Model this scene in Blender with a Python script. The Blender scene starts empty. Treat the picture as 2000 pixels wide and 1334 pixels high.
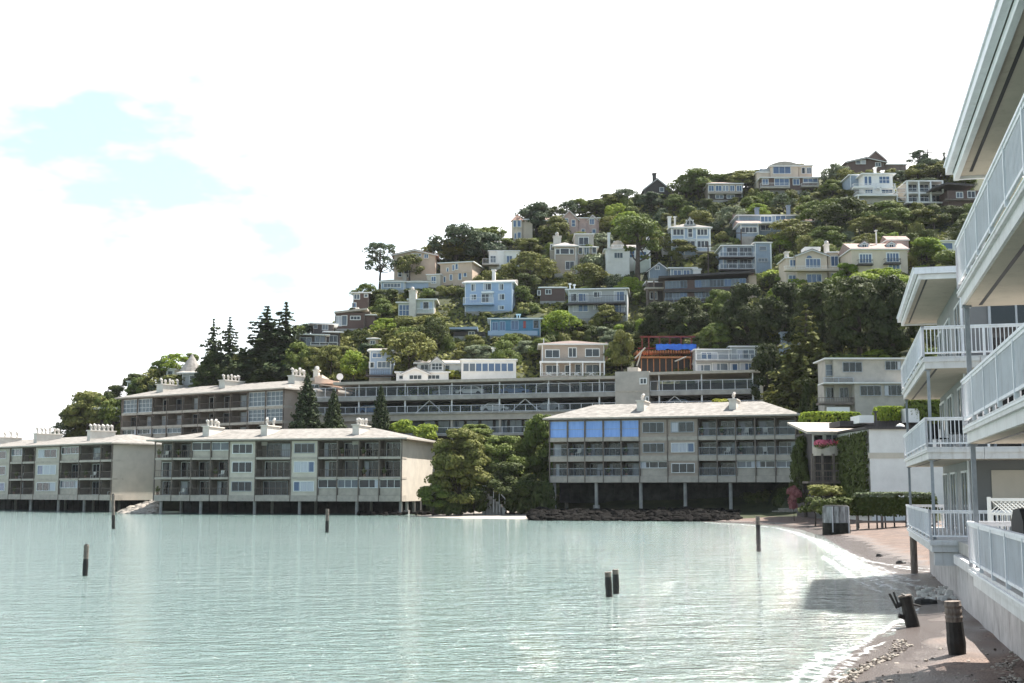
import bpy, math, random
import numpy as np
from mathutils import Vector, Matrix
random.seed(7); rng = np.random.default_rng(7)
R = math.radians
scn = bpy.context.scene
COL = scn.collection

# ------------------------------------------------------------------ camera, sky, sun, exposure
F = 2400.0; HOR = 955.0; EYE = 3.4
PITCH = math.atan((HOR - 667) / F)
cam_d = bpy.data.cameras.new('camera'); cam = bpy.data.objects.new('camera', cam_d); COL.objects.link(cam)
cam_d.sensor_width = 36; cam_d.lens = 36 * F / 2000
cam_d.clip_start = 0.1; cam_d.clip_end = 9000
cam.location = (0, 0, EYE); cam.rotation_euler = (R(90) + PITCH, 0, 0)
scn.camera = cam

SUN_AZ = math.atan2(0.78, 0.62); SUN_EL = R(60)
world = bpy.data.worlds.new('World'); scn.world = world; world.use_nodes = True
nt = world.node_tree; nt.nodes.clear()
def N(nt, t, **k):
    n = nt.nodes.new(t)
    for a, b in k.items(): setattr(n, a, b)
    return n
sky = N(nt, 'ShaderNodeTexSky', sky_type='NISHITA'); sky.sun_disc = False
sky.sun_elevation = SUN_EL; sky.sun_rotation = SUN_AZ; sky.air_density = 1.0; sky.dust_density = 1.5; sky.ozone_density = 1.0
bg1 = N(nt, 'ShaderNodeBackground'); bg1.inputs[1].default_value = 0.06
tint = N(nt, 'ShaderNodeMix', data_type='RGBA', blend_type='MULTIPLY'); tint.inputs[0].default_value = 1; tint.inputs[7].default_value = (.86, 1.12, 1.10, 1)
nt.links.new(sky.outputs[0], tint.inputs[6]); nt.links.new(tint.outputs[2], bg1.inputs[0])
bg2 = N(nt, 'ShaderNodeBackground'); bg2.inputs[0].default_value = (1, 1, 1, 1); bg2.inputs[1].default_value = .84
tc = N(nt, 'ShaderNodeTexCoord'); mp = N(nt, 'ShaderNodeMapping'); mp.inputs['Scale'].default_value = (1, 1, 2.2)
mp.inputs['Location'].default_value = (0.35, 0.1, 0.52)
nz = N(nt, 'ShaderNodeTexNoise'); nz.inputs['Scale'].default_value = 2.6; nz.inputs['Detail'].default_value = 6; nz.inputs['Roughness'].default_value = .55
cr = N(nt, 'ShaderNodeValToRGB'); cr.color_ramp.elements[0].position = .33; cr.color_ramp.elements[1].position = .48
cr.color_ramp.elements[0].color = (.21, .21, .21, 1)
sx = N(nt, 'ShaderNodeSeparateXYZ')
mxs = N(nt, 'ShaderNodeMixShader'); outw = N(nt, 'ShaderNodeOutputWorld')
nt.links.new(tc.outputs['Generated'], mp.inputs[0]); nt.links.new(mp.outputs[0], nz.inputs[0])
nt.links.new(tc.outputs['Generated'], sx.inputs[0])
my = N(nt, 'ShaderNodeMapRange'); my.inputs[1].default_value = -.15; my.inputs[2].default_value = .45; my.inputs[3].default_value = .22; my.inputs[4].default_value = 1; nt.links.new(sx.outputs['Y'], my.inputs[0])
mz = N(nt, 'ShaderNodeMapRange'); mz.inputs[1].default_value = .42; mz.inputs[2].default_value = .8; mz.inputs[3].default_value = 1; mz.inputs[4].default_value = .3; nt.links.new(sx.outputs['Z'], mz.inputs[0])  # clouds thinned overhead and behind the view so shaded walls get bluer fill
mm = N(nt, 'ShaderNodeMath', operation='MULTIPLY'); nt.links.new(my.outputs[0], mm.inputs[0]); nt.links.new(mz.outputs[0], mm.inputs[1])
m5 = N(nt, 'ShaderNodeMath', operation='MULTIPLY'); nt.links.new(cr.outputs[0], m5.inputs[0]); nt.links.new(mm.outputs[0], m5.inputs[1])
nt.links.new(nz.outputs[0], cr.inputs[0]); nt.links.new(m5.outputs[0], mxs.inputs[0])
nt.links.new(bg1.outputs[0], mxs.inputs[1]); nt.links.new(bg2.outputs[0], mxs.inputs[2]); nt.links.new(mxs.outputs[0], outw.inputs[0])

sd = bpy.data.lights.new('sun', 'SUN'); sd.energy = 5.0; sd.angle = R(.5); sd.color = (1, .95, .87)
sun = bpy.data.objects.new('sun', sd); COL.objects.link(sun)
SUNV = Vector((math.sin(SUN_AZ) * math.cos(SUN_EL), math.cos(SUN_AZ) * math.cos(SUN_EL), math.sin(SUN_EL)))
sun.rotation_euler = SUNV.to_track_quat('Z', 'Y').to_euler(); sun.location = (0, 0, 200)
vs = scn.view_settings; vs.view_transform = 'Standard'; vs.look = 'None'; vs.exposure = 1.5; vs.gamma = 1
try:
    scn.cycles.max_bounces = 6; scn.cycles.transparent_max_bounces = 12; scn.cycles.caustics_reflective = False
except Exception: pass

# ------------------------------------------------------------------ pixel rays of the photograph (2000 x 1334)
CP, SP = math.cos(PITCH), math.sin(PITCH)
def ray(px, py):
    a, b = (px - 1000) / F, (667 - py) / F
    return Vector((a, CP - SP * b, SP + CP * b))
def P(px, py, D):
    r = ray(px, py); return Vector((0, 0, EYE)) + r * (D / r.y)
def PZ(px, py, z=0.0):
    r = ray(px, py); return Vector((0, 0, EYE)) + r * ((z - EYE) / r.z)
def XY(px, D): p = P(px, HOR, D); return Vector((p.x, p.y))

# ------------------------------------------------------------------ materials
MATS = {}
def mat(name, c1, c2=None, scale=1.0, rough=.75, bump=0.0, spec=.3, stretch=(1, 1, 1), detail=5, metal=0):
    m = bpy.data.materials.new(name); m.use_nodes = True; nt = m.node_tree
    b = nt.nodes['Principled BSDF']; b.inputs['Roughness'].default_value = rough
    b.inputs['Specular IOR Level'].default_value = spec; b.inputs['Metallic'].default_value = metal
    if c2 is None: c2 = tuple(v * .8 for v in c1)
    tc = N(nt, 'ShaderNodeTexCoord'); mp = N(nt, 'ShaderNodeMapping'); mp.inputs['Scale'].default_value = stretch
    nz = N(nt, 'ShaderNodeTexNoise'); nz.inputs['Scale'].default_value = scale; nz.inputs['Detail'].default_value = detail
    nz.inputs['Roughness'].default_value = .65
    rp = N(nt, 'ShaderNodeValToRGB'); rp.color_ramp.elements[0].position = .35; rp.color_ramp.elements[1].position = .65
    rp.color_ramp.elements[0].color = (*c2, 1); rp.color_ramp.elements[1].color = (*c1, 1)
    nt.links.new(tc.outputs['Object'], mp.inputs[0]); nt.links.new(mp.outputs[0], nz.inputs[0])
    nt.links.new(nz.outputs[0], rp.inputs[0]); nt.links.new(rp.outputs[0], b.inputs['Base Color'])
    if bump:
        bp = N(nt, 'ShaderNodeBump'); bp.inputs['Strength'].default_value = bump; bp.inputs['Distance'].default_value = .05
        nt.links.new(nz.outputs[0], bp.inputs['Height']); nt.links.new(bp.outputs[0], b.inputs['Normal'])
    MATS[name] = m; return m
def stripes(name, c1, c2, axis='X', freq=4.0, rough=.7, mott=.86, sc=1.2):
    """boards: narrow darker joints across one local axis plus weathering"""
    m = mat(name, c1, tuple(v * mott for v in c1), sc, rough, 0, .3); nt = m.node_tree; b = nt.nodes['Principled BSDF']
    src = b.inputs['Base Color'].links[0].from_socket
    tc = N(nt, 'ShaderNodeTexCoord'); wv = N(nt, 'ShaderNodeTexWave', wave_type='BANDS', bands_direction=axis, wave_profile='SAW')
    wv.inputs['Scale'].default_value = freq * .314; wv.inputs['Distortion'].default_value = 0
    rp = N(nt, 'ShaderNodeValToRGB'); rp.color_ramp.elements[0].position = .86; rp.color_ramp.elements[1].position = .97
    rp.color_ramp.elements[0].color = (0, 0, 0, 1); rp.color_ramp.elements[1].color = (1, 1, 1, 1)
    mx = N(nt, 'ShaderNodeMix', data_type='RGBA'); mx.inputs[7].default_value = (*c2, 1)
    nt.links.new(tc.outputs['Object'], wv.inputs[0]); nt.links.new(wv.outputs['Fac'], rp.inputs[0])
    nt.links.new(rp.outputs[0], mx.inputs[0]); nt.links.new(src, mx.inputs[6]); nt.links.new(mx.outputs[2], b.inputs['Base Color'])
    return m
def stained(name, c1, c2, stain, rough=.55, amount=.5, stretch=(2.2, 2.2, .45)):
    m = mat(name, c1, c2, 1.3, rough, .12, .35); nt = m.node_tree; b = nt.nodes['Principled BSDF']; src = b.inputs['Base Color'].links[0].from_socket
    tc = N(nt, 'ShaderNodeTexCoord'); mp = N(nt, 'ShaderNodeMapping'); mp.inputs['Scale'].default_value = stretch; nz = N(nt, 'ShaderNodeTexNoise'); nz.inputs['Scale'].default_value = 2.6; nz.inputs['Detail'].default_value = 9; nz.inputs['Roughness'].default_value = .7
    rp = N(nt, 'ShaderNodeValToRGB'); rp.color_ramp.elements[0].position = .50; rp.color_ramp.elements[1].position = .74; rp.color_ramp.elements[1].color = (amount, amount, amount, 1)
    mx = N(nt, 'ShaderNodeMix', data_type='RGBA'); mx.inputs[7].default_value = (*stain, 1)
    nt.links.new(tc.outputs['Object'], mp.inputs[0]); nt.links.new(mp.outputs[0], nz.inputs[0]); nt.links.new(nz.outputs[0], rp.inputs[0]); nt.links.new(rp.outputs[0], mx.inputs[0]); nt.links.new(src, mx.inputs[6]); nt.links.new(mx.outputs[2], b.inputs['Base Color'])
    return m
def leaf(name, c1, c2, trans=.2):
    m = bpy.data.materials.new(name); m.use_nodes = True; nt = m.node_tree; b = nt.nodes['Principled BSDF']
    b.inputs['Roughness'].default_value = .65; b.inputs['Specular IOR Level'].default_value = .1
    ge = N(nt, 'ShaderNodeNewGeometry'); oi = N(nt, 'ShaderNodeObjectInfo')
    ad = N(nt, 'ShaderNodeMath', operation='MULTIPLY_ADD'); ad.inputs[1].default_value = .62; 
    m2 = N(nt, 'ShaderNodeMath', operation='MULTIPLY'); m2.inputs[1].default_value = .38
    nt.links.new(oi.outputs['Random'], m2.inputs[0]); nt.links.new(ge.outputs['Random Per Island'], ad.inputs[0]); nt.links.new(m2.outputs[0], ad.inputs[2])
    mx = N(nt, 'ShaderNodeMix', data_type='RGBA'); mx.inputs[6].default_value = (*c1, 1); mx.inputs[7].default_value = (*c2, 1)
    nt.links.new(ad.outputs[0], mx.inputs[0]); nt.links.new(mx.outputs[2], b.inputs['Base Color'])
    tr = N(nt, 'ShaderNodeBsdfTranslucent'); nt.links.new(mx.outputs[2], tr.inputs[0])
    ms = N(nt, 'ShaderNodeMixShader'); ms.inputs[0].default_value = trans
    o = nt.nodes['Material Output']
    nt.links.new(b.outputs[0], ms.inputs[1]); nt.links.new(tr.outputs[0], ms.inputs[2]); nt.links.new(ms.outputs[0], o.inputs[0])
    MATS[name] = m; return m

mat('beige', (.52, .465, .40), (.44, .395, .34), .6)
mat('recess', (.20, .165, .14), (.13, .11, .095), .8)  # brown back walls, darkened to paint the shade inside deep balconies
mat('beige_pale', (.60, .54, .46), (.50, .45, .385), .6)
mat('slabpaint', (.48, .425, .365), (.36, .32, .275), 1.5)
mat('woodpost', (.20, .16, .13), (.12, .10, .09), 2)
stripes('shingle', (.27, .25, .23), (.13, .12, .11), 'Y', 2.6, .9, .5, 1.3)
stripes('shingle_grey', (.33, .305, .285), (.2, .18, .17), 'Y', 2.2, .9, .6, 1.5)
stripes('shingle_pink', (.36, .265, .235), (.25, .17, .15), 'Y', 2.2, .9, .65, 1.4)
stripes('shingle_brown', (.20, .15, .135), (.12, .09, .08), 'Y', 2.2, .9, .65, 1.4)
stripes('tile', (.38, .235, .18), (.26, .14, .11), 'X', 3, .9, .7, 1.4)
mat('tan', (.58, .45, .36), (.48, .37, .29), .5)
mat('pinkstone', (.56, .41, .38), (.42, .31, .30), 2.5, .9, .2)
mat('cream', (.62, .53, .43), (.53, .45, .37), .6)
mat('white', (.80, .78, .76), (.70, .68, .66), .7)
mat('trimwhite', (.80, .80, .79), (.72, .72, .71), 1)
stripes('bluewall', (.37, .47, .63), (.25, .34, .49), 'Z', 4)
stripes('palebluewall', (.38, .46, .58), (.27, .34, .44), 'Z', 4)
stripes('greywall', (.44, .45, .46), (.31, .32, .34), 'Z', 3)
stripes('bluegreywall', (.27, .33, .41), (.17, .22, .28), 'X', 3)
stripes('tealwall', (.10, .25, .38), (.06, .16, .26), 'X', 3)
stripes('brownwall', (.13, .085, .075), (.08, .05, .045), 'Z', 4)
stripes('darkwall', (.075, .065, .065), (.04, .035, .035), 'X', 3)
stripes('taupewall', (.42, .34, .285), (.30, .245, .21), 'Z', 4)
mat('greenwall', (.48, .51, .46), (.40, .43, .39), .8)
mat('stucco', (.46, .42, .375), (.36, .33, .295), 1.0)
mat('concrete', (.40, .38, .355), (.26, .25, .235), .9, .85, .1)
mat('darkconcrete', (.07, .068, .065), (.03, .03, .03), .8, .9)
mat('chimneypaint', (.66, .62, .56), (.55, .50, .45), 1.2)
mat('pot', (.62, .60, .57), (.40, .36, .33), 4, .7)
mat('black', (.02, .02, .022), (.014, .014, .015), 2, .55)
mat('metal', (.40, .42, .44), (.32, .33, .35), 2, .4, 0, .5)
mat('whitemetal', (.76, .76, .77), (.66, .66, .67), 2, .5)
mat('curtain', (.55, .56, .60), (.42, .43, .47), 3, .9, 0, .2, (6, 6, .2))
mat('sky_reflection_blue', (.26, .45, .90), (.18, .35, .80), 1.2, .12, 0, .5, (4, 4, .4))  # reflected blue sky painted into the glass colour
mat('tarp', (.05, .20, .75), (.03, .12, .55), 1.5, .4, .4)
mat('lumber', (.50, .22, .10), (.36, .15, .07), 2)
mat('redsteel', (.22, .05, .04), (.14, .04, .03), 2)
mat('awning', (.72, .55, .44), (.62, .47, .38), 1)
DEFER = 1
pass
pass
mat('postpaint', (.28, .30, .33), (.20, .22, .24), 3, .55)
stripes('siding', (.30, .30, .30), (.13, .13, .13), 'X', 5)
pass
mat('pileweather', (.24, .20, .17), (.11, .09, .08), 5, .9, .5, .2, (3, 3, .6))
mat('pilewet', (.022, .018, .016), (.01, .009, .008), 6, .6, .5, .4)
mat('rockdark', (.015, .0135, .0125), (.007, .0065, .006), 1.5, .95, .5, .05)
mat('rockpale', (.40, .36, .31), (.22, .19, .17), 2, .9, .4)
mat('bark', (.09, .07, .055), (.04, .032, .027), 3, .95, .3)
mat('carwhite', (.70, .70, .70), None, 1, .25, 0, .5)
mat('carblue', (.12, .2, .38), None, 1, .25, 0, .5)
mat('cargrey', (.25, .27, .30), None, 1, .25, 0, .5)
mat('carred', (.35, .05, .05), None, 1, .25, 0, .5)
mat('canvas', (.74, .72, .68), (.66, .64, .6), 1, .9)
mat('redflag', (.55, .05, .07), (.45, .04, .06), 1, .9)
mat('tankpaint', (.34, .355, .36), (.07, .07, .07), 2.2, .8, .3, .3, (2, 2, .35))
mat('seaweed', (.02, .02, .014), (.008, .008, .006), 3, .9, .6)
def glassmat(name, c, rough=.06):
    m = bpy.data.materials.new(name); m.use_nodes = True; b = m.node_tree.nodes['Principled BSDF']
    b.inputs['Base Color'].default_value = (*c, 1); b.inputs['Roughness'].default_value = rough; b.inputs['Specular IOR Level'].default_value = .6
    MATS[name] = m
glassmat('glass', (.022, .026, .035)); glassmat('glassblue', (.07, .12, .22)); glassmat('glassdark', (.01, .011, .014)); glassmat('glassgrey', (.10, .12, .15))
def panemat(name, t=.72):
    m = bpy.data.materials.new(name); m.use_nodes = True; nt = m.node_tree; b = nt.nodes['Principled BSDF']; b.inputs['Base Color'].default_value = (.10, .12, .15, 1); b.inputs['Roughness'].default_value = .05
    a = N(nt, 'ShaderNodeBsdfTransparent'); x = N(nt, 'ShaderNodeMixShader'); x.inputs[0].default_value = t; o = nt.nodes['Material Output']
    nt.links.new(b.outputs[0], x.inputs[1]); nt.links.new(a.outputs[0], x.inputs[2]); nt.links.new(x.outputs[0], o.inputs[0]); MATS[name] = m
panemat('clearpane', .86)
leaf('leaf_dark', (.036, .050, .016), (.100, .118, .036)); leaf('leaf_mid', (.062, .095, .024), (.175, .205, .048))
leaf('leaf_olive', (.085, .095, .028), (.215, .215, .060)); leaf('leaf_bright', (0.107, 0.178, 0.029), (0.304, 0.356, 0.053), .35)
leaf('leaf_yellow', (0.120, 0.150, 0.020), (0.300, 0.300, 0.045), .4); leaf('leaf_grey', (0.090, 0.116, 0.071), (0.232, 0.259, 0.152))
leaf('leaf_fir', (.034, .052, .026), (.095, .118, .052), .15); leaf('leaf_blue', (.042, .064, .040), (.125, .155, .085))
leaf('leaf_cypress', (.022, .032, .012), (.070, .084, .026)); leaf('leaf_rust', (0.100, 0.055, 0.025), (0.200, 0.120, 0.050)); leaf('petal_pink', (.62, .06, .22), (.85, .25, .30), .2); leaf('petal_red', (.6, .07, .04), (.8, .2, .06), .2)
leaf('leaf_mauve', (0.200, 0.070, 0.080), (0.360, 0.160, 0.150))
M = MATS

stained('soffit', (.50, .435, .36), (.42, .365, .30), (.2, .16, .13), .85, .55, (1, 1, 1)); stained('balconypaint', (.62, .61, .61), (.53, .52, .52), (.27, .22, .19), .6, .5)
stained('railpaint', (.76, .76, .79), (.66, .66, .69), (.34, .29, .26), .5, .35); stained('foundation', (.50, .48, .475), (.37, .355, .35), (.13, .115, .105), .85, .8, (1, 1, .35))
# ------------------------------------------------------------------ mesh builder
class MB:
    def __init__(s): s.v = []; s.f = []; s.m = []
    def quad(s, pts, mi=0):
        n = len(s.v); s.v += [tuple(p) for p in pts]; s.f.append(tuple(range(n, n + len(pts)))); s.m.append(mi)
    def box(s, x0, x1, y0, y1, z0, z1, mi=0):
        if x0 > x1: x0, x1 = x1, x0
        if y0 > y1: y0, y1 = y1, y0
        if z0 > z1: z0, z1 = z1, z0
        n = len(s.v)
        s.v += [(x0, y0, z0), (x1, y0, z0), (x1, y1, z0), (x0, y1, z0), (x0, y0, z1), (x1, y0, z1), (x1, y1, z1), (x0, y1, z1)]
        for f in ((0, 3, 2, 1), (4, 5, 6, 7), (0, 1, 5, 4), (1, 2, 6, 5), (2, 3, 7, 6), (3, 0, 4, 7)):
            s.f.append(tuple(n + i for i in f)); s.m.append(mi)
    def prism(s, poly, y0, y1, mi=0):
        """poly in (x, z), extruded along y"""
        n = len(s.v); k = len(poly)
        s.v += [(x, y0, z) for x, z in poly] + [(x, y1, z) for x, z in poly]
        s.f.append(tuple(range(n, n + k))); s.f.append(tuple(range(n + 2 * k - 1, n + k - 1, -1))); s.m += [mi, mi]
        for i in range(k):
            j = (i + 1) % k; s.f.append((n + j, n + i, n + k + i, n + k + j)); s.m.append(mi)
    def prismx(s, poly, x0, x1, mi=0):
        """poly in (y, z), extruded along x"""
        n = len(s.v); k = len(poly)
        s.v += [(x0, y, z) for y, z in poly] + [(x1, y, z) for y, z in poly]
        s.f.append(tuple(range(n + k - 1, n - 1, -1))); s.f.append(tuple(range(n + k, n + 2 * k))); s.m += [mi, mi]
        for i in range(k):
            j = (i + 1) % k; s.f.append((n + i, n + j, n + k + j, n + k + i)); s.m.append(mi)
    def tube(s, pts, rad, k=8, mi=0, cap=True):
        rings = []
        for i, p in enumerate(pts):
            p = Vector(p); a = Vector(pts[max(0, i - 1)]); b = Vector(pts[min(len(pts) - 1, i + 1)])
            d = (b - a).normalized(); u = d.cross(Vector((0, 0, 1)))
            if u.length < .05: u = d.cross(Vector((0, 1, 0)))
            u.normalize(); w = d.cross(u); r = rad[i] if hasattr(rad, '__len__') else rad
            n = len(s.v)
            for j in range(k):
                t = 2 * math.pi * j / k; s.v.append(tuple(p + u * (r * math.cos(t)) + w * (r * math.sin(t))))
            rings.append(n)
        for i in range(len(rings) - 1):
            for j in range(k):
                q = (j + 1) % k
                s.f.append((rings[i] + j, rings[i] + q, rings[i + 1] + q, rings[i + 1] + j)); s.m.append(mi)
        if cap:
            s.f.append(tuple(rings[0] + j for j in range(k))[::-1]); s.f.append(tuple(rings[-1] + j for j in range(k))); s.m += [mi, mi]
    def build(s, name, mats, parent=None, smooth=False):
        me = bpy.data.meshes.new(name); me.from_pydata(s.v, [], s.f)
        for m in (mats if isinstance(mats, (list, tuple)) else [mats]): me.materials.append(MATS[m] if isinstance(m, str) else m)
        if any(s.m): me.polygons.foreach_set('material_index', s.m)
        if smooth: me.polygons.foreach_set('use_smooth', [True] * len(s.f))
        me.update()
        o = bpy.data.objects.new(name, me); COL.objects.link(o)
        if parent: o.parent = parent
        return o
def tag(o, label=None, cat=None, group=None, kind=None):
    if label: o['label'] = label
    if cat: o['category'] = cat
    if group: o['group'] = group
    if kind: o['kind'] = kind
    return o
def empty(name, loc=(0, 0, 0), rz=0.0):
    o = bpy.data.objects.new(name, None); COL.objects.link(o); o.location = loc; o.rotation_euler = (0, 0, rz); o.empty_display_size = .5
    return o
def copy_tree(o, parent=None):
    c = o.copy(); COL.objects.link(c)
    if parent: c.parent = parent
    for ch in [x for x in KIDS.get(o.name, [])]: copy_tree(ch, c)
    return c
KIDS = {}
def kid(parent, ob): KIDS.setdefault(parent.name, []).append(ob); return ob

# ------------------------------------------------------------------ terrain depth field of the hillside
PXC = [-600, 0, 400, 800, 1200, 1500, 1700, 2000, 2800]
PYR = [1000, 870, 740, 640, 500, 400, 300]
DEP = np.array([[240, 224, 188, 181, 156, 150, 120, 100, 80], [250, 234, 207, 189, 178, 167, 140, 125, 110],
                [262, 248, 220, 199, 194, 184, 158, 150, 140], [270, 258, 238, 225, 218, 206, 185, 178, 170],
                [285, 275, 266, 260, 252, 236, 215, 208, 200], [300, 292, 288, 286, 278, 262, 245, 238, 230],
                [318, 315, 312, 310, 302, 290, 277, 270, 262]], float)
def Dt(px, py):
    cols = np.array([np.interp(px, PXC, DEP[i]) for i in range(len(PYR))])
    ys = np.array(PYR, float)
    if py >= 1000: return float(cols[0])
    if py <= 300: return float(cols[-1] + (300 - py) * .25)
    return float(np.interp(-py, -ys, cols))
RIDGE = [(-600, 990), (-200, 960), (0, 900), (130, 852), (180, 820), (230, 790), (290, 768), (350, 748), (420, 738), (490, 735), (600, 668), (720, 578), (850, 512), (1000, 466), (1100, 428), (1300, 382), (1450, 366), (1600, 352), (1700, 340), (1850, 346), (2000, 350), (2800, 380)]
WATERD = [(-600, 236), (0, 220), (200, 200), (400, 184), (790, 180), (830, 150), (900, 144), (1050, 140), (1100, 137), (1400, 133), (1500, 125), (1600, 118), (1700, 115), (2000, 98), (2800, 80)]
def ridge(px): return float(np.interp(px, [a for a, b in RIDGE], [b for a, b in RIDGE]))

# ------------------------------------------------------------------ the setting: hill, water, beach, foam
def grid_mesh(name, V, nx, ny, mats, smooth=True):
    f = [(i * nx + j, i * nx + j + 1, (i + 1) * nx + j + 1, (i + 1) * nx + j) for i in range(ny - 1) for j in range(nx - 1)]
    me = bpy.data.meshes.new(name); me.from_pydata([tuple(v) for v in V], [], f)
    for m in mats: me.materials.append(m)
    me.polygons.foreach_set('use_smooth', [smooth] * len(f)); me.update()
    o = bpy.data.objects.new(name, me); COL.objects.link(o); return o
def hill_material():
    m = mat('hill', (.050, .055, .022), (.020, .026, .012), .35, .95, .6); nt = m.node_tree; b = nt.nodes['Principled BSDF']
    src = b.inputs['Base Color'].links[0].from_socket
    ge = N(nt, 'ShaderNodeNewGeometry'); sp = N(nt, 'ShaderNodeSeparateXYZ'); nt.links.new(ge.outputs['Position'], sp.inputs[0])
    rp = N(nt, 'ShaderNodeMapRange'); rp.inputs[1].default_value = 1.3; rp.inputs[2].default_value = 2.2
    rx = N(nt, 'ShaderNodeMapRange'); rx.inputs[1].default_value = -9; rx.inputs[2].default_value = -16; rx.inputs[4].default_value = 4; nt.links.new(sp.outputs['X'], rx.inputs[0])
    r9 = N(nt, 'ShaderNodeMapRange'); r9.inputs[1].default_value = 3; r9.inputs[2].default_value = 6; r9.inputs[4].default_value = 4; nt.links.new(sp.outputs['X'], r9.inputs[0])
    a9 = N(nt, 'ShaderNodeMath', operation='ADD'); nt.links.new(rx.outputs[0], a9.inputs[0]); nt.links.new(r9.outputs[0], a9.inputs[1])
    az = N(nt, 'ShaderNodeMath', operation='ADD'); nt.links.new(sp.outputs['Z'], az.inputs[0]); nt.links.new(a9.outputs[0], az.inputs[1]); nt.links.new(az.outputs[0], rp.inputs[0])
    mx = N(nt, 'ShaderNodeMix', data_type='RGBA'); mx.inputs[6].default_value = (.32, .285, .25, 1)
    nt.links.new(rp.outputs[0], mx.inputs[0]); nt.links.new(src, mx.inputs[7])
    # dry soil patches
    n2 = N(nt, 'ShaderNodeTexNoise'); n2.inputs['Scale'].default_value = .09; n2.inputs['Detail'].default_value = 4
    r2 = N(nt, 'ShaderNodeValToRGB'); r2.color_ramp.elements[0].position = .66; r2.color_ramp.elements[1].position = .74
    m2 = N(nt, 'ShaderNodeMix', data_type='RGBA'); m2.inputs[7].default_value = (.22, .17, .10, 1)
    nt.links.new(ge.outputs['Position'], n2.inputs[0]); nt.links.new(n2.outputs[0], r2.inputs[0]); nt.links.new(r2.outputs[0], m2.inputs[0])
    nt.links.new(mx.outputs[2], m2.inputs[6]); nt.links.new(m2.outputs[2], b.inputs['Base Color'])
    return m
cols = np.linspace(-600, 2700, 111); NT = 44
rowsV = []
for k in range(NT + 4):
    for px in cols:
        wd = float(np.interp(px, [a for a, b in WATERD], [b for a, b in WATERD])); pr = ridge(px)
        if k == 0: p = P(px, HOR, wd - 10); p.z = -1.6
        elif k == 1: p = P(px, HOR, wd); p.z = 0
        elif k < NT:
            t = (k - 2) / (NT - 3); py = 1000 + (pr - 1000) * t
            p = P(px, py, Dt(px, py))
            if k == 2: p.z = max(p.z, .1)
            p.z += .5 * math.sin(p.x * .31 + p.y * .17) * math.sin(p.y * .23) * min(1, t * 4)
        else:
            q = k - NT; p = P(px, pr, Dt(px, pr)); p.y += 18 * (q + 1); p.z -= (2.5, 9, 22, 40)[q]; p.z = max(p.z, -2)
        rowsV.append(p)
hill = tag(grid_mesh('hill', rowsV, len(cols), NT + 4, [hill_material()]), kind='structure')

def water_material():
    m = bpy.data.materials.new('water'); m.use_nodes = True; nt = m.node_tree; b = nt.nodes['Principled BSDF']
    b.inputs['Base Color'].default_value = (.12, .2, .18, 1); b.inputs['Subsurface Weight'].default_value = .9; b.inputs['Subsurface Radius'].default_value = (1, 1.1, 1.1); b.inputs['Subsurface Scale'].default_value = .8
    b.inputs['Roughness'].default_value = .06; b.inputs['IOR'].default_value = 1.9
    ge = N(nt, 'ShaderNodeNewGeometry'); mp = N(nt, 'ShaderNodeMapping'); mp.inputs['Scale'].default_value = (.55, 1.0, 1); mp.inputs['Rotation'].default_value = (0, 0, R(-14))
    nt.links.new(ge.outputs['Position'], mp.inputs[0])
    h = None
    for sc, dt, wt in ((.42, 3, .34), (1.5, 4, .34), (4.5, 3, .20), (13, 2, .07)):
        nz = N(nt, 'ShaderNodeTexNoise'); nz.inputs['Scale'].default_value = sc; nz.inputs['Detail'].default_value = dt; nz.inputs['Distortion'].default_value = .4
        nt.links.new(mp.outputs[0], nz.inputs[0])
        mu = N(nt, 'ShaderNodeMath', operation='MULTIPLY'); mu.inputs[1].default_value = wt; nt.links.new(nz.outputs[0], mu.inputs[0])
        if h is None: h = mu
        else:
            ad = N(nt, 'ShaderNodeMath', operation='ADD'); nt.links.new(h.outputs[0], ad.inputs[0]); nt.links.new(mu.outputs[0], ad.inputs[1]); h = ad
    bp = N(nt, 'ShaderNodeBump'); bp.inputs['Strength'].default_value = 1.0; bp.inputs['Distance'].default_value = .75
    nt.links.new(h.outputs[0], bp.inputs['Height']); nt.links.new(bp.outputs[0], b.inputs['Normal'])
    # murk: bands of clearer and siltier water
    n2 = N(nt, 'ShaderNodeTexNoise'); n2.inputs['Scale'].default_value = .05; n2.inputs['Detail'].default_value = 5; m3 = N(nt, 'ShaderNodeMapping'); m3.inputs['Scale'].default_value = (.5, 1.6, 1)
    nt.links.new(ge.outputs['Position'], m3.inputs[0]); nt.links.new(m3.outputs[0], n2.inputs[0])
    mx = N(nt, 'ShaderNodeMix', data_type='RGBA'); mx.inputs[6].default_value = (.102, .158, .144, 1); mx.inputs[7].default_value = (.150, .202, .188, 1)
    nt.links.new(n2.outputs[0], mx.inputs[0])
    # sandy bottom showing through the shallows along the beach
    sp = N(nt, 'ShaderNodeSeparateXYZ'); nt.links.new(ge.outputs['Position'], sp.inputs[0]); ma = N(nt, 'ShaderNodeMath', operation='MULTIPLY_ADD'); ma.inputs[1].default_value = -.16; nt.links.new(sp.outputs['Y'], ma.inputs[0]); nt.links.new(sp.outputs['X'], ma.inputs[2])
    mr = N(nt, 'ShaderNodeMapRange'); mr.inputs[1].default_value = -5; mr.inputs[2].default_value = 6; mr.inputs[4].default_value = .75; nt.links.new(ma.outputs[0], mr.inputs[0])
    mz = N(nt, 'ShaderNodeMix', data_type='RGBA'); mz.inputs[7].default_value = (.17, .175, .16, 1); nt.links.new(mr.outputs[0], mz.inputs[0]); nt.links.new(mx.outputs[2], mz.inputs[6]); nt.links.new(mz.outputs[2], b.inputs['Base Color'])
    MATS['water'] = m; return m
wb = MB(); wb.quad([(-1800, -300, 0), (1800, -300, 0), (1800, 1900, 0), (-1800, 1900, 0)])
tag(wb.build('water', water_material()), kind='structure')

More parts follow.
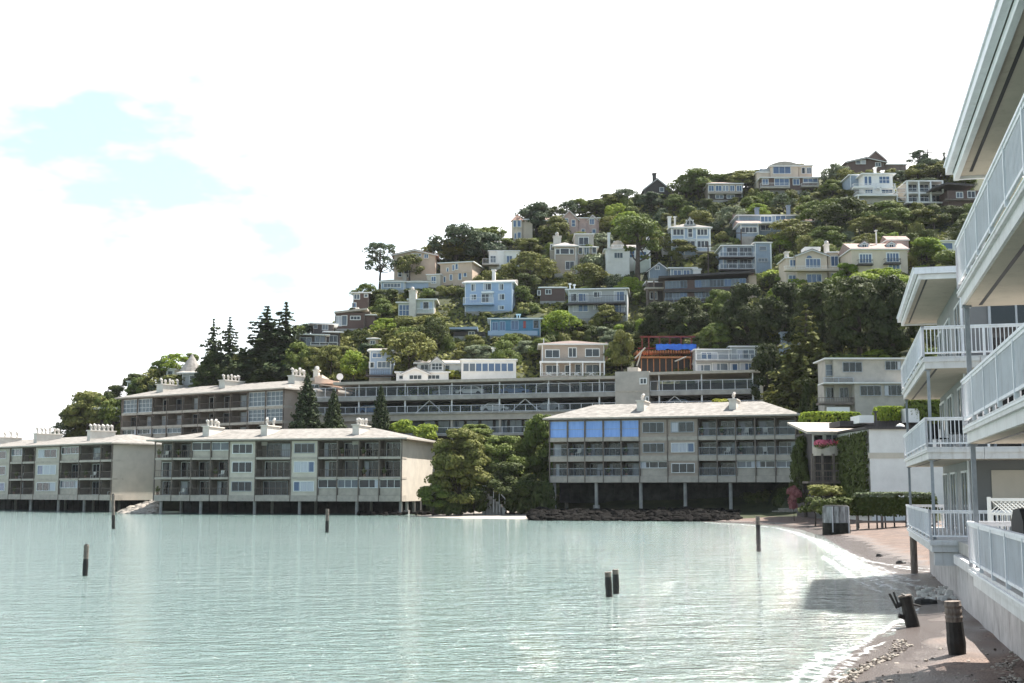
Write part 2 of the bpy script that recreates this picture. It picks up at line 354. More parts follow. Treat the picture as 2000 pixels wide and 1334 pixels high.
SHORE = [(1370, 1019), (1450, 1022), (1520, 1027), (1570, 1036), (1610, 1050), (1650, 1074), (1688, 1097), (1722, 1116), (1758, 1136), (1782, 1156), (1786, 1178), (1768, 1202), (1738, 1226), (1704, 1248), (1668, 1270), (1640, 1292), (1600, 1334), (1540, 1420), (1440, 1600)]
SH = [PZ(x, y) for x, y in SHORE]
poly = np.array([(p.x, p.y) for p in SH] + [(60, SH[-1].y), (120, 150), (60, 150)])
def sdist(x, y):
    q = np.stack([x, y], -1); a = np.array([(p.x, p.y) for p in SH]); b = a[1:]; a = a[:-1]
    d = np.full(x.shape, 1e9)
    for i in range(len(a)):
        e = b[i] - a[i]; w = q - a[i]; t = np.clip((w @ e) / (e @ e), 0, 1); d = np.minimum(d, np.hypot(*(w - t[..., None] * e).transpose(2, 0, 1)))
    ins = np.zeros(x.shape, bool); j = len(poly) - 1
    for i in range(len(poly)):
        c = ((poly[i][1] > y) != (poly[j][1] > y)) & (x < (poly[j][0] - poly[i][0]) * (y - poly[i][1]) / (poly[j][1] - poly[i][1] + 1e-12) + poly[i][0]); ins ^= c; j = i
    return np.where(ins, d, -d)
ys = np.concatenate([np.arange(8, 34, .3), np.arange(34, 60, .6), np.arange(60, 132, 1.2)]); us = np.linspace(0, 1, 110)
Y = np.repeat(ys[:, None], len(us), 1); X = (-.02 * Y + 1.0) + us[None, :] ** 1.3 * (Y * .42 + 9)
S = sdist(X, Y); Z = np.where(S > 0, .05 * np.minimum(S, 3) + .085 * np.clip(S - 3, 0, 4) + .022 * np.clip(S - 7, 0, 30), .08 * np.maximum(S, -16))
Z += (.02 * np.sin(X * 2.1 + Y * .7) * np.sin(Y * 1.3 + X * .4) + .012 * np.sin(X * 5.3 - Y * 3.1)) * (S > .2)
def beach_z(x, y):
    s = float(sdist(np.array([[x]]), np.array([[y]]))[0, 0]); return .05 * min(s, 3) + .085 * max(0, min(s - 3, 4)) + .022 * max(0, min(s - 7, 30)) if s > 0 else .08 * s
def beach_material():
    m = mat('beach', (.185, .138, .118), (.105, .078, .067), .9, .9, .5, .3, detail=8); nt = m.node_tree; b = nt.nodes['Principled BSDF']
    src = b.inputs['Base Color'].links[0].from_socket
    vo = N(nt, 'ShaderNodeTexVoronoi'); vo.inputs['Scale'].default_value = 26
    tc = N(nt, 'ShaderNodeTexCoord'); nt.links.new(tc.outputs['Object'], vo.inputs[0])
    r1 = N(nt, 'ShaderNodeValToRGB'); r1.color_ramp.elements[0].position = .0; r1.color_ramp.elements[0].color = (.35, .33, .31, 1); r1.color_ramp.elements[1].position = .75; r1.color_ramp.elements[1].color = (1.3, 1.25, 1.2, 1)
    nt.links.new(vo.outputs['Color'], r1.inputs[0])
    n3 = N(nt, 'ShaderNodeTexNoise'); n3.inputs['Scale'].default_value = .45; nt.links.new(tc.outputs['Object'], n3.inputs[0])
    r3 = N(nt, 'ShaderNodeValToRGB'); r3.color_ramp.elements[0].position = .42; r3.color_ramp.elements[1].position = .56; nt.links.new(n3.outputs[0], r3.inputs[0])
    mu = N(nt, 'ShaderNodeMix', data_type='RGBA', blend_type='MULTIPLY'); nt.links.new(r3.outputs[0], mu.inputs[0]); nt.links.new(src, mu.inputs[6]); nt.links.new(r1.outputs[0], mu.inputs[7])
    # wet band by height above the water
    sp = N(nt, 'ShaderNodeSeparateXYZ'); ge = N(nt, 'ShaderNodeNewGeometry'); nt.links.new(ge.outputs['Position'], sp.inputs[0])
    ad = N(nt, 'ShaderNodeMath', operation='MULTIPLY_ADD'); ad.inputs[1].default_value = .10; nt.links.new(n3.outputs[0], ad.inputs[0]); nt.links.new(sp.outputs['Z'], ad.inputs[2])
    mr = N(nt, 'ShaderNodeMapRange'); mr.inputs[1].default_value = .12; mr.inputs[2].default_value = .20; nt.links.new(ad.outputs[0], mr.inputs[0])
    mx = N(nt, 'ShaderNodeMix', data_type='RGBA'); mx.inputs[6].default_value = (.10, .082, .076, 1); nt.links.new(mr.outputs[0], mx.inputs[0]); nt.links.new(mu.outputs[2], mx.inputs[7])
    nt.links.new(mx.outputs[2], b.inputs['Base Color'])
    rr = N(nt, 'ShaderNodeMapRange'); rr.inputs[3].default_value = .22; rr.inputs[4].default_value = .92; nt.links.new(mr.outputs[0], rr.inputs[0]); nt.links.new(rr.outputs[0], b.inputs['Roughness'])
    bp = N(nt, 'ShaderNodeBump'); bp.inputs['Strength'].default_value = .6; bp.inputs['Distance'].default_value = .04; nt.links.new(vo.outputs['Distance'], bp.inputs['Height']); nt.links.new(bp.outputs[0], b.inputs['Normal'])
    return m
tag(grid_mesh('beach', np.stack([X, Y, Z], -1).reshape(-1, 3), len(us), len(ys), [beach_material()]), kind='structure')

def foam_material():
    m = bpy.data.materials.new('foam'); m.use_nodes = True; nt = m.node_tree; b = nt.nodes['Principled BSDF']
    b.inputs['Base Color'].default_value = (.86, .88, .88, 1); b.inputs['Roughness'].default_value = .7
    uv = N(nt, 'ShaderNodeUVMap'); sp = N(nt, 'ShaderNodeSeparateXYZ'); nt.links.new(uv.outputs[0], sp.inputs[0])
    ge = N(nt, 'ShaderNodeNewGeometry'); mp = N(nt, 'ShaderNodeMapping'); mp.inputs['Scale'].default_value = (1, .7, 1); nt.links.new(ge.outputs['Position'], mp.inputs[0])
    nz = N(nt, 'ShaderNodeTexNoise'); nz.inputs['Scale'].default_value = 3.2; nz.inputs['Detail'].default_value = 9; nz.inputs['Roughness'].default_value = .75; nt.links.new(mp.outputs[0], nz.inputs[0])
    # v runs 0..1 across the ribbon: dense in the middle, torn at both edges
    a = N(nt, 'ShaderNodeMath', operation='SUBTRACT'); a.inputs[1].default_value = .5; nt.links.new(sp.outputs['Y'], a.inputs[0])
    ab = N(nt, 'ShaderNodeMath', operation='ABSOLUTE'); nt.links.new(a.outputs[0], ab.inputs[0])
    ml = N(nt, 'ShaderNodeMath', operation='MULTIPLY_ADD'); ml.inputs[1].default_value = -1.1; ml.inputs[2].default_value = .02; nt.links.new(ab.outputs[0], ml.inputs[0])
    sm = N(nt, 'ShaderNodeMath', operation='ADD'); nt.links.new(ml.outputs[0], sm.inputs[0]); nt.links.new(nz.outputs[0], sm.inputs[1])
    mr = N(nt, 'ShaderNodeMapRange'); mr.inputs[1].default_value = .44; mr.inputs[2].default_value = .70; mr.inputs[4].default_value = .55; nt.links.new(sm.outputs[0], mr.inputs[0])
    vo = N(nt, 'ShaderNodeTexVoronoi', feature='DISTANCE_TO_EDGE'); vo.inputs['Scale'].default_value = 2.6
    wm = N(nt, 'ShaderNodeMix', data_type='VECTOR'); wm.inputs[0].default_value = .22; nt.links.new(mp.outputs[0], wm.inputs[4]); nt.links.new(nz.outputs['Color'], wm.inputs[5]); nt.links.new(wm.outputs[1], vo.inputs['Vector'])
    lr = N(nt, 'ShaderNodeMapRange'); lr.inputs[1].default_value = .02; lr.inputs[2].default_value = .13; lr.inputs[3].default_value = 1; lr.inputs[4].default_value = 0; nt.links.new(vo.outputs['Distance'], lr.inputs[0])
    er = N(nt, 'ShaderNodeMapRange'); er.inputs[1].default_value = .12; er.inputs[2].default_value = .42; er.inputs[4].default_value = .5; nt.links.new(sm.outputs[0], er.inputs[0])
    la = N(nt, 'ShaderNodeMath', operation='MULTIPLY'); nt.links.new(lr.outputs[0], la.inputs[0]); nt.links.new(er.outputs[0], la.inputs[1])
    mxx = N(nt, 'ShaderNodeMath', operation='MAXIMUM'); nt.links.new(mr.outputs[0], mxx.inputs[0]); nt.links.new(la.outputs[0], mxx.inputs[1])
    nt.links.new(mxx.outputs[0], b.inputs['Alpha']); MATS['foam'] = m; return m
foam_material()
fm = MB(); fuv = []
def foam(pts, w0, w1, z, g=1.4):
    """ribbon along pixel points; w0 / w1 = metres to either side"""
    ps = [PZ(x, y, z) for x, y in pts]; fine = []
    for a, b in zip(ps[:-1], ps[1:]):
        n = max(2, int((b - a).length / .8))
        for i in range(n): fine.append(a.lerp(b, i / n))
    fine.append(ps[-1]); L = []
    for i, p in enumerate(fine):
        d = (fine[min(i + 1, len(fine) - 1)] - fine[max(i - 1, 0)]).normalized(); n = Vector((-d.y, d.x, 0)); e = min(1, i / 2, (len(fine) - 1 - i) / 2) * (.75 + .5 * random.random())
        L.append((p + n * w0 * e * g, p - n * w1 * e * g))
    for i in range(len(L) - 1):
        fm.quad([L[i][0], L[i][1], L[i + 1][1], L[i + 1][0]]); fuv.extend([(i, 0), (i, 1), (i + 1, 1), (i + 1, 0)])
foam([(1375, 1020), (1450, 1024), (1520, 1030), (1565, 1040), (1600, 1052), (1640, 1074)], .15, .75, .02)
foam([(1600, 1052), (1630, 1068), (1665, 1090), (1720, 1112), (1775, 1131), (1850, 1143)], .55, .85, .03)
foam([(1660, 1080), (1700, 1096), (1760, 1106), (1850, 1114)], .22, .35, .12)
foam([(1730, 1104), (1780, 1112), (1850, 1121)], .18, .25, .13)
foam([(1720, 1116), (1780, 1121), (1850, 1128)], .22, .3, .11)
foam([(1700, 1118), (1760, 1136), (1800, 1146), (1835, 1149)], .25, .4, .055)
foam([(1640, 1086), (1680, 1112), (1720, 1138), (1760, 1155)], .35, .5, .018)
foam([(1610, 1085), (1650, 1112), (1690, 1140), (1730, 1160)], .2, .35, .016)
foam([(1775, 1205), (1738, 1230), (1704, 1252), (1668, 1275), (1638, 1298), (1600, 1340), (1560, 1400)], .08, .28, .02)
foam([(1740, 1250), (1690, 1280), (1655, 1306), (1630, 1345)], .08, .25, .05)  # near ribbons: white also paints sun glare on the water
foam([(1665, 1255), (1620, 1285), (1570, 1326), (1520, 1380)], .16, .36, .014)
foam([(1800, 1186), (1770, 1214), (1735, 1240)], .1, .2, .03)
fo = fm.build('foam', 'foam'); ul = fo.data.uv_layers.new(name='UVMap')
ul.data.foreach_set('uv', np.array(fuv, float).ravel())
tag(fo, kind='stuff')

# ------------------------------------------------------------------ a facade frame: local X along the front, Y into the building, Z up
class Front:
    def __init__(s, name, label, cat, A, B, z0, group=None):
        s.A = Vector(A); s.dir = (Vector(B) - s.A); s.L = s.dir.length; s.dir.normalize(); s.back = Vector((-s.dir.y, s.dir.x)); s.z0 = z0
        s.root = empty(name, (s.A.x, s.A.y, z0), math.atan2(s.dir.y, s.dir.x)); tag(s.root, label, cat, group)
    def uz(s, px, py, off=0.0):
        r = ray(px, py); o = s.A + s.back * off; d = s.dir
        den = r.x * s.back.x + r.y * s.back.y; t = (o.x * s.back.x + o.y * s.back.y) / den
        x, y = r.x * t - o.x, r.y * t - o.y
        return x * d.x + y * d.y, EYE + r.z * t - s.z0
    def u(s, px, off=0.0): return s.uz(px, HOR, off)[0]
    def z(s, py, px, off=0.0): return s.uz(px, py, off)[1]
    def part(s, name, mb, m, parent=None, label=None):
        o = mb.build(name, m, parent or s.root)
        if label: o['label'] = label
        return o
    def win(s, x0, y0, x1, y1, nx=2, ny=1, off=0.0, g='glass', fr='trimwhite', fw=.11, sill=False, name='window', label=None, curtain=0.0):
        u0, z1 = s.uz(x0, y0, off); u1, z0 = s.uz(x1, y1, off)
        return s.winm(u0, u1, z0, z1, nx, ny, off, g, fr, fw, name, label, curtain)
    def winm(s, u0, u1, z0, z1, nx=2, ny=1, off=0.0, g='glass', fr='trimwhite', fw=.11, name='window', label=None, curtain=0.0):
        if u0 > u1: u0, u1 = u1, u0
        if z0 > z1: z0, z1 = z1, z0
        b = MB(); b.box(u0, u1, off - .03, off + .05, z0, z1, 0)
        if curtain > 0:
            c = (u1 - u0) * curtain; q = random.random() < .5
            b.box(u0 + .02 if q else u1 - c, u0 + c if q else u1 - .02, off - .035, off + .02, z0 + .02, z1 - .02, 1)
        p = s.part(name, b, [g, 'curtain'], None, label)
        f = MB(); o0, o1 = off - .10, off - .015
        f.box(u0 - fw, u1 + fw, o0, o1, z1, z1 + fw); f.box(u0 - fw, u1 + fw, o0 - .04, o1, z0 - fw, z0)
        f.box(u0 - fw, u0, o0, o1, z0, z1); f.box(u1, u1 + fw, o0, o1, z0, z1)
        for i in range(1, nx): c = u0 + (u1 - u0) * i / nx; f.box(c - fw * .32, c + fw * .32, o0 + .02, o1, z0, z1)
        for j in range(1, ny): c = z0 + (z1 - z0) * j / ny; f.box(u0, u1, o0 + .025, o1, c - fw * .32, c + fw * .32)
        s.part('frame', f, fr, p); return p
    def rail(s, u0, u1, y, z, h=1.0, style='bars', m='railpaint', parent=None, sides=0.0, name='railing'):
        b = MB(); b.box(u0, u1, y - .03, y + .03, z + h - .06, z + h)
        if style == 'bars':
            b.box(u0, u1, y - .02, y + .02, z + .06, z + .11); n = max(2, int((u1 - u0) / .28))
            for i in range(n + 1): c = u0 + .03 + (u1 - u0 - .06) * i / n; b.box(c - .018, c + .018, y - .015, y + .015, z + .11, z + h - .06)
        else:
            b.box(u0, u1, y - .02, y + .02, z + .04, z + .10); n = max(1, round((u1 - u0) / 1.7))
            for i in range(n + 1): c = u0 + .03 + (u1 - u0 - .06) * i / n; b.box(c - .035, c + .035, y - .03, y + .03, z, z + h - .06)
        if sides:
            for c in (u0, u1):
                b.box(c - .03, c + .03, y, y + sides, z + h - .06, z + h - .001)
                for i in range(1, int(sides / .4)): b.box(c - .018, c + .018, y + i * .4, y + i * .4 + .03, z, z + h - .06)
        o = s.part(name, b, m, parent)
        if style == 'glass':
            g = MB(); g.box(u0 + .04, u1 - .04, y - .008, y + .008, z + .11, z + h - .07); s.part('glass_panel', g, 'clearpane', o)
        return o
    def roof(s, kind, u0, u1, y0, y1, z, h, m, over=.5, inset=None, th=.18, parent=None, fascia='slabpaint', name='roof'):
        b = MB(); a0, a1, c0, c1 = u0 - over, u1 + over, y0 - over, y1 + over; ym = (c0 + c1) / 2; um = (a0 + a1) / 2; zt = z + th
        b.box(a0, a1, c0, c1, z, zt, 1)
        e = .003; zt += e
        if kind == 'hip':
            i = min((c1 - c0) / 2 if inset is None else inset, (a1 - a0) / 2 - .05)
            A, B_, C_, D_ = (a0, c0, zt), (a1, c0, zt), (a1, c1, zt), (a0, c1, zt); r0, r1 = (a0 + i, ym, zt + h), (a1 - i, ym, zt + h)
            b.quad([A, B_, r1, r0]); b.quad([B_, C_, r1]); b.quad([C_, D_, r0, r1]); b.quad([D_, A, r0])
        elif kind == 'gable':
            b.prismx([(c0, zt), (c1, zt), (ym, zt + h)], a0, a1)
        elif kind == 'gableF':
            b.prism([(a0, zt), (a1, zt), (um, zt + h)], c0, c1)
        elif kind == 'shed':
            b.prismx([(c0, zt), (c1, zt), (c1, zt + h)], a0, a1)
        elif kind == 'shedX':
            b.prism([(a0, zt), (a1, zt), (a1, zt + h)], c0, c1)
        elif kind == 'arch':
            n = 14; b.prism([(a0 + (a1 - a0) * i / n, zt + h * math.sin(math.pi * (.12 + .76 * i / n)) - h * math.sin(math.pi * .12)) for i in range(n + 1)], c0, c1)
        elif kind == 'flat':
            b.box(a0 + .2, a1 - .2, c0 + .2, c1 - .2, zt, zt + .06)
        return s.part(name, b, [m, fascia], parent)
    def chimney(s, x0, x1, yt, yb, off, dep, m='chimneypaint', pots=0, cap=True, parent=None, potd=.17, poth=.8):
        u0, z1 = s.uz(x0, yt, off); u1, z0 = s.uz(x1, yb, off); b = MB(); b.box(u0, u1, off, off + dep, z0 - 1.2, z1)
        if cap: b.box(u0 - .14, u1 + .14, off - .14, off + dep + .14, z1, z1 + .16)
        o = s.part('chimney', b, m, parent)
        for i in range(pots):
            y = off + dep * (i + .5) / pots; c = (u0 + u1) / 2 + random.uniform(-.1, .1); hh = poth * random.uniform(.8, 1.1); zz = z1 + .16
            p = MB(); p.tube([(c, y, zz), (c, y, zz + hh * .55), (c + .02, y - .02, zz + hh * .78), (c + random.uniform(-.3, .3), y - .28, zz + hh)], [potd, potd * .8, potd * 1.25, potd * 1.05], 8)
            p.tube([(c, y, zz + hh * .5), (c, y, zz + hh * .6)], [potd * 1.4, potd * 1.4], 8)
            s.part('chimney_pot', p, 'pot', o)
        return o
    def wall(s, u0, u1, y0, y1, z0, z1, m, name='wall', label=None):
        b = MB(); b.box(u0, u1, y0, y1, z0, z1); return s.part(name, b, m, None, label)

KEEP = []      # (x0, y0, x1, y1, depth, short description): what the loose trees must not hide
class House(Front):
    """px box of the main front; turn k = change of depth per metre along the front"""
    def __init__(s, name, label, x0, x1, yb, short, D=None, k=0.0, cat='house', fwd=1.5, top=None, keepx=None):
        D = (Dt((x0 + x1) / 2, yb) if D is None else D + fwd) - fwd; w = (x1 - x0) * D / F
        A = XY(x0, D - k * w / 2); B = XY(x1, D + k * w / 2); z0 = P((x0 + x1) / 2, yb, D).z
        super().__init__(name, label, cat, A, B, z0); s.D = D; s.yb = yb; s.x0, s.x1 = x0, x1
        kx = keepx or (x0, x1); KEEP.append((kx[0], top if top else yb - 50, kx[1], yb, D, short))
    def vol(s, x0, x1, yb, ye, m, off=0.0, dep=8, roof='hip', h=20, rm='shingle_grey', over=.45, down=3.0, inset=None, fascia='trimwhite', wname='wall'):
        """a volume given by px edges, base row, eave row and roof height in px"""
        u0, z1 = s.uz(x0, ye, off); u1, zb = s.uz(x1, yb, off); z1 = (z1 + s.z(ye, x1, off)) / 2; hh = h * s.D / F
        s.wall(u0, u1, off, off + dep, zb - down, z1, m, wname)
        if 'wall' in m and x1 - x0 > 24 and down:
            for c in (u0 + .02, u1 - .16): q = MB(); q.box(c, c + .14, off - .035, off + .05, zb, z1 - .002); s.part('corner_board', q, 'trimwhite' if m not in ('darkwall', 'brownwall') else 'woodpost')
            q = MB(); q.box(u0 - .03, u1 + .03, off - .06, off + .05, zb - down, zb - .002); s.part('foundation', q, 'concrete')
        if roof == 'gableF':
            b = MB(); b.prism([(u0, z1 + .004), (u1, z1 + .004), ((u0 + u1) / 2, z1 + hh * .98)], off + .02, off + dep - .02); s.part('gable_wall', b, m)
            t = MB(); um = (u0 + u1) / 2; o = over; sl = hh / ((u1 - u0) / 2); th = .16
            for sg, ue in ((-1, u0), (1, u1)):
                e = ue + sg * o; t.prism([(e, z1 - o * sl), (um, z1 + hh), (um, z1 + hh + th * 1.3), (e, z1 - o * sl + th)] if sg < 0 else [(um, z1 + hh + .002), (e, z1 - o * sl), (e, z1 - o * sl + th), (um, z1 + hh + th * 1.3)], off - o, off + dep + o, 0)
                t.prism([(e, z1 - o * sl - .14), (um, z1 + hh - .14), (um, z1 + hh - .005), (e, z1 - o * sl - .005)] if sg < 0 else [(um, z1 + hh - .14), (e, z1 - o * sl - .14), (e, z1 - o * sl - .005), (um, z1 + hh - .005)], off - o - .03, off - o + .12, 1)
            s.part('roof', t, [rm, fascia])
        elif roof: s.roof(roof, u0, u1, off, off + dep, z1, hh, rm, over, inset, fascia=fascia)
        return u0, u1, zb, z1
    def deck(s, x0, x1, yr, yf, out=1.6, style='bars', m='whitemetal', slab='slabpaint', off=0.0, th=.25, name='balcony'):
        """balcony: rail top row yr, floor row yf"""
        o = off - out; u0, zr = s.uz(x0, yr, o); u1, zf = s.uz(x1, yf, o)
        b = MB(); b.box(u0, u1, o, off - .01, zf - th, zf); p = s.part(name, b, slab); s.rail(u0 + .02, u1 - .02, o + .06, zf + .003, max(.5, zr - zf), style, m, p, sides=out - .15); return p
    def blk(s, name, x0, y0, x1, y1, off, dep, m, parent=None, label=None):
        u0, z1 = s.uz(x0, y0, off); u1, z0 = s.uz(x1, y1, off); b = MB(); b.box(u0, u1, off, off + dep, z0, z1); return s.part(name, b, m, parent, label)
    def posts(s, xs, y0, y1, off, w=.16, m='trimwhite', name='post'):
        for x in xs:
            u, z1 = s.uz(x, y0, off); z0 = s.z(y1, x, off); b = MB(); b.box(u - w / 2, u + w / 2, off - w / 2, off + w / 2, z0, z1); s.part(name, b, m)
    def keep(s, x0, y0, x1, y1): KEEP.append((x0, y0, x1, y1, s.D, None))

# ------------------------------------------------------------------ the long waterfront apartment blocks
CLUTTER = []
def apartments(name, label, A, B, z0, openings, ze, bays, dep, rise, short, rail='bars', railm='woodpost', inset=None, wallm='beige', chim=(), endwalls=(1, 1), skirt=None, roofm='shingle', over=.9, group=None, rec=1.9, glz='glass'):
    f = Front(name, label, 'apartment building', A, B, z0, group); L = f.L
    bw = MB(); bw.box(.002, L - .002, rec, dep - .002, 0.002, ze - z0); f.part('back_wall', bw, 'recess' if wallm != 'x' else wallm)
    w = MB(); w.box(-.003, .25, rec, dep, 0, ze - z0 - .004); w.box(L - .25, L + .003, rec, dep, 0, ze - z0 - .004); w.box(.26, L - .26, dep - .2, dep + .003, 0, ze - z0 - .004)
    if endwalls[0]: w.box(0, .25, 0, rec, 0, ze - z0)
    if endwalls[1]: w.box(L - .25, L, 0, rec, 0, ze - z0)
    zs = [(a - z0, b - z0) for a, b in openings]      # top storey first
    for bi, (x0, x1, codes) in enumerate(bays):
        u0, u1 = max(0, f.u(x0)), min(L, f.u(x1))
        for (za, zb), c in zip(zs, codes):
            mid = (u0 + u1) / 2; ww = u1 - u0
            if c in 'wWcn':
                w.box(u0, u1, 0, rec - .004, za - .02, zb + .02)
                h = min(1.35, (zb - za) * .55); zc = zb - .38
                if c != 'n': f.winm(mid - ww * .36, mid + ww * .36, zc - h, zc, 3, 1, 0, 'glass' if c != 'c' else 'glassblue', 'trimwhite' if c != 'w' else 'metal', .08, curtain=.75 if c == 'c' else random.choice([0, 0, .3]))
            elif c in 'bdD':
                n = max(1, round(ww / 3.6)); g0 = u0 + ww * random.uniform(.08, .2); g1 = u1 - ww * random.uniform(.08, .25)
                f.winm(g0, g1, za + .05, zb - .3, max(2, round((g1 - g0) / .95)), 1, rec, random.choice(['glass', 'glassdark', glz]), random.choice(['metal', 'metal', 'trimwhite']), .06, 'glass_door', curtain=random.choice([0, 0, .25, .45]))
                f.rail(u0 + .05, u1 - .05, .12, za, 1.0, rail, railm)
                CLUTTER.append((f, u0, u1, za, bi, len(zs), [z[0] for z in zs].index(za), short))
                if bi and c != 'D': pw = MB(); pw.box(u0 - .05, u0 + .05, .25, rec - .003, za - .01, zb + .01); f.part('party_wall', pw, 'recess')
            elif c == 'g':
                f.winm(u0 + .12, u1 - .12, za + 1.05, zb - .12, max(2, round(ww / 1.2)), 1, .2, random.choice(['glass', 'glassgrey', glz]), 'trimwhite', .09, 'glazed_screen', curtain=random.choice([0, .2]))
                b = MB(); b.box(u0 + .1, u1 - .1, .16, .3, za + .02, za + .93); f.part('parapet_panel', b, 'slabpaint')
            elif c == 'G':
                f.winm(u0 + .12, u1 - .12, za + .1, zb - .12, max(2, round(ww / 1.1)), 3, .2, 'glassgrey', 'trimwhite', .08, 'glazed_screen')
            elif c == 'B':
                f.winm(u0 + .13, u1 - .13, za + .06, zb - .06, 1, 2, .16, 'sky_reflection_blue', 'metal', .07, 'glazed_screen', 'glazed balcony screen with painted blue sky reflection')
    f.part('wall', w, wallm)
    # slabs between the openings, skirt at the foot
    tops = [b for a, b in zs]; bots = [a for a, b in zs]
    for i in range(len(zs)):
        s0 = tops[i + 1] if i + 1 < len(zs) else 0; b = MB(); b.box(-.04, L + .04, -.10, rec - .006, s0, bots[i]); f.part('floor_slab', b, 'slabpaint')
    b = MB(); b.box(0, L, -.06, rec - .006, tops[0], ze - z0); f.part('eave_beam', b, 'woodpost')
    for x in sorted({q for x0, x1, _ in bays for q in (x0, x1)}):
        u = min(max(f.u(x), .07), L - .07); b = MB(); b.box(u - .07, u + .07, -.14, .06, 0, ze - z0 - .01); f.part('post', b, 'woodpost')
    rf = f.roof('hip', 0, L, 0, dep, ze - z0, rise, roofm, over, inset)
    for c in chim: f.chimney(*c[:4], c[4], c[5], pots=c[6], parent=rf, potd=.17, poth=.92)
    return f
def pt(px, D): return XY(px, D)

LOP = [(7.70, 9.85), (5.0, 7.40), (2.55, 4.72)]
L1 = apartments('waterfront_apartments', 'beige three storey waterfront block on stilts with three chimneys, beside the big round bush', pt(300, 172), pt(785, 164.3), 1.75, LOP, 10.0,
    [(300, 335, 'bbb'), (335, 372, 'bbb'), (372, 410, 'gbb'), (410, 446, 'gbb'), (446, 498, 'WWw'), (498, 567, 'bbb'), (567, 620, 'wcc'), (620, 658, 'bbg'), (658, 700, 'bbg'), (700, 740, 'bbg'), (740, 785, 'bbg')],
    15.7, 1.75, 'the three chimney block', inset=7.5, wallm='beige_pale', endwalls=(0, 1), chim=[(396, 408, 834, 853, 1.7, 4.6, 4), (509.5, 521.5, 832, 853, 1.7, 4.6, 2), (688.5, 701, 831, 851, 1.7, 4.6, 4)], group='stilted waterfront blocks')
cA = pt(218, 181); d0 = Vector((.777, -.629)); 
L0 = apartments('waterfront_apartments', 'beige stilted waterfront block cut by the picture edge, blank end wall facing the rock pile', cA - d0 * 46, cA, 1.75, LOP, 10.0,
    [(-80, -40, 'bbb'), (-40, 17.5, 'WWc'), (17.5, 42, 'gbb'), (42, 66, 'bbb'), (66, 115, 'WcW'), (115, 153, 'gbg'), (153, 195, 'bbb'), (195, 218, 'bbb')],
    14, 1.6, 'the picture edge block', inset=7, endwalls=(0, 1), chim=[(-12, -6, 855, 868, 1.8, 4.4, 4), (66, 71.5, 848, 866, 1.8, 4.4, 6), (170.5, 175.5, 842, 861, 1.8, 4.4, 6)], group='stilted waterfront blocks')
RB = apartments('waterfront_apartments', 'brown balconied apartment block on tall stilts with bright blue glazed corner and two chimneys', pt(1073, 157), pt(1558, 148), 4.2, [(9.84, 11.95), (7.50, 9.35), (4.98, 6.84)], 12.15,
    [(1073, 1109, 'Bbb'), (1109, 1143, 'Bbb'), (1143, 1179, 'Bbb'), (1179, 1214, 'Bbb'), (1214, 1250, 'Bbb'), (1250, 1305, 'wwg'), (1305, 1365, 'wcW'), (1365, 1402, 'bbb'), (1402, 1439, 'bbb'), (1439, 1477, 'bbg'), (1477, 1516, 'bbg'), (1516, 1558, 'bbg')],
    13, 2.1, 'the blue glazed block', rail='glass', railm='metal', inset=5.2, wallm='taupewall', endwalls=(0, 0), chim=[(1243.5, 1258, 784, 808, 2.2, 3.6, 1), (1423.5, 1438, 781, 805, 2.2, 3.6, 1)], group='stilted waterfront blocks', over=.7)
UB = apartments('hillside_apartments', 'long grey shingle roofed apartment block behind the waterfront row, with glazed balcony screens', pt(232, 213), pt(551, 192), 10.0, [(16.4, 18.75), (14.0, 16.0), (11.7, 13.6)], 18.9,
    [(232, 263, 'Gbg'), (263, 293, 'Gbg'), (293, 321, 'bbg'), (321, 352, 'bbg'), (352, 383, 'bbb'), (383, 414, 'bbb'), (414, 446, 'bbb'), (446, 480, 'bbb'), (480, 515, 'GGb'), (515, 551, 'GGb')],
    13, 1.9, 'the grey roofed block', inset=4.5, wallm='taupewall', roofm='shingle', endwalls=(1, 1), chim=[(306, 318, 752, 770, 2.6, 4.3, 5), (428, 439, 744, 764, 2.6, 4.3, 5)])
# stair wing at the right end of the upper block
f = UB; b = MB(); b.box(f.L + .01, f.L + 4.2, 3, 12, 0, 8.6); f.part('wing_wall', b, 'stucco')
f.roof('hip', f.L + .01, f.L + 4.2, 3, 12, 8.6, 1.2, 'shingle', .4)
f.chimney(563, 575, 735, 762, 3.5, 3.2, pots=4, potd=.2, poth=1.1)
for yy in (2.6, 5.2): f.rail(f.L + .1, f.L + 3.4, 2.4, yy + .6, 1.0, 'bars', 'trimwhite')
for f, pxs, zb in ((L1, (312, 390, 495, 583, 695, 784), -.6), (L0, (-40, 56, 110, 160, 212), -.6), (RB, (1081, 1163, 1250, 1337, 1426, 1545), .2)):
    for i, x in enumerate(pxs):
        for off in (.5, 6.5):
            u = min(max(f.u(x), .3), f.L - .3); b = MB(); b.tube([(u, off, zb - f.z0), (u, off, -.003)], .22, 10); 
            if f is RB and i == 1 and off < 1: b.tube([(u, off, zb - f.z0), (u, off, zb - f.z0 + 1.2)], .42, 10)
            f.part('stilt', b, 'concrete')
for u in (L1.L - .35,):
    for off in (3.4,): b = MB(); b.tube([(u, off, -2.4), (u, off, -.003)], .22, 10); L1.part('stilt', b, 'concrete')
    b = MB(); b.box(u - .32, u + .32, 3.1, 3.7, -2.4, -1.2); L1.part('stilt_footing', b, 'concrete')
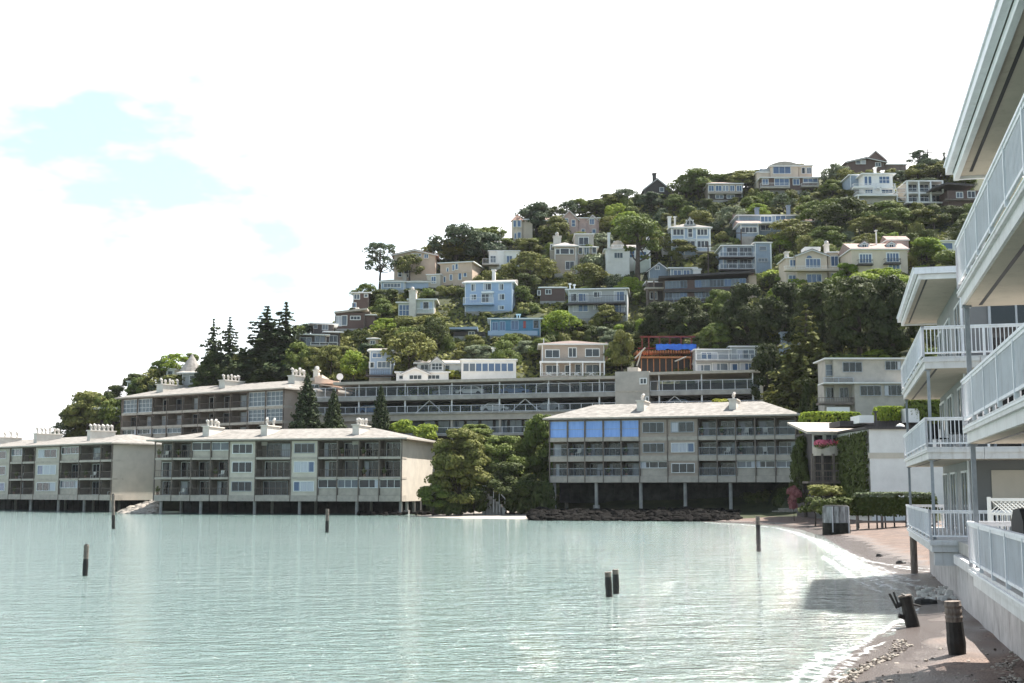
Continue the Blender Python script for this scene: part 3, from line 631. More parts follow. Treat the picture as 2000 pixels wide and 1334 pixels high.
def seawall(f, off, z1, label, u0=0, u1=None):  # wall colour kept near black to paint the shade under the blocks
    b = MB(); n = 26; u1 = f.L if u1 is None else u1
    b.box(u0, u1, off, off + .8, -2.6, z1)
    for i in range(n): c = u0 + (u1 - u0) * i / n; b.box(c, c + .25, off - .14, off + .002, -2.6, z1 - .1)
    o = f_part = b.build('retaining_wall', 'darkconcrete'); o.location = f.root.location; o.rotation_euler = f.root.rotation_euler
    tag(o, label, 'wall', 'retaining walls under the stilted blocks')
seawall(L1, 8.5, -.02, 'retaining wall painted dark as the shade beneath the three chimney waterfront block')
seawall(L0, 8.0, -.02, 'retaining wall painted dark as the shade beneath the waterfront block at the picture edge')
seawall(RB, 5.2, -.02, 'retaining wall painted dark as the deep shade behind the stilts of the blue glazed block')

# ------------------------------------------------------------------ parking terraces
T = Front('parking_terrace', 'long grey two level parking terrace with white glass railings and a stucco tower', 'parking garage', pt(612, 190.5), pt(1490, 173.9), 8.0)
T.z0 = 8.0
def tz(py): return T.z(py, 900)
uL, uT0, uT1, uR = 0.0, T.u(1205), T.u(1272), T.L
def tbox(name, u0, u1, y0, y1, z0, z1, m, parent=None):
    b = MB(); b.box(u0, u1, y0, y1, z0, z1); return T.part(name, b, m, parent)
uRoof = T.u(650)
tbox('roof_slab', uRoof, uT0 - .01, -.6, 9, tz(747), tz(741.5), 'slabpaint'); tbox('roof_slab', uT1 + .01, uR, -.6, 9, tz(741), tz(736), 'slabpaint')
for (a, c) in ((uL, uT0 - .02), (uT1 + .02, uR)):
    tbox('deck_slab', a, c, -.35, 12, tz(780), tz(771.5), 'concrete'); tbox('deck_slab', a, c, -.3, 12, tz(808), tz(805), 'concrete')
    tbox('deck_beam', a, c, .6, 1.1, tz(783), tz(780) - .003, 'darkconcrete')
    tbox('back_wall', a, c, 9.2, 9.5, tz(806), tz(748), 'darkconcrete')
    tbox('parapet_wall', a, c, .05, .5, tz(820), tz(808) - .003, 'stucco')
    T.rail(a + .05, c - .05, -.2, tz(771.5) + .003, tz(752.5) - tz(771.5), 'glass', 'railpaint'); T.rail(a + .05, c - .05, -.18, tz(805) + .003, tz(791.5) - tz(805), 'glass', 'railpaint')
for px in (698, 789, 881, 975, 1072, 1172, 1290, 1374, 1475):
    u = T.u(px); b = MB(); b.box(u - .09, u + .09, .06, .24, tz(771) , tz(747) if px < 1205 else tz(741)); b.box(u - .11, u + .11, .06, .26, tz(804.5), tz(780) - .004); T.part('post', b, 'railpaint')
for px in (836, 1025, 1320):
    u = T.u(px); z0, z1 = tz(805), tz(781); b = MB()
    for s in (-1, 1): b.tube([(u, .35, z1), (u + s * 2.2, .35, z0)], .07, 6)
    T.part('brace', b, 'railpaint')
# glazed gallery below the parapet
tbox('gallery_wall', uL, uT0, 1.6, 2.2, tz(862), tz(820), 'darkwall')
uG = T.u(790)
for i, px in enumerate(np.linspace(792, 1190, 15)):
    u = T.u(px); T.winm(u, u + 1.8, tz(845), tz(821), 2, 1, 1.6, 'glassgrey', 'darkwall', .06)
for px in (880, 975, 1080, 1180): u = T.u(px); tbox('column', u - .15, u + .15, .3, .6, tz(860), tz(820) - .003, 'stucco')
tbox('gallery_slab', uG - 2, uT0, -.3, 1.6, tz(851), tz(847.5), 'concrete'); T.rail(uG, uT0 - .2, -.15, tz(847.5) + .003, 1.0, 'glass', 'railpaint')
tbox('end_wall', uL - .3, uG - 4, .55, 1.2, tz(868), tz(805.5), 'stucco')
tw = tbox('tower', uT0, uT1, -.7, 9, tz(850), tz(734), 'stucco'); b = MB(); b.box(uT0 + 1.4, uT0 + 3.0, 2, 5, tz(734), tz(723)); T.part('stair_head', b, 'stucco')
T.win(1251, 740, 1262, 749, 2, 1, -.7, 'glass', 'trimwhite', .14); T.win(1262, 776, 1266, 784, 1, 1, -.7, 'glass', 'trimwhite', .1)
b = MB(); b.box(uT0, uT1, -.76, -.7, tz(773), tz(770)); T.part('string_course', b, 'slabpaint')
tbox('end_wall', uR, uR + .4, -1.2, 11, tz(840), tz(752), 'beige_pale')
b = MB(); b.prismx([(-.3, tz(771)), (6, tz(752)), (6, tz(742)), (-.3, tz(757))], uR + .01, uR + .3); T.part('stair_rail', b, 'white')
KEEP.append((600, 738, 1490, 822, 186, 'the parking terrace'))
KEEP.append((232, 745, 590, 830, 205, 'the grey roofed block')); KEEP.append((790, 820, 1060, 834, 186, None))

PLANT = []
# cars on the decks
def car(loc, rz, paint, label):
    r = empty('parked_car', loc, rz); tag(r, label, 'car', 'cars on the parking terrace')
    prof = [(-2.2, .35), (2.2, .35), (2.25, .75), (1.35, .92), (.75, 1.4), (-1.0, 1.42), (-1.75, .98), (-2.25, .9)]
    b = MB(); b.prism(prof, -.85, .85); b.build('body', paint, r)
    for s in (-1, 1):
        b = MB(); b.prism([(-1.45, .97), (1.15, .95), (.68, 1.34), (-.95, 1.35)], s * .855 - .012, s * .855 + .012); b.build('side_window', 'glassdark', r)
        for x in (-1.35, 1.4): b = MB(); b.tube([(x, s * .66, .33), (x, s * .88, .33)], .33, 12); b.build('wheel', 'black', r)
    b = MB(); b.quad([(.72, -.7, 1.37), (1.33, -.75, .95), (1.33, .75, .95), (.72, .7, 1.37)]); b.quad([(.74, -.7, 1.385), (1.35, -.75, .965), (1.35, .75, .965), (.74, .7, 1.385)]); b.build('windscreen', 'glassdark', r)
def on_deck(px, py, back):
    u = T.u(px); p = T.A + T.dir * u + T.back * back; return (p.x, p.y, T.z0 + tz(py) + .005)
tr = math.atan2(T.dir.y, T.dir.x)
for px, py, bk, paint, lb in ((716, 805, 2.2, 'carblue', 'blue parked car on the lower deck at its fir tree end'), (912, 771.5, 2.0, 'carwhite', 'white parked car behind the upper deck railing'), (1068, 805, 2.2, 'cargrey', 'grey parked car on the lower deck nearest the stucco tower'),
        (864, 771.5, 2.6, 'cargrey', 'grey parked car on the upper deck'), (1000, 771.5, 2.6, 'carblue', 'blue parked car on the upper deck'), (960, 805, 2.4, 'carwhite', 'white parked car on the lower deck'), (1330, 805, 2.2, 'carblue', 'blue parked car under the braced bay beside the tower')):
    car(on_deck(px, py, bk), tr + random.choice([0, math.pi]), paint, lb)
for a_, c_ in ((745, 860), (862, 980), (982, 1036)):
    u0, u1 = T.u(a_), T.u(c_); rg_ = np.random.default_rng(int(a_)); n = 700; C = np.stack([rg_.uniform(u0, u1, n), 7 + rg_.uniform(-.4, .4, n), tz(771.5) + .2 + 1.6 * rg_.uniform(size=n) ** .7], 1); PLANT.append((C, a_))
# white canopies over the upper deck
def canopy(px0, px1, py0, py1, deckpy, m, label, name='canopy'):
    u0, u1 = T.u(px0), T.u(px1); p = T.A + T.dir * u0 + T.back * 1.5; w = u1 - u0; zb = tz(deckpy); z1 = tz(py0) - zb; z0 = tz(py1) - zb
    r = empty(name, (p.x, p.y, T.z0 + zb + .004), tr); tag(r, label, 'canopy', 'canopies on the terrace'); n = 12; b = MB()
    pr = [(w * i / n, z0 + (z1 - z0) * math.sin(math.pi * i / n)) for i in range(n + 1)]
    b.prism(pr + [(x, z - .08) for x, z in pr[::-1]], 0, 4.5); b.build('cover', m, r)
    for x in (.1, w - .1):
        for y in (.2, 4.3): q = MB(); q.tube([(x, y, 0), (x, y, z0 + .12)], .05, 6); q.build('pole', 'whitemetal', r)
canopy(1040, 1112, 745.5, 757, 771.5, 'canvas', 'white arched canvas canopy behind the upper deck railing left of the tower')
canopy(1128, 1172, 744, 750, 771.5, 'leaf_yellow', 'lime yellow awning on the upper deck between white canopy and tower')

# ------------------------------------------------------------------ houses on the hill, each read from the photograph
H = House('hillside_house', 'white gabled cottage with dormer, just behind the parking terrace roof', 774, 902, 741, 'the white gabled cottage', top=697)
H.vol(774, 876, 741, 728, 'white', 0, 6, 'shed', 3, 'shingle_grey', .3); H.vol(787, 836, 741, 729, 'white', -.6, 5, 'gableF', 11, 'shingle_grey', .4)
H.vol(815, 902, 728, 711, 'white', 4.5, 7, 'gable', 10, 'shingle_grey', .6); H.vol(841, 866, 726, 709, 'white', 3.6, 6, 'gableF', 11, 'shingle_grey', .4)
H.win(800, 733, 823, 740.5, 3, 1, -.6); H.win(836, 733, 858, 740, 3, 1, 0); H.win(844, 710, 863, 722, 3, 2, 3.6); H.win(780, 734, 787, 740, 1, 1); H.win(822, 713, 836, 722, 2, 1, 4.5, 'glassdark'); H.win(870, 714, 878, 722, 1, 1, 4.5)
H = House('hillside_house', 'flat roofed white pavilion with a full width window wall, behind the parking terrace', 901, 1008, 738, 'the glass pavilion', top=681)
H.vol(901, 1008, 738, 704, 'white', 0, 7, 'flat', 2, 'canvas', .25); 
for i in range(8): H.win(905 + i * 12.4, 710, 915.5 + i * 12.4, 725, 1, 1, 0, random.choice(['glassblue', 'glassgrey', 'glassblue']), fw=.08)
H.chimney(961, 966, 680, 702, 4, 1, 'white', 0); H.keep(901, 700, 1018, 738)
H = House('hillside_house', 'taupe two storey house with brown hip roof and white posted porch', 1058, 1181, 734, 'the porch house', top=658)
H.vol(1058, 1181, 734, 674, 'taupewall', 1.6, 9, 'hip', 13, 'shingle_brown', .6)
for a in ((1066, 684, 1092, 698, 2, 1), (1111, 680, 1125, 697, 2, 1), (1144, 682, 1170, 696, 2, 1), (1067, 714, 1091, 729, 2, 1), (1104, 714, 1113, 731, 1, 1), (1124, 712, 1134, 731, 1, 1), (1145, 713, 1170, 729, 2, 1)): H.win(*a, 1.6, 'glassdark' if a[4] == 1 else 'glass')
H.blk('porch_roof', 1054, 705, 1182, 708.5, -.1, 1.69, 'trimwhite'); H.posts((1056, 1088, 1113, 1138, 1172, 1180), 708.5, 734, 0, .2); H.deck(1055, 1182, 727, 734, .1, 'bars', 'trimwhite', 'slabpaint', 0.1, name='porch_rail')
for x in (1072, 1101, 1126, 1155):
    b = MB(); u0, z0 = H.uz(x - 5, 733, 0); u1, z1 = H.uz(x + 5, 727.5, 0); b.tube([(u0, -.02, z0), (u1, -.02, z1)], .07, 5); b.tube([(u0, .1, z1), (u1, .1, z0)], .07, 5); H.part('cross_brace', b, 'trimwhite')
H.chimney(1061, 1063, 661, 676, 3, .5, 'white', 0, False); H.chimney(1183, 1187, 668, 734, 5, .8, 'pinkstone', 0, False)
H = House('building_site', 'half built house with rusty steel frame, orange joists and blue tarpaulin', 1242, 1352, 727, 'the half built house', cat='construction site', top=656)
H.vol(1246, 1350, 727, 699, 'brownwall', 4, 6, None, down=2)
for i, x in enumerate((1254, 1267, 1288, 1308, 1330, 1350)):
    for off in (1.5, 6):
        u, z1 = H.uz(x, 657, off); z0 = H.z(727, x, off); b = MB(); b.box(u - .09, u + .09, off - .09, off + .09, z0, z1); H.part('steel_post', b, 'redsteel')
H.blk('steel_beam', 1250, 656, 1358, 659, 1.35, .3, 'redsteel'); H.blk('steel_beam', 1250, 656, 1358, 659, 5.85, .3, 'redsteel'); H.blk('steel_beam', 1246, 679, 1354, 681.5, 1.3, .3, 'redsteel')
for i in range(21):
    u, z1 = H.uz(1244 + i * 5.1, 684, 0); z0 = H.z(696, 1244 + i * 5.1, 0); b = MB(); b.prismx([(0, z0 + .5), (0, z1), (5.5, z1 + .05), (5.5, z1 - .3)], u, u + .12); H.part('joist', b, 'lumber')
H.blk('floor_deck', 1244, 696, 1350, 699, -.1, 5, 'lumber'); H.blk('dark_void', 1248, 699.5, 1346, 726, 1.2, .2, 'darkwall')
for i in range(9):
    u, z0 = H.uz(1252 + i * 12, 726, .4); b = MB(); b.box(u, u + .15, .4, .55, z0, z0 + 2.2); H.part('stud', b, 'lumber')
b = MB(); n = 14
for i in range(n):
    xa, xb = 1281 + 79 * i / n, 1281 + 79 * (i + 1) / n
    ya = [672 + .7 * math.sin(i * 2.9 + k * 2.3) for k in (0, 1)]; yb = [683 + 1.2 * math.sin((i + k) * 1.1) + .8 * math.sin((i + k) * 2.7) for k in (0, 1)]
    A_, B_, C_, D_ = H.uz(xa, ya[0], 1), H.uz(xb, 672 + .7 * math.sin(i * 2.9 + 2.3), 1), H.uz(xb, yb[1], 1), H.uz(xa, yb[0], 1)
    b.quad([(D_[0], .9, D_[1]), (C_[0], .9, C_[1]), (B_[0], 1.0, B_[1]), (A_[0], 1.0, A_[1])], 0); b.quad([(A_[0], 1.0, A_[1]), (B_[0], 1.0, B_[1]), (B_[0], 4.6, B_[1] + .3), (A_[0], 4.6, A_[1] + .3)], 0)
H.part('tarpaulin', b, 'tarp')
for x, y, a, l in ((1240, 700, .8, 2.4), (1352, 712, 1.2, 3), (1244, 715, 1.25, 2.6), (1318, 706, .4, 2.0)):
    u, z0 = H.uz(x, y, -.3); b = MB(); b.tube([(u, -.3, z0), (u + l * math.cos(a), -.1, z0 + l * math.sin(a))], .12, 4); H.part('timber', b, 'beige_pale')
H = House('hillside_house', 'grey flat roofed house with a railed upper terrace, next to the building site', 1358, 1488, 728, 'the flat roofed terrace house', top=673)
H.vol(1358, 1426, 728, 684, 'greywall', 2.5, 8, 'flat', 2, 'slabpaint', .3); H.vol(1426.2, 1488, 728, 678, 'greywall', 2.5, 8, 'flat', 2, 'slabpaint', .3); H.vol(1358, 1488, 728, 705, 'greywall', 0, 2.48, None)
H.deck(1360, 1487, 691, 703, 1.2, 'glass', 'whitemetal', 'concrete', 0.5)
for a in ((1370, 689, 1400, 701, 3, 1, 2.5), (1440, 684, 1473, 700, 3, 1, 2.5), (1362, 713, 1387, 724, 2, 1, 0), (1392, 710, 1421, 723, 2, 1, 0), (1427, 711, 1440, 723, 1, 1, 0), (1446, 710, 1478, 724, 2, 1, 0)): H.win(*a, random.choice(['glassblue', 'glassgrey']), curtain=.3)
H = House('hillside_house', 'grey house with a pointed conical turret, far left below the twin firs', 352, 394, 752, 'the turret house', top=704)
H.vol(356, 394, 752, 730, 'greywall', 0, 6, 'hip', 12, 'shingle_grey', .8); u, z = H.uz(374, 728, 2.5); b = MB(); b.tube([(u, 2.5, z), (u, 2.5, z + 3.4)], [2.3, .06], 14); H.part('turret_roof', b, 'shingle_grey'); H.win(371, 734, 381, 748, 1, 2, 0, 'glassdark'); H.win(384, 736, 392, 748, 1, 2, 0, 'glassblue')
H = House('hillside_house', 'dark house with thin white flat roof beside the leftmost block', 183, 236, 832, 'the white roofed dark house', top=786)
H.vol(183, 236, 832, 800, 'darkwall', 0, 8, None); H.roof('flat', H.u(183), H.u(236), 0, 8, H.z(800, 200), .1, 'white', .8, th=.35, fascia='white'); H.blk('roof_box', 212, 784, 226, 792, 3, 2, 'bluegreywall'); H.win(224, 806, 233, 822, 1, 2, 0, 'glassgrey')
H = House('hillside_house', 'small dark house with one pale tall window among the far left trees', 248, 290, 772, 'the small dark house', top=742)
H.vol(250, 290, 772, 746, 'darkwall', 0, 7, 'flat', 2, 'darkwall', .3); H.win(250, 748, 262, 765, 2, 1, 0, 'glassgrey'); H.chimney(291, 294, 721, 746, 3, .6, 'darkwall', 0, False)
H = House('hillside_house', 'pale shed roofed outbuilding above the small dark house', 322, 346, 738, 'the pale outbuilding', top=718); H.vol(325, 340, 736, 722, 'white', 0, 4, 'shed', 3, 'slabpaint', .3); H.win(328, 725, 337, 734, 1, 1)
H = House('hillside_house', 'dark modern house of stepped glazed floors beside the tall firs', 583, 694, 692, 'the dark modern house', k=.2, top=632)
H.vol(586, 636, 690, 655, 'darkwall', 0, 8, 'flat', 2, 'darkwall', .7); H.vol(612, 652, 655, 634, 'darkwall', 4, 7, 'flat', 2, 'darkwall', .8); H.vol(636.2, 664, 690, 650, 'darkwall', 1.5, 8, 'flat', 2, 'white', .6)
for a in ((586, 660, 597, 674, 1, 1, 0), (599, 660, 607, 674, 1, 1, 0), (616, 655, 624, 669, 1, 1, 0), (626, 654, 636, 668, 1, 1, 0), (613, 634, 619, 641, 1, 1, 4), (630, 633, 640, 644, 2, 1, 4), (600, 682, 606, 690, 1, 1, 0), (644, 656, 658, 668, 2, 1, 1.5)): H.win(*a, random.choice(['glassgrey', 'glassgrey', 'glass']), 'metal')
H.deck(606, 660, 668, 675, 1.2, 'glass')
H = House('hillside_house', 'red brown wooden house with sloping white roof edges and a glazed corner', 650, 734, 640, 'the red brown house', top=604)
H.vol(655, 712, 642, 611, 'brownwall', 0, 8, None); b = MB(); u0, u1 = H.u(648), H.u(713); za, zb_ = H.z(613, 650), H.z(606, 712); b.prism([(u0, za), (u1, zb_), (u1, zb_ + .35), (u0, za + .35)], -.7, 8.4); H.part('roof', b, 'slabpaint'); H.vol(712.2, 732, 640, 616, 'brownwall', .6, 7, 'flat', 2, 'slabpaint', .3)
H.win(685, 618, 703, 624, 3, 1); H.win(655, 618, 667, 636, 4, 1, 0, 'curtain'); H.win(668, 617, 677, 635, 1, 1, 0, 'glassgrey'); H.chimney(695, 699, 602, 610, 3, .8, 'white', 0)
H = House('hillside_house', 'small red brown house on the skyline with a flat pale roof', 690, 720, 602, 'the skyline brown house', top=570)
H.vol(690, 720, 604, 573, 'brownwall', 0, 7, 'flat', 2, 'shingle_pink', .5); H.win(692, 575, 702, 584, 2, 1, 0, 'glassgrey'); H.win(712, 575, 718, 580, 1, 1, 0, 'glassgrey'); H.win(688.5, 592, 695, 600, 1, 1, 0, 'glassblue')
H = House('hillside_house', 'pale green house with broad cream chimney and blue shutters around a dark balcony door', 778, 850, 619, 'the broad chimney house', top=567)
H.vol(778, 801, 619, 592, 'greenwall', .4, 8, 'flat', 2, 'slabpaint', .5); H.vol(801.2, 848, 619, 586, 'greenwall', 0, 10, 'gable', 3, 'slabpaint', .6); H.chimney(799, 812, 568, 619, -.7, 2.6, 'chimneypaint', 2, potd=.25, poth=.5)
H.win(780, 596, 799, 616, 3, 2, .4, 'glassblue'); H.win(827, 590, 837, 604, 1, 1, 0, 'glassdark'); H.blk('shutter', 821, 590, 826, 604, -.1, .09, 'palebluewall'); H.blk('shutter', 838, 590, 844, 604, -.1, .09, 'palebluewall'); H.deck(814, 846, 602, 611, 1.3, 'bars', 'whitemetal'); H.keep(778, 566, 882, 612)
H.vol(842, 849, 619, 587, 'cream', 1, 10, None)
H = House('hillside_house', 'sky blue three storey house with grey gable roof and a small white balcony', 908, 1001, 607, 'the sky blue house', top=540, k=-.12)
H.vol(908, 1001, 607, 553, 'bluewall', 0, 8, 'gable', 11, 'shingle_grey', .5)
for a in ((921, 555.5, 928, 568, 2, 1), (945, 554.5, 959, 566, 2, 1), (975, 555, 983, 566, 2, 1), (919, 576, 930, 585, 2, 1), (941, 575, 962, 590, 3, 1), (974, 575, 985, 585, 2, 1), (974, 598, 984, 604, 2, 1)): H.win(*a, 0, 'glass', curtain=.3)
H.deck(904, 963, 581, 592, 1.8, 'bars', 'whitemetal', 'bluewall'); H.chimney(961, 967, 528, 542, 3.5, .8, 'white', 0); H.blk('awning', 940, 569, 964, 571.5, -1.0, 1.0, 'trimwhite'); H.keep(905, 540, 1008, 600)
H = House('hillside_house', 'long low teal house with flat roof and one red door', 957, 1056, 656, 'the teal house', top=618)
H.vol(957, 1056, 656, 624, 'tealwall', 0, 7, 'flat', 2, 'tealwall', .5)
for a in ((977, 629, 986, 645, 2, 1), (999, 627, 1012, 643, 2, 1), (1042, 626, 1052, 641, 1, 1), (962, 630, 972, 645, 2, 1)): H.win(*a, 0, 'glassblue' if a[0] < 1040 else 'glassdark', 'bluewall')
H.blk('door', 1022, 627, 1027, 641, -.06, .1, 'carred'); H.blk('low_wall', 953, 646, 1050, 655, -1.6, .3, 'bluewall'); H.chimney(1009, 1011, 615, 624, 3, .5, 'white', 0); H.chimney(1014, 1016, 615, 624, 3, .5, 'white', 0); H.keep(957, 622, 1066, 648)
H = House('hillside_house', 'low house with a slanting slate blue roof, tucked in trees left of the teal house', 878, 950, 657, 'the slate blue roof', top=636)
H.vol(886, 948, 657, 648, 'darkwall', 0, 6, None); b = MB(); u0, u1 = H.u(876), H.u(932); za, zb_ = H.z(644, 878), H.z(639, 930); b.prism([(u0, za), (u1, zb_ - .5), (u1, zb_), (u0, za + .35)], -.8, 6); H.part('roof', b, 'palebluewall'); H.win(916, 648, 926, 654, 2, 1)
H = House('hillside_house', 'tan mansion with a low gable roof on the skyline behind open branched tree', 770, 850, 549, 'the skyline mansion', top=488)
H.vol(770, 850, 549, 498, 'tan', 0, 9, 'gableF', 9, 'tile', .6); H.win(829, 497, 836, 504, 2, 1, 0, 'glassblue'); H.win(804, 496, 822, 500, 4, 1, 0, 'glassgrey'); H.win(790, 528, 797, 541, 1, 2); H.win(778, 530, 784, 540, 1, 2); H.chimney(786, 794, 536, 550, -1.2, .8, 'stucco', 0)
H = House('hillside_house', 'tan villa with terracotta roof, stepping down the slope beside the skyline mansion', 834, 922, 553, 'the terracotta villa', k=-.25, top=505)
H.vol(860, 922, 553, 514, 'tan', 0, 9, 'hip', 8, 'tile', .5); H.vol(834, 860, 553, 537, 'beige', -1.5, 6, 'flat', 2, 'tile', .2)
for a in ((884, 518, 887, 528, 1, 1, 0), (873, 524, 876, 531, 1, 1, 0), (890, 516, 894, 526, 1, 1, 0), (867, 541, 870, 551, 1, 1, 0), (879, 537, 883, 547, 1, 1, 0), (896, 534, 901, 546, 1, 1, 0), (843, 541, 851, 553, 2, 1, -1.5), (906, 530, 911, 540, 1, 1, 0)): H.win(*a, 'glassblue')
H.blk('cornice', 860, 531, 922, 532.5, -.15, .2, 'tan'); H.keep(834, 506, 925, 553)
H = House('hillside_house', 'low pale blue house with two curved white roofs on the skyline edge', 744, 850, 565, 'the curved roof house', top=545)
H.vol(744, 790, 566, 551, 'palebluewall', 0, 7, 'arch', 4, 'slabpaint', .4); H.vol(791, 850, 564, 552, 'palebluewall', 1, 7, 'arch', 4, 'slabpaint', .4); H.win(750, 554, 782, 561, 5, 1, 0, 'glassgrey')
H = House('hillside_house', 'white boxy house with arched window and a dark roof terrace rail', 944, 1014, 520, 'the white box house', top=484)
H.vol(955, 1014, 522, 491, 'white', 0, 8, 'flat', 2, 'darkwall', .25); H.vol(971, 984, 522, 489, 'white', -.6, 4, None); H.win(990, 500, 1000, 513, 2, 1, 0, 'glassblue'); H.win(958, 500, 968, 513, 2, 1, 0, 'glassgrey'); H.deck(942, 975, 505, 515, 2, 'bars'); H.rail(H.u(956), H.u(1012), .2, H.z(490, 980), 1.0, 'bars', 'darkwall')
H = House('hillside_house', 'cream octagonal tower house with arched windows and red tile cap', 999, 1040, 469, 'the tower house', top=418)
u0, u1, zb_, z1 = H.u(1000), H.u(1022), H.z(469, 1010), H.z(430, 1010); r_ = (u1 - u0) / 2 * 1.08; uc = (u0 + u1) / 2
b = MB(); b.tube([(uc, r_, zb_ - 3), (uc, r_, z1)], r_, 8); H.part('tower', b, 'cream'); b = MB(); b.tube([(uc, r_, z1), (uc, r_, z1 + 1.6)], [r_ * 1.25, .05], 8); H.part('tower_roof', b, 'tile')
H.vol(1019, 1040, 469, 430, 'cream', 1.5, 7, 'hip', 9, 'tile', .5)
for a in ((1003, 431, 1008, 443), (1011, 431, 1017, 443), (1005, 456, 1008, 466), (1011, 454, 1017, 468)): H.win(*a, 1, 1, .02, 'glassblue')
H = House('hillside_house', 'pink stone gabled mansion with grey roof near the hilltop', 1062, 1170, 457, 'the pink stone mansion', top=410)
H.vol(1062, 1096, 457, 432, 'pinkstone', .8, 8, 'gable', 18, 'shingle_pink', .4); H.vol(1095, 1129, 457, 428, 'pinkstone', 0, 9, 'gableF', 17, 'shingle_pink', .4); H.vol(1129.2, 1170, 457, 427, 'pinkstone', .6, 8, 'gable', 9, 'shingle_grey', .4); H.vol(1149, 1166, 457, 428, 'pinkstone', .3, 5, 'gableF', 8, 'shingle_pink', .3); H.vol(1073, 1084, 440, 431, 'pinkstone', .4, 4, 'gableF', 8, 'shingle_pink', .2)
for a in ((1075, 428, 1082, 434, 2, 1, .4), (1102, 427, 1109, 434, 2, 1, 0), (1117, 430, 1123, 442, 1, 2, 0), (1152, 428, 1160, 438, 2, 1, .3), (1136, 448, 1142, 455, 1, 1, .6), (1157, 448, 1163, 455, 1, 1, .3)): H.win(*a, 'glassblue')
H = House('hillside_house', 'taupe house with hip roofed bay and a square modern dormer box', 1083, 1166, 534, 'the dormer box house', top=455)
H.vol(1083, 1126, 534, 482, 'taupewall', 0, 6, 'hip', 13, 'shingle_grey', .5, fascia='trimwhite'); H.vol(1123, 1160, 534, 458, 'stucco', 2, 7, 'flat', 2, 'slabpaint', .2); H.vol(1126.2, 1166, 534, 484, 'taupewall', .8, 5, 'hip', 8, 'shingle_grey', .4); H.vol(1075, 1084, 500, 476, 'stucco', 2, 5, None)
for a in ((1086, 487, 1093, 496, 1, 1, 0), (1095, 486, 1111, 496, 1, 1, 0), (1113, 487, 1120, 496, 1, 1, 0), (1131, 464, 1149, 478, 2, 1, 2), (1130, 483, 1137, 496, 1, 1, .8), (1141, 483, 1150, 496, 2, 1, .8), (1157, 484, 1164, 494, 1, 1, .8), (1105, 511, 1121, 526, 2, 1, 0), (1076, 478, 1082, 488, 1, 1, 2)): H.win(*a, 'glass' if a[0] != 1141 else 'glassgrey')
H.chimney(1081, 1096, 462, 480, 3, 1.5, 'chimneypaint', 3, potd=.22, poth=.6)
H = House('hillside_house', 'white villa with barrel dormer and two white chimneys behind the tall layered cypress', 1181, 1272, 534, 'the barrel dormer villa', top=450)
H.vol(1183, 1230, 534, 488, 'white', 0, 7, 'hip', 7, 'shingle_grey', .4); H.vol(1230.2, 1271, 534, 486, 'white', 1.5, 8, 'gable', 14, 'shingle_grey', .4); H.vol(1196, 1217, 488, 480, 'white', 2, 5, 'arch', 14, 'slabpaint', .2)
H.chimney(1187, 1192, 456, 500, -.4, 1.2, 'white', 0); H.chimney(1263, 1269, 450, 490, 1.2, 1.2, 'white', 0); H.win(1199, 472, 1213, 481, 2, 1, 2, 'glass'); H.win(1230, 490, 1239, 503, 1, 2, 1.5, 'glassblue'); H.win(1250, 492, 1262, 506, 2, 2, 1.5, 'glassblue'); H.win(1200, 494, 1216, 504, 3, 1, 0, 'glassgrey'); H.vol(1240, 1271, 534, 508, 'greenwall', -.4, 3, None)
H = House('hillside_house', 'grey blue Victorian house with white trim, front gable and double window dormer', 1311, 1387, 496, 'the grey blue Victorian', top=420)
H.vol(1311, 1387, 498, 446, 'palebluewall', 0, 9, 'hip', 18, 'shingle', .5); H.vol(1336, 1358, 446, 441, 'white', 1, 5, 'gableF', 17, 'shingle', .35)
for a in ((1315, 448, 1335, 459, 3, 1, 0), (1344, 447, 1352, 463, 1, 2, 0), (1362, 448, 1381, 459, 3, 1, 0), (1314, 471, 1335, 482, 3, 1, 0), (1339, 471, 1357, 482, 2, 1, 0), (1362, 471, 1383, 483, 3, 1, 0), (1341, 431, 1346, 439, 1, 1, 1), (1348, 431, 1353, 439, 1, 1, 1)): H.win(*a, 'glass', fw=.16)
H.blk('belt_course', 1310, 466, 1388, 468, -.2, .25, 'trimwhite'); H.posts((1311.5, 1336, 1360, 1386.5), 446, 497, -.08, .22, name='pilaster'); H.deck(1360, 1396, 483, 490, 1.5, 'bars'); H.chimney(1305, 1311, 424, 450, 2, 1, 'white', 0); H.chimney(1317, 1320, 424, 440, 3, .7, 'white', 0); H.keep(1297, 420, 1394, 480)
H.vol(1293, 1311, 498, 452, 'white', 3, 6, 'flat', 2, 'shingle', .2); H.win(1297, 458, 1303, 480, 1, 2, 3, 'glassgrey')
H = House('hillside_house', 'dark slate gabled cabin beside the trunk of the layered cypress', 1267, 1307, 543, 'the dark gabled cabin', top=511); H.vol(1267, 1307, 543, 528, 'bluegreywall', 0, 7, 'gableF', 15, 'darkwall', .5); H.win(1280, 520, 1287, 526, 2, 1, 0, 'glassgrey')
H = House('hillside_house', 'low slate house with white sunlit end wall above the long dark house', 1309, 1369, 542, 'the low slate house', top=519); H.vol(1309, 1358, 543, 525, 'bluegreywall', 0, 6, 'flat', 2, 'bluegreywall', .5); H.vol(1354, 1369, 543, 527, 'white', -.5, 5, 'flat', 2, 'white', .2); H.win(1316, 528, 1330, 538, 2, 1, 0, 'glassblue'); H.win(1335, 528, 1347, 538, 2, 1, 0, 'glassblue')
H = House('hillside_house', 'slate grey modern house with two stacked glass balconies and white roof trim', 1411, 1507, 531, 'the slate modern house', top=470)
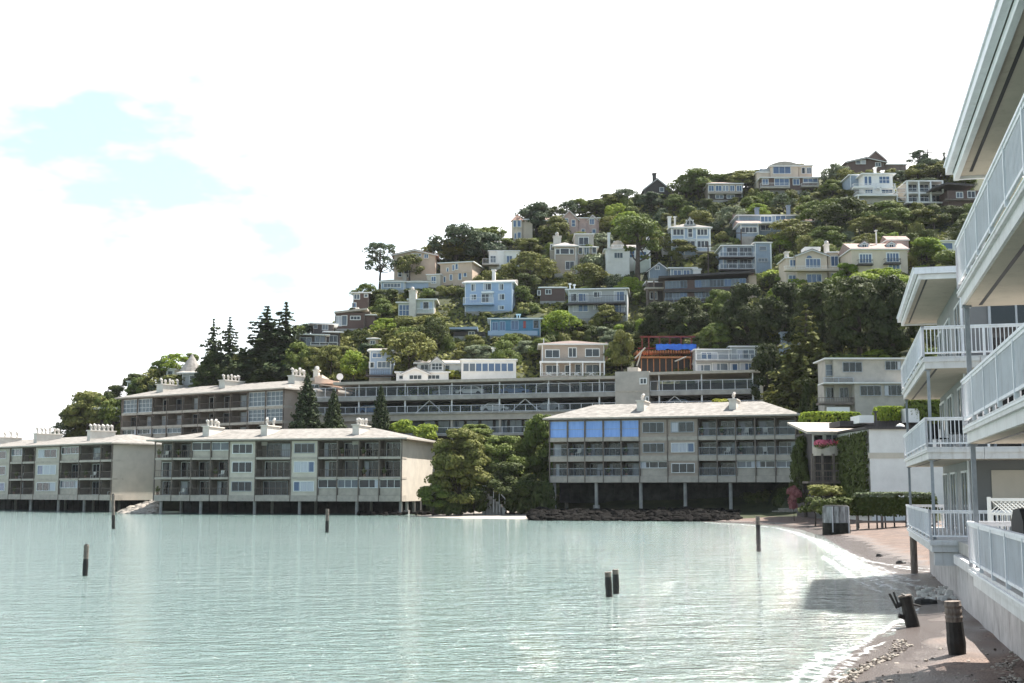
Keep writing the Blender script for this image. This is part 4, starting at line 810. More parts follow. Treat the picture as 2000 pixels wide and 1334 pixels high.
H.vol(1411, 1475, 533, 481, 'bluegreywall', 0, 8, 'flat', 2, 'slabpaint', .4); H.vol(1474, 1507, 533, 475, 'bluegreywall', -.6, 9, 'flat', 2, 'slabpaint', .3); H.deck(1406, 1474, 492, 501, 2, 'glass', 'whitemetal', 'darkwall'); H.deck(1406, 1474, 515, 525, 2, 'glass', 'whitemetal', 'darkwall')
for a in ((1484, 482, 1496, 489, 1, 1, -.6), (1481, 505, 1499, 511, 3, 1, -.6), (1420, 484, 1440, 499, 2, 1, 0), (1445, 484, 1468, 499, 3, 1, 0), (1420, 508, 1440, 523, 2, 1, 0), (1445, 508, 1468, 523, 3, 1, 0)): H.win(*a, 'glassgrey' if a[0] > 1480 else 'glass', 'metal')
H.blk('corner_board', 1505.5, 474, 1508, 532, -.72, .3, 'trimwhite')
H = House('hillside_house', 'very long dark two level house with glazed galleries standing over the shaded cypress slope', 1298, 1478, 592, 'the long dark house', k=-.1, top=530)
H.vol(1298, 1462, 592, 546, 'brownwall', 0, 8, None); H.vol(1462, 1478, 570, 538, 'tan', .5, 7, None); b = MB(); u0, u1 = H.u(1292), H.u(1484); za, zb_ = H.z(545, 1296), H.z(534, 1480); b.prism([(u0, za), (u1, zb_), (u1, zb_ + .4), (u0, za + .4)], -1, 8.5); H.part('roof', b, 'darkwall')
for y0, y1 in ((550, 563), (570, 585)):
    for i in range(11):
        xx = 1300 + i * 14.4; dy = -i * .55
        if i in (3,): continue
        H.win(xx, y0 + dy, xx + 12.6, y1 + dy, 2, 1, 0, random.choice(['glassgrey', 'glassblue', 'glass', 'glassgrey']), 'bluegreywall', .07)
H.deck(1298, 1440, 582, 589, 1.2, 'glass', 'metal', 'darkwall'); H.blk('fascia', 1296, 566, 1440, 569, -.5, .4, 'darkwall')
H = House('hillside_house', 'dark open timber porch house left of the long dark house', 1260, 1297, 602, 'the timber porch', top=545); H.vol(1266, 1296, 602, 552, 'darkwall', 2, 5, 'flat', 2, 'brownwall', .6); H.posts((1263, 1277, 1296), 548, 602, 0, .25, 'woodpost'); H.blk('floor_edge', 1260, 561, 1297, 564, -.2, 2, 'slabpaint'); H.win(1270, 571, 1283, 584, 2, 1, 2, 'glassdark')
H = House('hillside_house', 'long grey apartment house with dark balcony rails and a bright white end wall', 1110, 1223, 628, 'the grey apartment house', k=-.12, top=559)
H.vol(1110, 1223, 620, 566, 'greywall', 0, 9, 'flat', 2, 'bluegreywall', .6); H.vol(1223, 1226, 634, 567, 'white', 0, 9, None)
for a in ((1112, 574, 1126, 588, 2, 1), (1130, 574, 1148, 588, 2, 1), (1160, 571, 1174, 580, 2, 1), (1200, 570, 1219, 587, 2, 1), (1120, 597, 1148, 608, 3, 1), (1160, 594, 1175, 603, 2, 1), (1199, 594, 1219, 609, 2, 1)): H.win(*a, 0, 'glassblue' if a[2] - a[0] > 15 else 'glass', curtain=.3)
H.deck(1106, 1222, 578, 590, 1.5, 'bars', 'darkwall', 'darkwall'); H.deck(1195, 1222, 600, 610, 1.4, 'bars', 'darkwall', 'darkwall'); H.chimney(1112, 1114, 555, 566, 2, .5, 'white', 0); H.chimney(1120.5, 1122.5, 557, 566, 2, .5, 'white', 0); H.keep(1110, 560, 1236, 618)
H = House('hillside_house', 'small dark brown cabin with white roof edge above the grey apartment house', 1052, 1106, 588, 'the brown cabin', top=555); H.vol(1055, 1104, 588, 563, 'brownwall', 0, 6, 'flat', 2, 'white', .4); H.win(1050.5, 568, 1055, 576, 1, 1); H.win(1066, 566, 1076, 574, 2, 1, 0, 'glassdark')
H = House('hillside_house', 'cream villa with a great arched window under its front gable', 1556, 1639, 556, 'the arched window villa', top=478)
H.vol(1556, 1617, 558, 499, 'cream', 0, 8, 'gableF', 11, 'shingle_grey', .4); H.vol(1617, 1639, 558, 494, 'cream', .8, 7, 'flat', 2, 'white', .3); H.vol(1535, 1556, 558, 505, 'cream', 1.2, 6, 'flat', 2, 'white', .3)
uw0, zw = H.uz(1574, 522, 0); uw1 = H.u(1601); b = MB(); n = 12; uc = (uw0 + uw1) / 2; hw = (uw1 - uw0) / 2 * .72; zs = H.z(504, 1588); b.prism([(uc + hw * math.cos(math.pi * i / n), zs + hw * .92 * math.sin(math.pi * i / n)) for i in range(n + 1)], -.06, .1); H.part('arched_window', b, 'glassblue')
for a in ((1574, 506, 1602, 522, 4, 1, 0), (1623, 501, 1637, 520, 2, 1, .8), (1576, 536, 1604, 552, 3, 1, 0), (1624, 535, 1632, 548, 1, 1, .8), (1543, 508, 1554, 521, 2, 1, 1.2), (1541, 538, 1554, 552, 2, 1, 1.2)): H.win(*a, 'glassblue')
H.deck(1533, 1639, 519, 526, 1.2, 'bars', 'trimwhite', 'cream'); H.chimney(1612, 1620, 478, 496, 2, 1.2, 'chimneypaint', 1, potd=.3, poth=.5); H.chimney(1534, 1541, 493, 506, 1.5, 1, 'chimneypaint', 0); H.blk('roof_box', 1572, 482, 1603, 489, 4, 3, 'white')
H = House('hillside_house', 'yellow house with pink dormered roof and french windows over iron balconies', 1663, 1773, 534, 'the pink dormered house', top=456)
H.vol(1663, 1773, 517, 488, 'cream', 0, 8, 'gable', 20, 'shingle_pink', .3); H.vol(1668, 1773, 534, 516, 'darkwall', .3, 6, None); H.vol(1733, 1775, 486, 470, 'pinkstone', 5.5, 4, 'gable', 12, 'shingle_pink', .2)
for x in (1688, 1741): H.vol(x - 8, x + 8, 487, 477, 'palebluewall', 1.2, 4, 'gableF', 5, 'shingle_pink', .2); H.win(x - 4, 478, x + 4, 486, 2, 1, 1.2, 'glass')
for a in ((1679, 497, 1702, 513, 4, 1), (1732, 495, 1755, 511, 4, 1), (1736, 518, 1757, 530, 3, 1)): H.win(*a, 0, 'glassblue', fw=.16)
H.deck(1676, 1706, 507, 515, .9, 'bars', 'black', 'darkwall'); H.deck(1728, 1760, 505, 513, .9, 'bars', 'black', 'darkwall'); H.chimney(1711, 1713, 451, 470, 3, .4, 'white', 0)
H = House('hillside_house', 'long low house with stepped brown roofs and two blue grey chimneys', 1442, 1586, 462, 'the twin chimney house', top=403)
H.vol(1442, 1586, 462, 422, 'bluegreywall', 2.5, 7, 'gable', 9, 'shingle_pink', .5); H.vol(1446, 1482, 462, 438, 'bluegreywall', -.5, 5, 'gable', 11, 'shingle_pink', .6); H.vol(1541, 1588, 458, 434, 'brownwall', -.3, 5, 'gable', 10, 'shingle_pink', .5)
for a in ((1486, 423, 1507, 433, 3, 1, 2.5), (1515, 422, 1534, 431, 2, 1, 2.5)): H.win(*a, 'glassblue')
H.win(1448, 444, 1478, 454, 4, 1, -.5, 'glass'); H.win(1486, 440, 1504, 450, 2, 1, 2.5); H.chimney(1476, 1483, 407, 425, 3.5, 1.2, 'bluegreywall', 0); H.chimney(1538, 1544, 402, 424, 3.5, 1.2, 'bluegreywall', 0); H.blk('parapet', 1484, 433.5, 1540, 436, 0, 2, 'white')
H = House('hillside_house', 'skyline house with flat pink roof above a row of white framed windows', 1383, 1450, 389, 'the pink roofed skyline house', top=346)
H.vol(1383, 1450, 391, 360, 'taupewall', 0, 7, 'gable', 11, 'shingle_pink', .4); H.blk('deck_edge', 1383, 376, 1450, 378, -.9, .9, 'slabpaint'); H.blk('undercroft', 1386, 378.5, 1449, 390, -.06, .1, 'darkwall')
for x0, x1 in ((1384, 1394), (1398, 1409), (1412, 1416), (1418, 1422), (1426, 1434), (1439, 1449)): H.win(x0, 363, x1, 373, 2, 1, 0, 'glassblue')
H.win(1398, 381, 1412, 387, 2, 1, -.06, 'glassgrey'); H.win(1420, 381, 1434, 387, 2, 1, -.06, 'glassgrey'); H.chimney(1448.5, 1451, 340, 360, 3, .7, 'brownwall', 0)
H = House('hillside_house', 'hilltop house with arched roof over one big window and a lower flat roofed floor', 1486, 1600, 372, 'the arched roof house', top=314)
H.vol(1505, 1560, 345, 326, 'cream', 1, 7, 'arch', 14, 'slabpaint', .5); H.win(1510, 323, 1544, 339, 3, 1, 1, 'glassblue'); H.vol(1560.2, 1587, 345, 324, 'cream', 1.5, 6, 'flat', 2, 'slabpaint', .2); H.win(1566, 328, 1572, 339, 1, 1, 1.5, 'glassdark'); H.win(1576, 328, 1584, 339, 2, 1, 1.5, 'glassgrey'); H.vol(1478, 1505, 345, 337, 'cream', 2, 5, 'shedX', 9, 'metal', .2); H.win(1484, 331, 1503, 337, 2, 1, 2, 'glassblue')
H.vol(1488, 1600, 372, 348, 'brownwall', -1, 8, 'flat', 2, 'shingle_pink', .5)
for a in ((1489, 350, 1500, 360, 2, 1), (1513, 349, 1541, 362, 3, 1), (1549, 350, 1561, 361, 2, 1), (1569, 349, 1597, 356, 3, 1)): H.win(*a, -1, 'glassblue')
H.deck(1486, 1543, 357, 365, 1.4, 'bars', 'whitemetal', 'slabpaint', -1); H.deck(1566, 1600, 357, 363, 1.4, 'bars', 'whitemetal', 'slabpaint', -1)
H = House('hillside_house', 'white modern hilltop house with broad decks on three levels and tall corner windows', 1686, 1747, 393, 'the white modern house', top=338)
H.vol(1686, 1745, 393, 341, 'white', 0, 8, 'flat', 2, 'white', .6); H.vol(1660, 1686, 366, 343, 'bluegreywall', 3.5, 6, 'flat', 2, 'white', .4)
for a in ((1688, 345, 1694, 361, 1, 1), (1696, 345, 1702, 361, 1, 1), (1717, 345, 1737, 358, 3, 2), (1690, 371, 1704, 377, 3, 1), (1722, 367, 1743, 377, 3, 1)): H.win(*a, 0, 'glassblue')
H.deck(1668, 1708, 358, 364, 1.6, 'bars', 'whitemetal', 'trimwhite'); H.deck(1713, 1750, 358, 365, 1.6, 'bars', 'whitemetal', 'trimwhite'); H.deck(1673, 1754, 374, 380, 2.5, 'bars', 'whitemetal', 'trimwhite'); H.posts((1676, 1752), 380, 394, -2.3, .2); H.posts((1720, 1746), 365, 377, -1.5, .2); H.chimney(1708, 1712, 328, 340, 3, .7, 'white', 0); H.chimney(1722, 1727, 334, 340, 3, .7, 'white', 0); H.keep(1658, 338, 1756, 392)
H = House('hillside_house', 'square house with a white three by two frame of open balconies', 1771, 1841, 400, 'the white framed house', top=352)
H.vol(1772, 1840, 400, 354, 'stucco', 1.8, 7, 'flat', 2, 'white', .1); H.posts((1771.5, 1794, 1817, 1840.5), 353, 396, 0, .3); H.blk('frame_beam', 1770, 352, 1842, 354.5, -.2, 2, 'white'); H.blk('floor_slab', 1770, 376, 1842, 378, -.1, 1.9, 'white'); H.blk('floor_slab', 1770, 394, 1842, 396.5, -.1, 1.9, 'white'); H.blk('undercroft', 1775, 396.6, 1838, 401, .5, 1, 'darkwall')
for i in range(3):
    for y in (361, 382): H.win(1773 + i * 23, y, 1790.5 + i * 23, y + 12, 2, 1, 1.8, 'glass', fw=.1)
    for y in (370, 388): H.rail(H.u(1773 + i * 23), H.u(1792 + i * 23), -.02, H.z(y + 6.5, 1780), .95, 'glass', 'whitemetal')
H = House('hillside_house', 'dark brown hilltop house with a steep pyramid roof and long grey shed roof', 1656, 1770, 336, 'the pyramid roof house', top=295, D=292)
H.vol(1656, 1727, 338, 317, 'brownwall', 0, 8, 'gableF', 8, 'shingle_brown', .8); H.vol(1692, 1728, 325, 311, 'shingle_brown', 4, 7, 'gableF', 16, 'shingle_brown', .5); H.vol(1727.2, 1770, 338, 322, 'shingle_brown', 2, 8, 'gable', 9, 'shingle_brown', .3); H.win(1682, 313, 1690, 320, 1, 1, 0, 'curtain'); H.win(1672, 314, 1680, 320, 1, 1, 0, 'glassgrey'); H.win(1710, 318, 1720, 325, 2, 1, 0, 'glassgrey')
H = House('hillside_house', 'dark house with an upswept roof edge, hard by the near white building', 1846, 1915, 404, 'the upswept roof house', top=360); H.vol(1850, 1915, 404, 372, 'brownwall', 0, 7, None); b = MB(); u0, um, u1 = H.u(1843), H.u(1872), H.u(1925); za, zb_, zc = H.z(371, 1846), H.z(362, 1872), H.z(366, 1920); b.prism([(u0, za), (um, zb_), (u1, zc), (u1, zc + .4), (um, zb_ + .4), (u0, za + .3)], -1, 7); H.part('roof', b, 'darkwall'); H.win(1868, 376, 1880, 386, 2, 1, 0, 'glassgrey'); H.win(1890, 374, 1904, 386, 2, 1, 0, 'glass'); H.blk('deck_edge', 1846, 388, 1915, 391, -1, 1, 'woodpost')
H = House('hillside_house', 'dark brown chalet with steep roof and square chimney on the skyline', 1256, 1322, 380, 'the skyline chalet', top=338); H.vol(1259, 1308, 382, 369, 'darkwall', 0, 8, 'gableF', 20, 'darkwall', .5); H.chimney(1275, 1282, 339, 362, 1, 1.2, 'darkwall', 0); H.win(1289, 367, 1296, 374, 1, 1, 0, 'glassgrey'); H.vol(1308, 1322, 382, 374, 'darkwall', 1, 5, 'shed', 4, 'shingle_pink', .3)
H = House('hillside_house', 'grey two storey apartment house with thin white roof lines below the cypress slope', 1608, 1770, 815, 'the grey apartments', D=144, top=698)
H.vol(1628, 1770, 820, 701, 'stucco', 1.6, 5, None); H.vol(1609, 1629, 820, 749, 'stucco', 2.2, 3, None); H.vol(1669, 1778, 820, 748, 'stucco', 0, 1.58, None); H.vol(1611, 1643, 747, 703, 'stucco', 2.4, 3.5, None)
H.blk('roof_edge', 1611, 698.5, 1772, 701, 1.0, 5.8, 'white'); H.blk('roof_edge', 1609, 746.5, 1776, 749, -.4, 2.9, 'white')
for a in ((1613, 713, 1640, 733, 2, 2, 2.4), (1646, 708, 1683, 726, 3, 1, 1.6), (1729, 706, 1759, 722, 3, 1, 1.6), (1614, 758, 1629, 778, 2, 1, 2.2), (1640, 758, 1656, 777, 2, 1, 1.6), (1680, 754, 1720, 772, 3, 1, 0), (1728, 753, 1763, 772, 3, 1, 0)): H.win(*a, 'glassgrey' if a[0] == 1613 else 'glassdark', 'metal', .07, curtain=.2 if a[0] > 1700 else 0)
H.deck(1609, 1668, 737, 748, 1.0, 'glass', 'metal', 'slabpaint', 2.2); H.deck(1600, 1668, 776, 786, 1.5, 'bars', 'woodpost', 'woodpost', 1.6); H.blk('garden_wall', 1616, 795, 1660, 812, -1.2, .4, 'white')
H = House('hillside_house', 'small white house with one big window half hidden by the near building', 1828, 1880, 492, 'the small white house', top=469); H.vol(1830, 1880, 496, 472, 'white', 0, 6, 'flat', 2, 'slabpaint', .4); H.win(1839, 475, 1860, 486, 1, 1, 0, 'glassblue')
H = House('hillside_house', 'blue grey gable end poking out beside the big conifer', 1524, 1560, 690, 'the gable by the conifer', top=650); H.vol(1526, 1562, 690, 670, 'palebluewall', 0, 7, 'gableF', 20, 'shingle_grey', .4); H.chimney(1526, 1538, 650, 690, -.4, 1.3, 'palebluewall', 0)
H = House('hillside_house', 'pale house glimpsed through trees, blue grey upper floor and a dark deck', 716, 770, 738, 'the half hidden pale house', top=678); H.vol(722, 764, 738, 686, 'palebluewall', 0, 7, 'gable', 8, 'shingle_grey', .4); H.win(738, 707, 762, 718, 3, 1, 0, 'glassgrey'); H.win(728, 690, 745, 698, 2, 1, 0, 'glassblue'); H.deck(714, 770, 722, 732, 1.6, 'bars', 'darkwall', 'darkwall'); H.win(722, 708, 730, 718, 1, 1, 0, 'glassdark')
H = House('hillside_house', 'little tan roofed hut glimpsed between bushes above the half hidden pale house', 718, 740, 676, 'the little hut', top=654); H.vol(720, 738, 676, 663, 'tan', 0, 4, 'hip', 5, 'shingle_grey', .4); H.win(724, 666, 732, 672, 2, 1)
# tan restaurant with awnings at the left end of the terrace
H = House('restaurant', 'tan terrace restaurant with sloping awnings and a satellite dish, left of the parking deck', 600, 690, 772, 'the tan restaurant', D=196, cat='restaurant', top=728)
H.vol(598, 660, 780, 744, 'tan', 0, 7, None, down=4); H.roof('shedX', H.u(598), H.u(622), 0, 7, H.z(744, 610), .8, 'beige', .3); b = MB(); p_ = [H.uz(617, 736, 0), H.uz(664, 747, 0)]; b.prism([(p_[0][0], p_[0][1]), (p_[1][0], p_[1][1]), (p_[1][0], p_[1][1] - .25), (p_[0][0], p_[0][1] - 1.2)], -1.2, 6); H.part('roof', b, 'awning'); H.chimney(612, 622, 724, 740, 1, 1.4, 'chimneypaint', 1, potd=.3, poth=.4)
for (x0, y0, x1, y1, off) in ((628, 752, 668, 757, -1.5), (650, 757, 690, 763, -2.5)):
    a_, c_ = H.uz(x0, y0, off), H.uz(x1, y1, off); b = MB(); b.prism([(a_[0], a_[1]), (c_[0], c_[1]), (c_[0], c_[1] - .12), (a_[0], a_[1] - .12)], off - 1.6, off + 1.5); H.part('awning', b, 'awning')
u, z = H.uz(664, 742, 0); b = MB(); b.tube([(u, .2, z - 1), (u, .2, z + .3)], .05, 6); b.tube([(u, .1, z + .5), (u, -.12, z + .5)], [.1, .55], 12); H.part('satellite_dish', b, 'whitemetal')
H.win(606, 752, 622, 764, 2, 1, 0, 'glassdark'); H.win(630, 758, 655, 768, 3, 1, 0, 'glassdark')
# white walled house by the beach, with its flower balcony wing
H = House('beach_house', 'tall blank white walled house by the beach with ivy corner and flat dark roof', 1697, 1850, 985, 'the white walled house', D=112, cat='house', top=795)
WHITE = H; H.vol(1697, 1850, 985, 838, 'white', 0, 12, None); H.blk('roof_edge', 1690, 833, 1850, 838, -.25, 12.5, 'darkwall')
H.blk('parapet_box', 1678, 811, 1707, 826, 3, 3, 'white'); H.blk('parapet_box', 1767, 798, 1796, 825, 4, 3, 'white'); u, z = H.uz(1761, 833, 1); b = MB()
for i in range(5): pass
b.tube([(u, 1.4, z), (u, 1.4, z + .12), (u, 1.4, z + .24), (u, 1.4, z + .3)], [.42, .36, .2, .02], 14); H.part('skylight', b, 'canvas')
u, z = H.uz(1711, 833, 1); b = MB(); b.tube([(u, 1, z - .1), (u, 1, z + 1.3)], .1, 8); b.box(u - .2, u + .2, .8, 1.2, z + 1.3, z + 1.4); H.part('flue', b, 'darkwall'); b = MB(); z0 = H.z(895, 1760); b.box(H.u(1697) + .02, H.u(1850), -.05, -.003, z0, z0 + .5); H.part('wall_band', b, 'beige_pale')
H.blk('roof_ramp', 1640, 822, 1790, 833, 5, 4, 'darkwall')
H = House('flower_balcony_house', 'low house with shallow grey roof and rounded balcony full of pink and red flowers', 1582, 1698, 992, 'the flower balcony house', D=122, cat='house', top=834)
H.vol(1588, 1696, 1000, 843, 'darkwall', 1.5, 8, None); H.vol(1588, 1690, 882, 843, 'stucco', 1.0, .48, None, down=0); b = MB(); a_, c_ = H.uz(1574, 843, -.2), H.uz(1652, 838, -.2); b.prismx([(-.6, c_[1] - .5), (8, c_[1] + .9), (8, c_[1] + 1.1), (-.6, c_[1] - .25)], a_[0], H.u(1700)); H.part('roof', b, 'slabpaint')
H.win(1589, 850, 1607, 872, 1, 1, 1.0, 'glassdark', 'trimwhite', .16); H.win(1613, 850, 1637, 864, 2, 1, 1.0, 'glassgrey', 'trimwhite', .16); H.win(1648, 848, 1653, 864, 1, 1, 1.0, 'glassdark'); H.win(1657, 846, 1663, 862, 1, 1, 1.0, 'glassdark')
uc, zf = H.uz(1626, 886, 0); b = MB(); n = 12; pts = [(uc + 1.75 * math.cos(math.pi * i / n), 1.0 - 1.9 * math.sin(math.pi * i / n)) for i in range(n + 1)]
for i in range(n): (ax, ay), (bx, by) = pts[i], pts[i + 1]; b.quad([(ax, ay, zf - .2), (bx, by, zf - .2), (bx, by, zf + .75), (ax, ay, zf + .75)])
b.quad([(x, y, zf - .2) for x, y in pts]); b.quad([(x, y, zf + .02) for x, y in pts]); bal = H.part('balcony', b, 'slabpaint'); FLOWER = (H, uc, zf)
H.deck(1640, 1698, 878, 884, 1.6, 'bars', 'woodpost', 'slabpaint', 1.0); H.posts((1586, 1606, 1628, 1650, 1672, 1692), 886, 995, -1.2, .2, 'woodpost'); H.blk('lower_deck', 1578, 940, 1696, 944, -1.5, 2.4, 'woodpost')
for y in (904, 918, 930): H.blk('trellis_rail', 1584, y, 1694, y + 1.6, -1.16, .1, 'woodpost')
for x in range(1590, 1692, 11): H.blk('trellis_slat', x, 896, x + 1.3, 940, -1.1, .06, 'woodpost')
H.rail(H.u(1580), H.u(1694), -1.3, H.z(940, 1640), 1.0, 'bars', 'woodpost')
# flag on the slope, garden umbrella with the broad chimney house
def flagpole(px, py0, py1, label):
    D = Dt(px, py1); p = P(px, py1, D); h = (py1 - py0) * D / F; r = empty('flagpole', p); tag(r, label, 'flagpole')
    b = MB(); b.tube([(0, 0, -1), (0, 0, h)], .07, 6); b.build('pole', 'whitemetal', r)
    b = MB(); n = 8
    for i in range(n):
        a0, a1 = -1.5 * i / n, -1.5 * (i + 1) / n; b.quad([(a0, .15 * math.sin(i), h - .3), (a1, .15 * math.sin(i + 1), h - .3 - .6 * (i + 1) / n), (a1, .15 * math.sin(i + 1), h - 1.5 - .9 * (i + 1) / n), (a0, .15 * math.sin(i), h - 1.5 - .9 * i / n)], 0 if i < 4 else 1)
    b.build('flag', ['canvas', 'redflag'], r)
flagpole(588, 630, 662, 'white flagpole with drooping red and white flag beside the dark modern house')
def utility_pole(px, y0, y1, label, off=0.0):
    D = Dt(px, y1) - off; p = P(px, y1, D); h = (y1 - y0) * D / F; r = empty('utility_pole', p); tag(r, label, 'utility pole', 'utility poles on the hill')
    b = MB(); b.tube([(0, 0, -2), (0, 0, h)], [.16, .11], 7); b.build('pole', 'bark', r); b = MB(); b.box(-1.1, 1.1, -.06, .06, h - .9, h - .75); b.build('crossarm', 'bark', r)
utility_pole(1384, 470, 545, 'thin utility pole between the grey blue Victorian and the slate modern house', 4)
utility_pole(1448, 446, 480, 'pale pole in front of the twin chimney house', 4); utility_pole(1814, 288, 345, 'thin mast on the hilltop skyline beside the near roof', 0)

# ------------------------------------------------------------------ trees
def quads_mesh(name, C, Nn, S, rg, m, extra=None, aspect=1.0):
    """leaf clumps: one small quad per centre C, facing roughly Nn, of half size S"""
    n = len(C); Nn = Nn / np.maximum(np.linalg.norm(Nn, axis=1, keepdims=True), 1e-6)
    t = rg.normal(size=(n, 3)); t -= (t * Nn).sum(1, keepdims=True) * Nn; t /= np.maximum(np.linalg.norm(t, axis=1, keepdims=True), 1e-6); w = np.cross(Nn, t)
    S = np.asarray(S).reshape(-1, 1) * np.ones((n, 1)); a = t * S; b = w * S * aspect
    V = np.stack([C - a - b * .4, C + b * 1.0 - a * .1, C + a + b * .3, C - b * .9 + a * .1], 1).reshape(-1, 3)
    Fv = np.arange(4 * n).reshape(-1, 4)
    if extra is not None:
        ev, ef = extra; Fl = Fv.tolist() + [[i + 4 * n for i in q] for q in ef]; V = np.concatenate([V, ev])
    else: Fl = Fv.tolist()
    me = bpy.data.meshes.new(name); me.from_pydata(V.tolist(), [], Fl); me.materials.append(M[m]); me.update(); return me
def sphere_pts(n, rg): v = rg.normal(size=(n, 3)); return v / np.linalg.norm(v, axis=1, keepdims=True)
def core(blobs, k=.62):
    V = []; Fc = []
    for c, r in blobs:
        o = len(V); nu, nv = 8, 5
        for i in range(nv + 1):
            for j in range(nu):
                th = math.pi * i / nv; ph = 2 * math.pi * j / nu; V.append((c[0] + r[0] * k * math.sin(th) * math.cos(ph), c[1] + r[1] * k * math.sin(th) * math.sin(ph), c[2] + r[2] * k * math.cos(th)))
        for i in range(nv):
            for j in range(nu): Fc.append([o + i * nu + j, o + (i + 1) * nu + j, o + (i + 1) * nu + (j + 1) % nu, o + i * nu + (j + 1) % nu])
    return np.array(V), Fc
def crown_lobes(seed, w, h, z0, nl, nq, ls, flat=.72, lob=.30, top=1.0, jit=.55, sparse=False):
    """a crown of width w from z0 to z0+h built from nl lobes spread through a dome"""
    rg = np.random.default_rng(seed); B = []
    for i in range(nl):
        a = rg.uniform(0, 2 * math.pi); rr = math.sqrt(rg.uniform(0, 1)); zz = rg.uniform(.12, 1)
        lim = math.sqrt(max(.02, 1 - (max(0, zz - .28) / .74) ** 2)) * (1 if zz > .3 else .8 + .6 * zz)
        r = w * lob * rg.uniform(.6, 1.15)
        cx, cy = math.cos(a) * rr * lim * (w / 2 - r * .55), math.sin(a) * rr * lim * (w / 2 - r * .55)
        if rg.uniform() < .55 and rr < .9: k = .92 / max(rr, .3); cx *= min(k, 1.6); cy *= min(k, 1.6)
        B.append((np.array([cx, cy, z0 + min(zz * h, h - r * flat * .7)]), np.array([r, r, r * flat])))
    per = nq // nl; C = []; Nn = []
    for c, r in B:
        d = sphere_pts(per, rg); d[:, 2] = np.where(d[:, 2] < -.45, -d[:, 2], d[:, 2]); rad = rg.uniform(.70, 1.10, (per, 1))
        C.append(c + d * r * rad); Nn.append(d + rg.normal(size=(per, 3)) * jit * .7 + np.array([0, 0, .25]))
    C = np.concatenate(C); Nn = np.concatenate(Nn); return C, Nn, rg.uniform(.65, 1.35, len(C)) * ls, (None if sparse else core(B)), rg, B
def trunk_mesh(name, h, r, B=None, seed=0, lean=0.0, limbs=5, top=.75):
    rg = random.Random(seed); b = MB(); pts = [(0, 0, -1.5)] + [(lean * (k / 5) ** 1.5 * h + rg.uniform(-.1, .1), rg.uniform(-.1, .1), h * top * k / 5) for k in range(1, 6)]
    b.tube(pts, [r * 1.35, r, r * .85, r * .7, r * .55, r * .35], 8)
    if B:
        for c, rr in sorted(B, key=lambda q: -q[1][0])[:limbs]:
            k = rg.randint(2, 4); p = Vector(pts[k]); q = Vector(c); m_ = p.lerp(q, .5) + Vector((0, 0, -.15 * h * .3)); b.tube([p, m_, q], [r * .45, r * .3, r * .12], 6)
    me_o = b.v, b.f; me = bpy.data.meshes.new(name); me.from_pydata(b.v, [], b.f); me.materials.append(M['bark']); me.update(); return me
def conifer(seed, w, h, tiers, per, ls, droop=.25, taper=1.0, ragged=.25, thin=1.0):
    """spire of whorled drooping branches; each branch a flat spray of leaf clumps"""
    rg = np.random.default_rng(seed); C = []; Nn = []; S = []
    for t in range(tiers):
        f = t / (tiers - 1); z = h * (.06 + .92 * f); rad = w / 2 * (1 - f) ** taper * rg.uniform(1 - ragged, 1 + ragged) + .12; nb = max(4, int(8 * (1 - f) + 4)); a0 = rg.uniform(0, 6.28)
        for j in range(nb):
            a = a0 + 6.283 * j / nb + rg.normal() * .22; L = rad * rg.uniform(1 - ragged * 1.6, 1 + ragged * .6); n = max(4, int(per * (L / (w / 2)) ** 1.2 * thin)); q = rg.uniform(.05, 1, n) ** .8
            sp = rg.normal(size=n) * L * .13 * (1.15 - q); zz = z - droop * L * q ** 1.3 + L * .12 * q ** 3 + rg.normal(size=n) * .05 * L
            C.append(np.stack([np.cos(a) * q * L - np.sin(a) * sp, np.sin(a) * q * L + np.cos(a) * sp, zz], 1)); Nn.append(np.stack([np.cos(a) * .35 * np.ones(n), np.sin(a) * .35 * np.ones(n), np.ones(n)], 1) + rg.normal(size=(n, 3)) * .45); S.append(np.full(n, ls) * rg.uniform(.7, 1.3, n))
    b = MB(); return np.concatenate(C), np.concatenate(Nn), np.concatenate(S), None, rg, None
PROTO = {}
def proto(kind, data, w, h, m, trunk=None):
    C, Nn, S, ex, rg, B = data; me = quads_mesh('crown', C, Nn, S, rg, m, ex); PROTO[kind] = (me, trunk, w, h)
for i, (w, h, nl, nq, lob) in enumerate([(9, 6.2, 26, 4600, .20), (10, 6.5, 34, 5200, .17), (8, 6.6, 24, 4200, .21), (11, 6.0, 36, 5400, .16), (7.5, 7.2, 28, 4400, .20)]):
    d = crown_lobes(20 + i, w, h, 1.3, nl, int(nq * (.78 if i in (1, 3) else 1)), .21, lob=lob * (.9 if i in (1, 3) else 1), sparse=i in (1, 3), jit=.55 if i != 3 else .8); proto('round%d' % i, d, w, h + 1.5, 'leaf_mid', trunk_mesh('trunk', 5.5, .28, d[5], i))
for i, (w, h, nl, nq) in enumerate([(4, 2.3, 13, 1500), (4.6, 2.0, 15, 1600), (3.6, 2.8, 12, 1400)]):
    d = crown_lobes(40 + i, w, h, .1, nl, nq, .17, lob=.25); proto('shrub%d' % i, d, w, h + .2, 'leaf_mid', trunk_mesh('stem', 1.6, .09, d[5], i, limbs=4))
for i in range(2):   # wide flat topped pine / cypress with gaps
    d = crown_lobes(60 + i, 11, 5.5, 4.2, 20, 3000, .26, flat=.42, lob=.20, sparse=True); proto('pine%d' % i, d, 11, 10, 'leaf_dark', trunk_mesh('trunk', 9, .38, d[5], 9 + i, .05, 12, .85))
d = crown_lobes(66, 11.5, 8.0, 3.0, 30, 3100, .21, flat=.6, lob=.125, sparse=True, jit=.9); proto('open', d, 11.5, 11.4, 'leaf_blue', trunk_mesh('trunk', 9.5, .3, d[5], 12, .02, 28, .9))
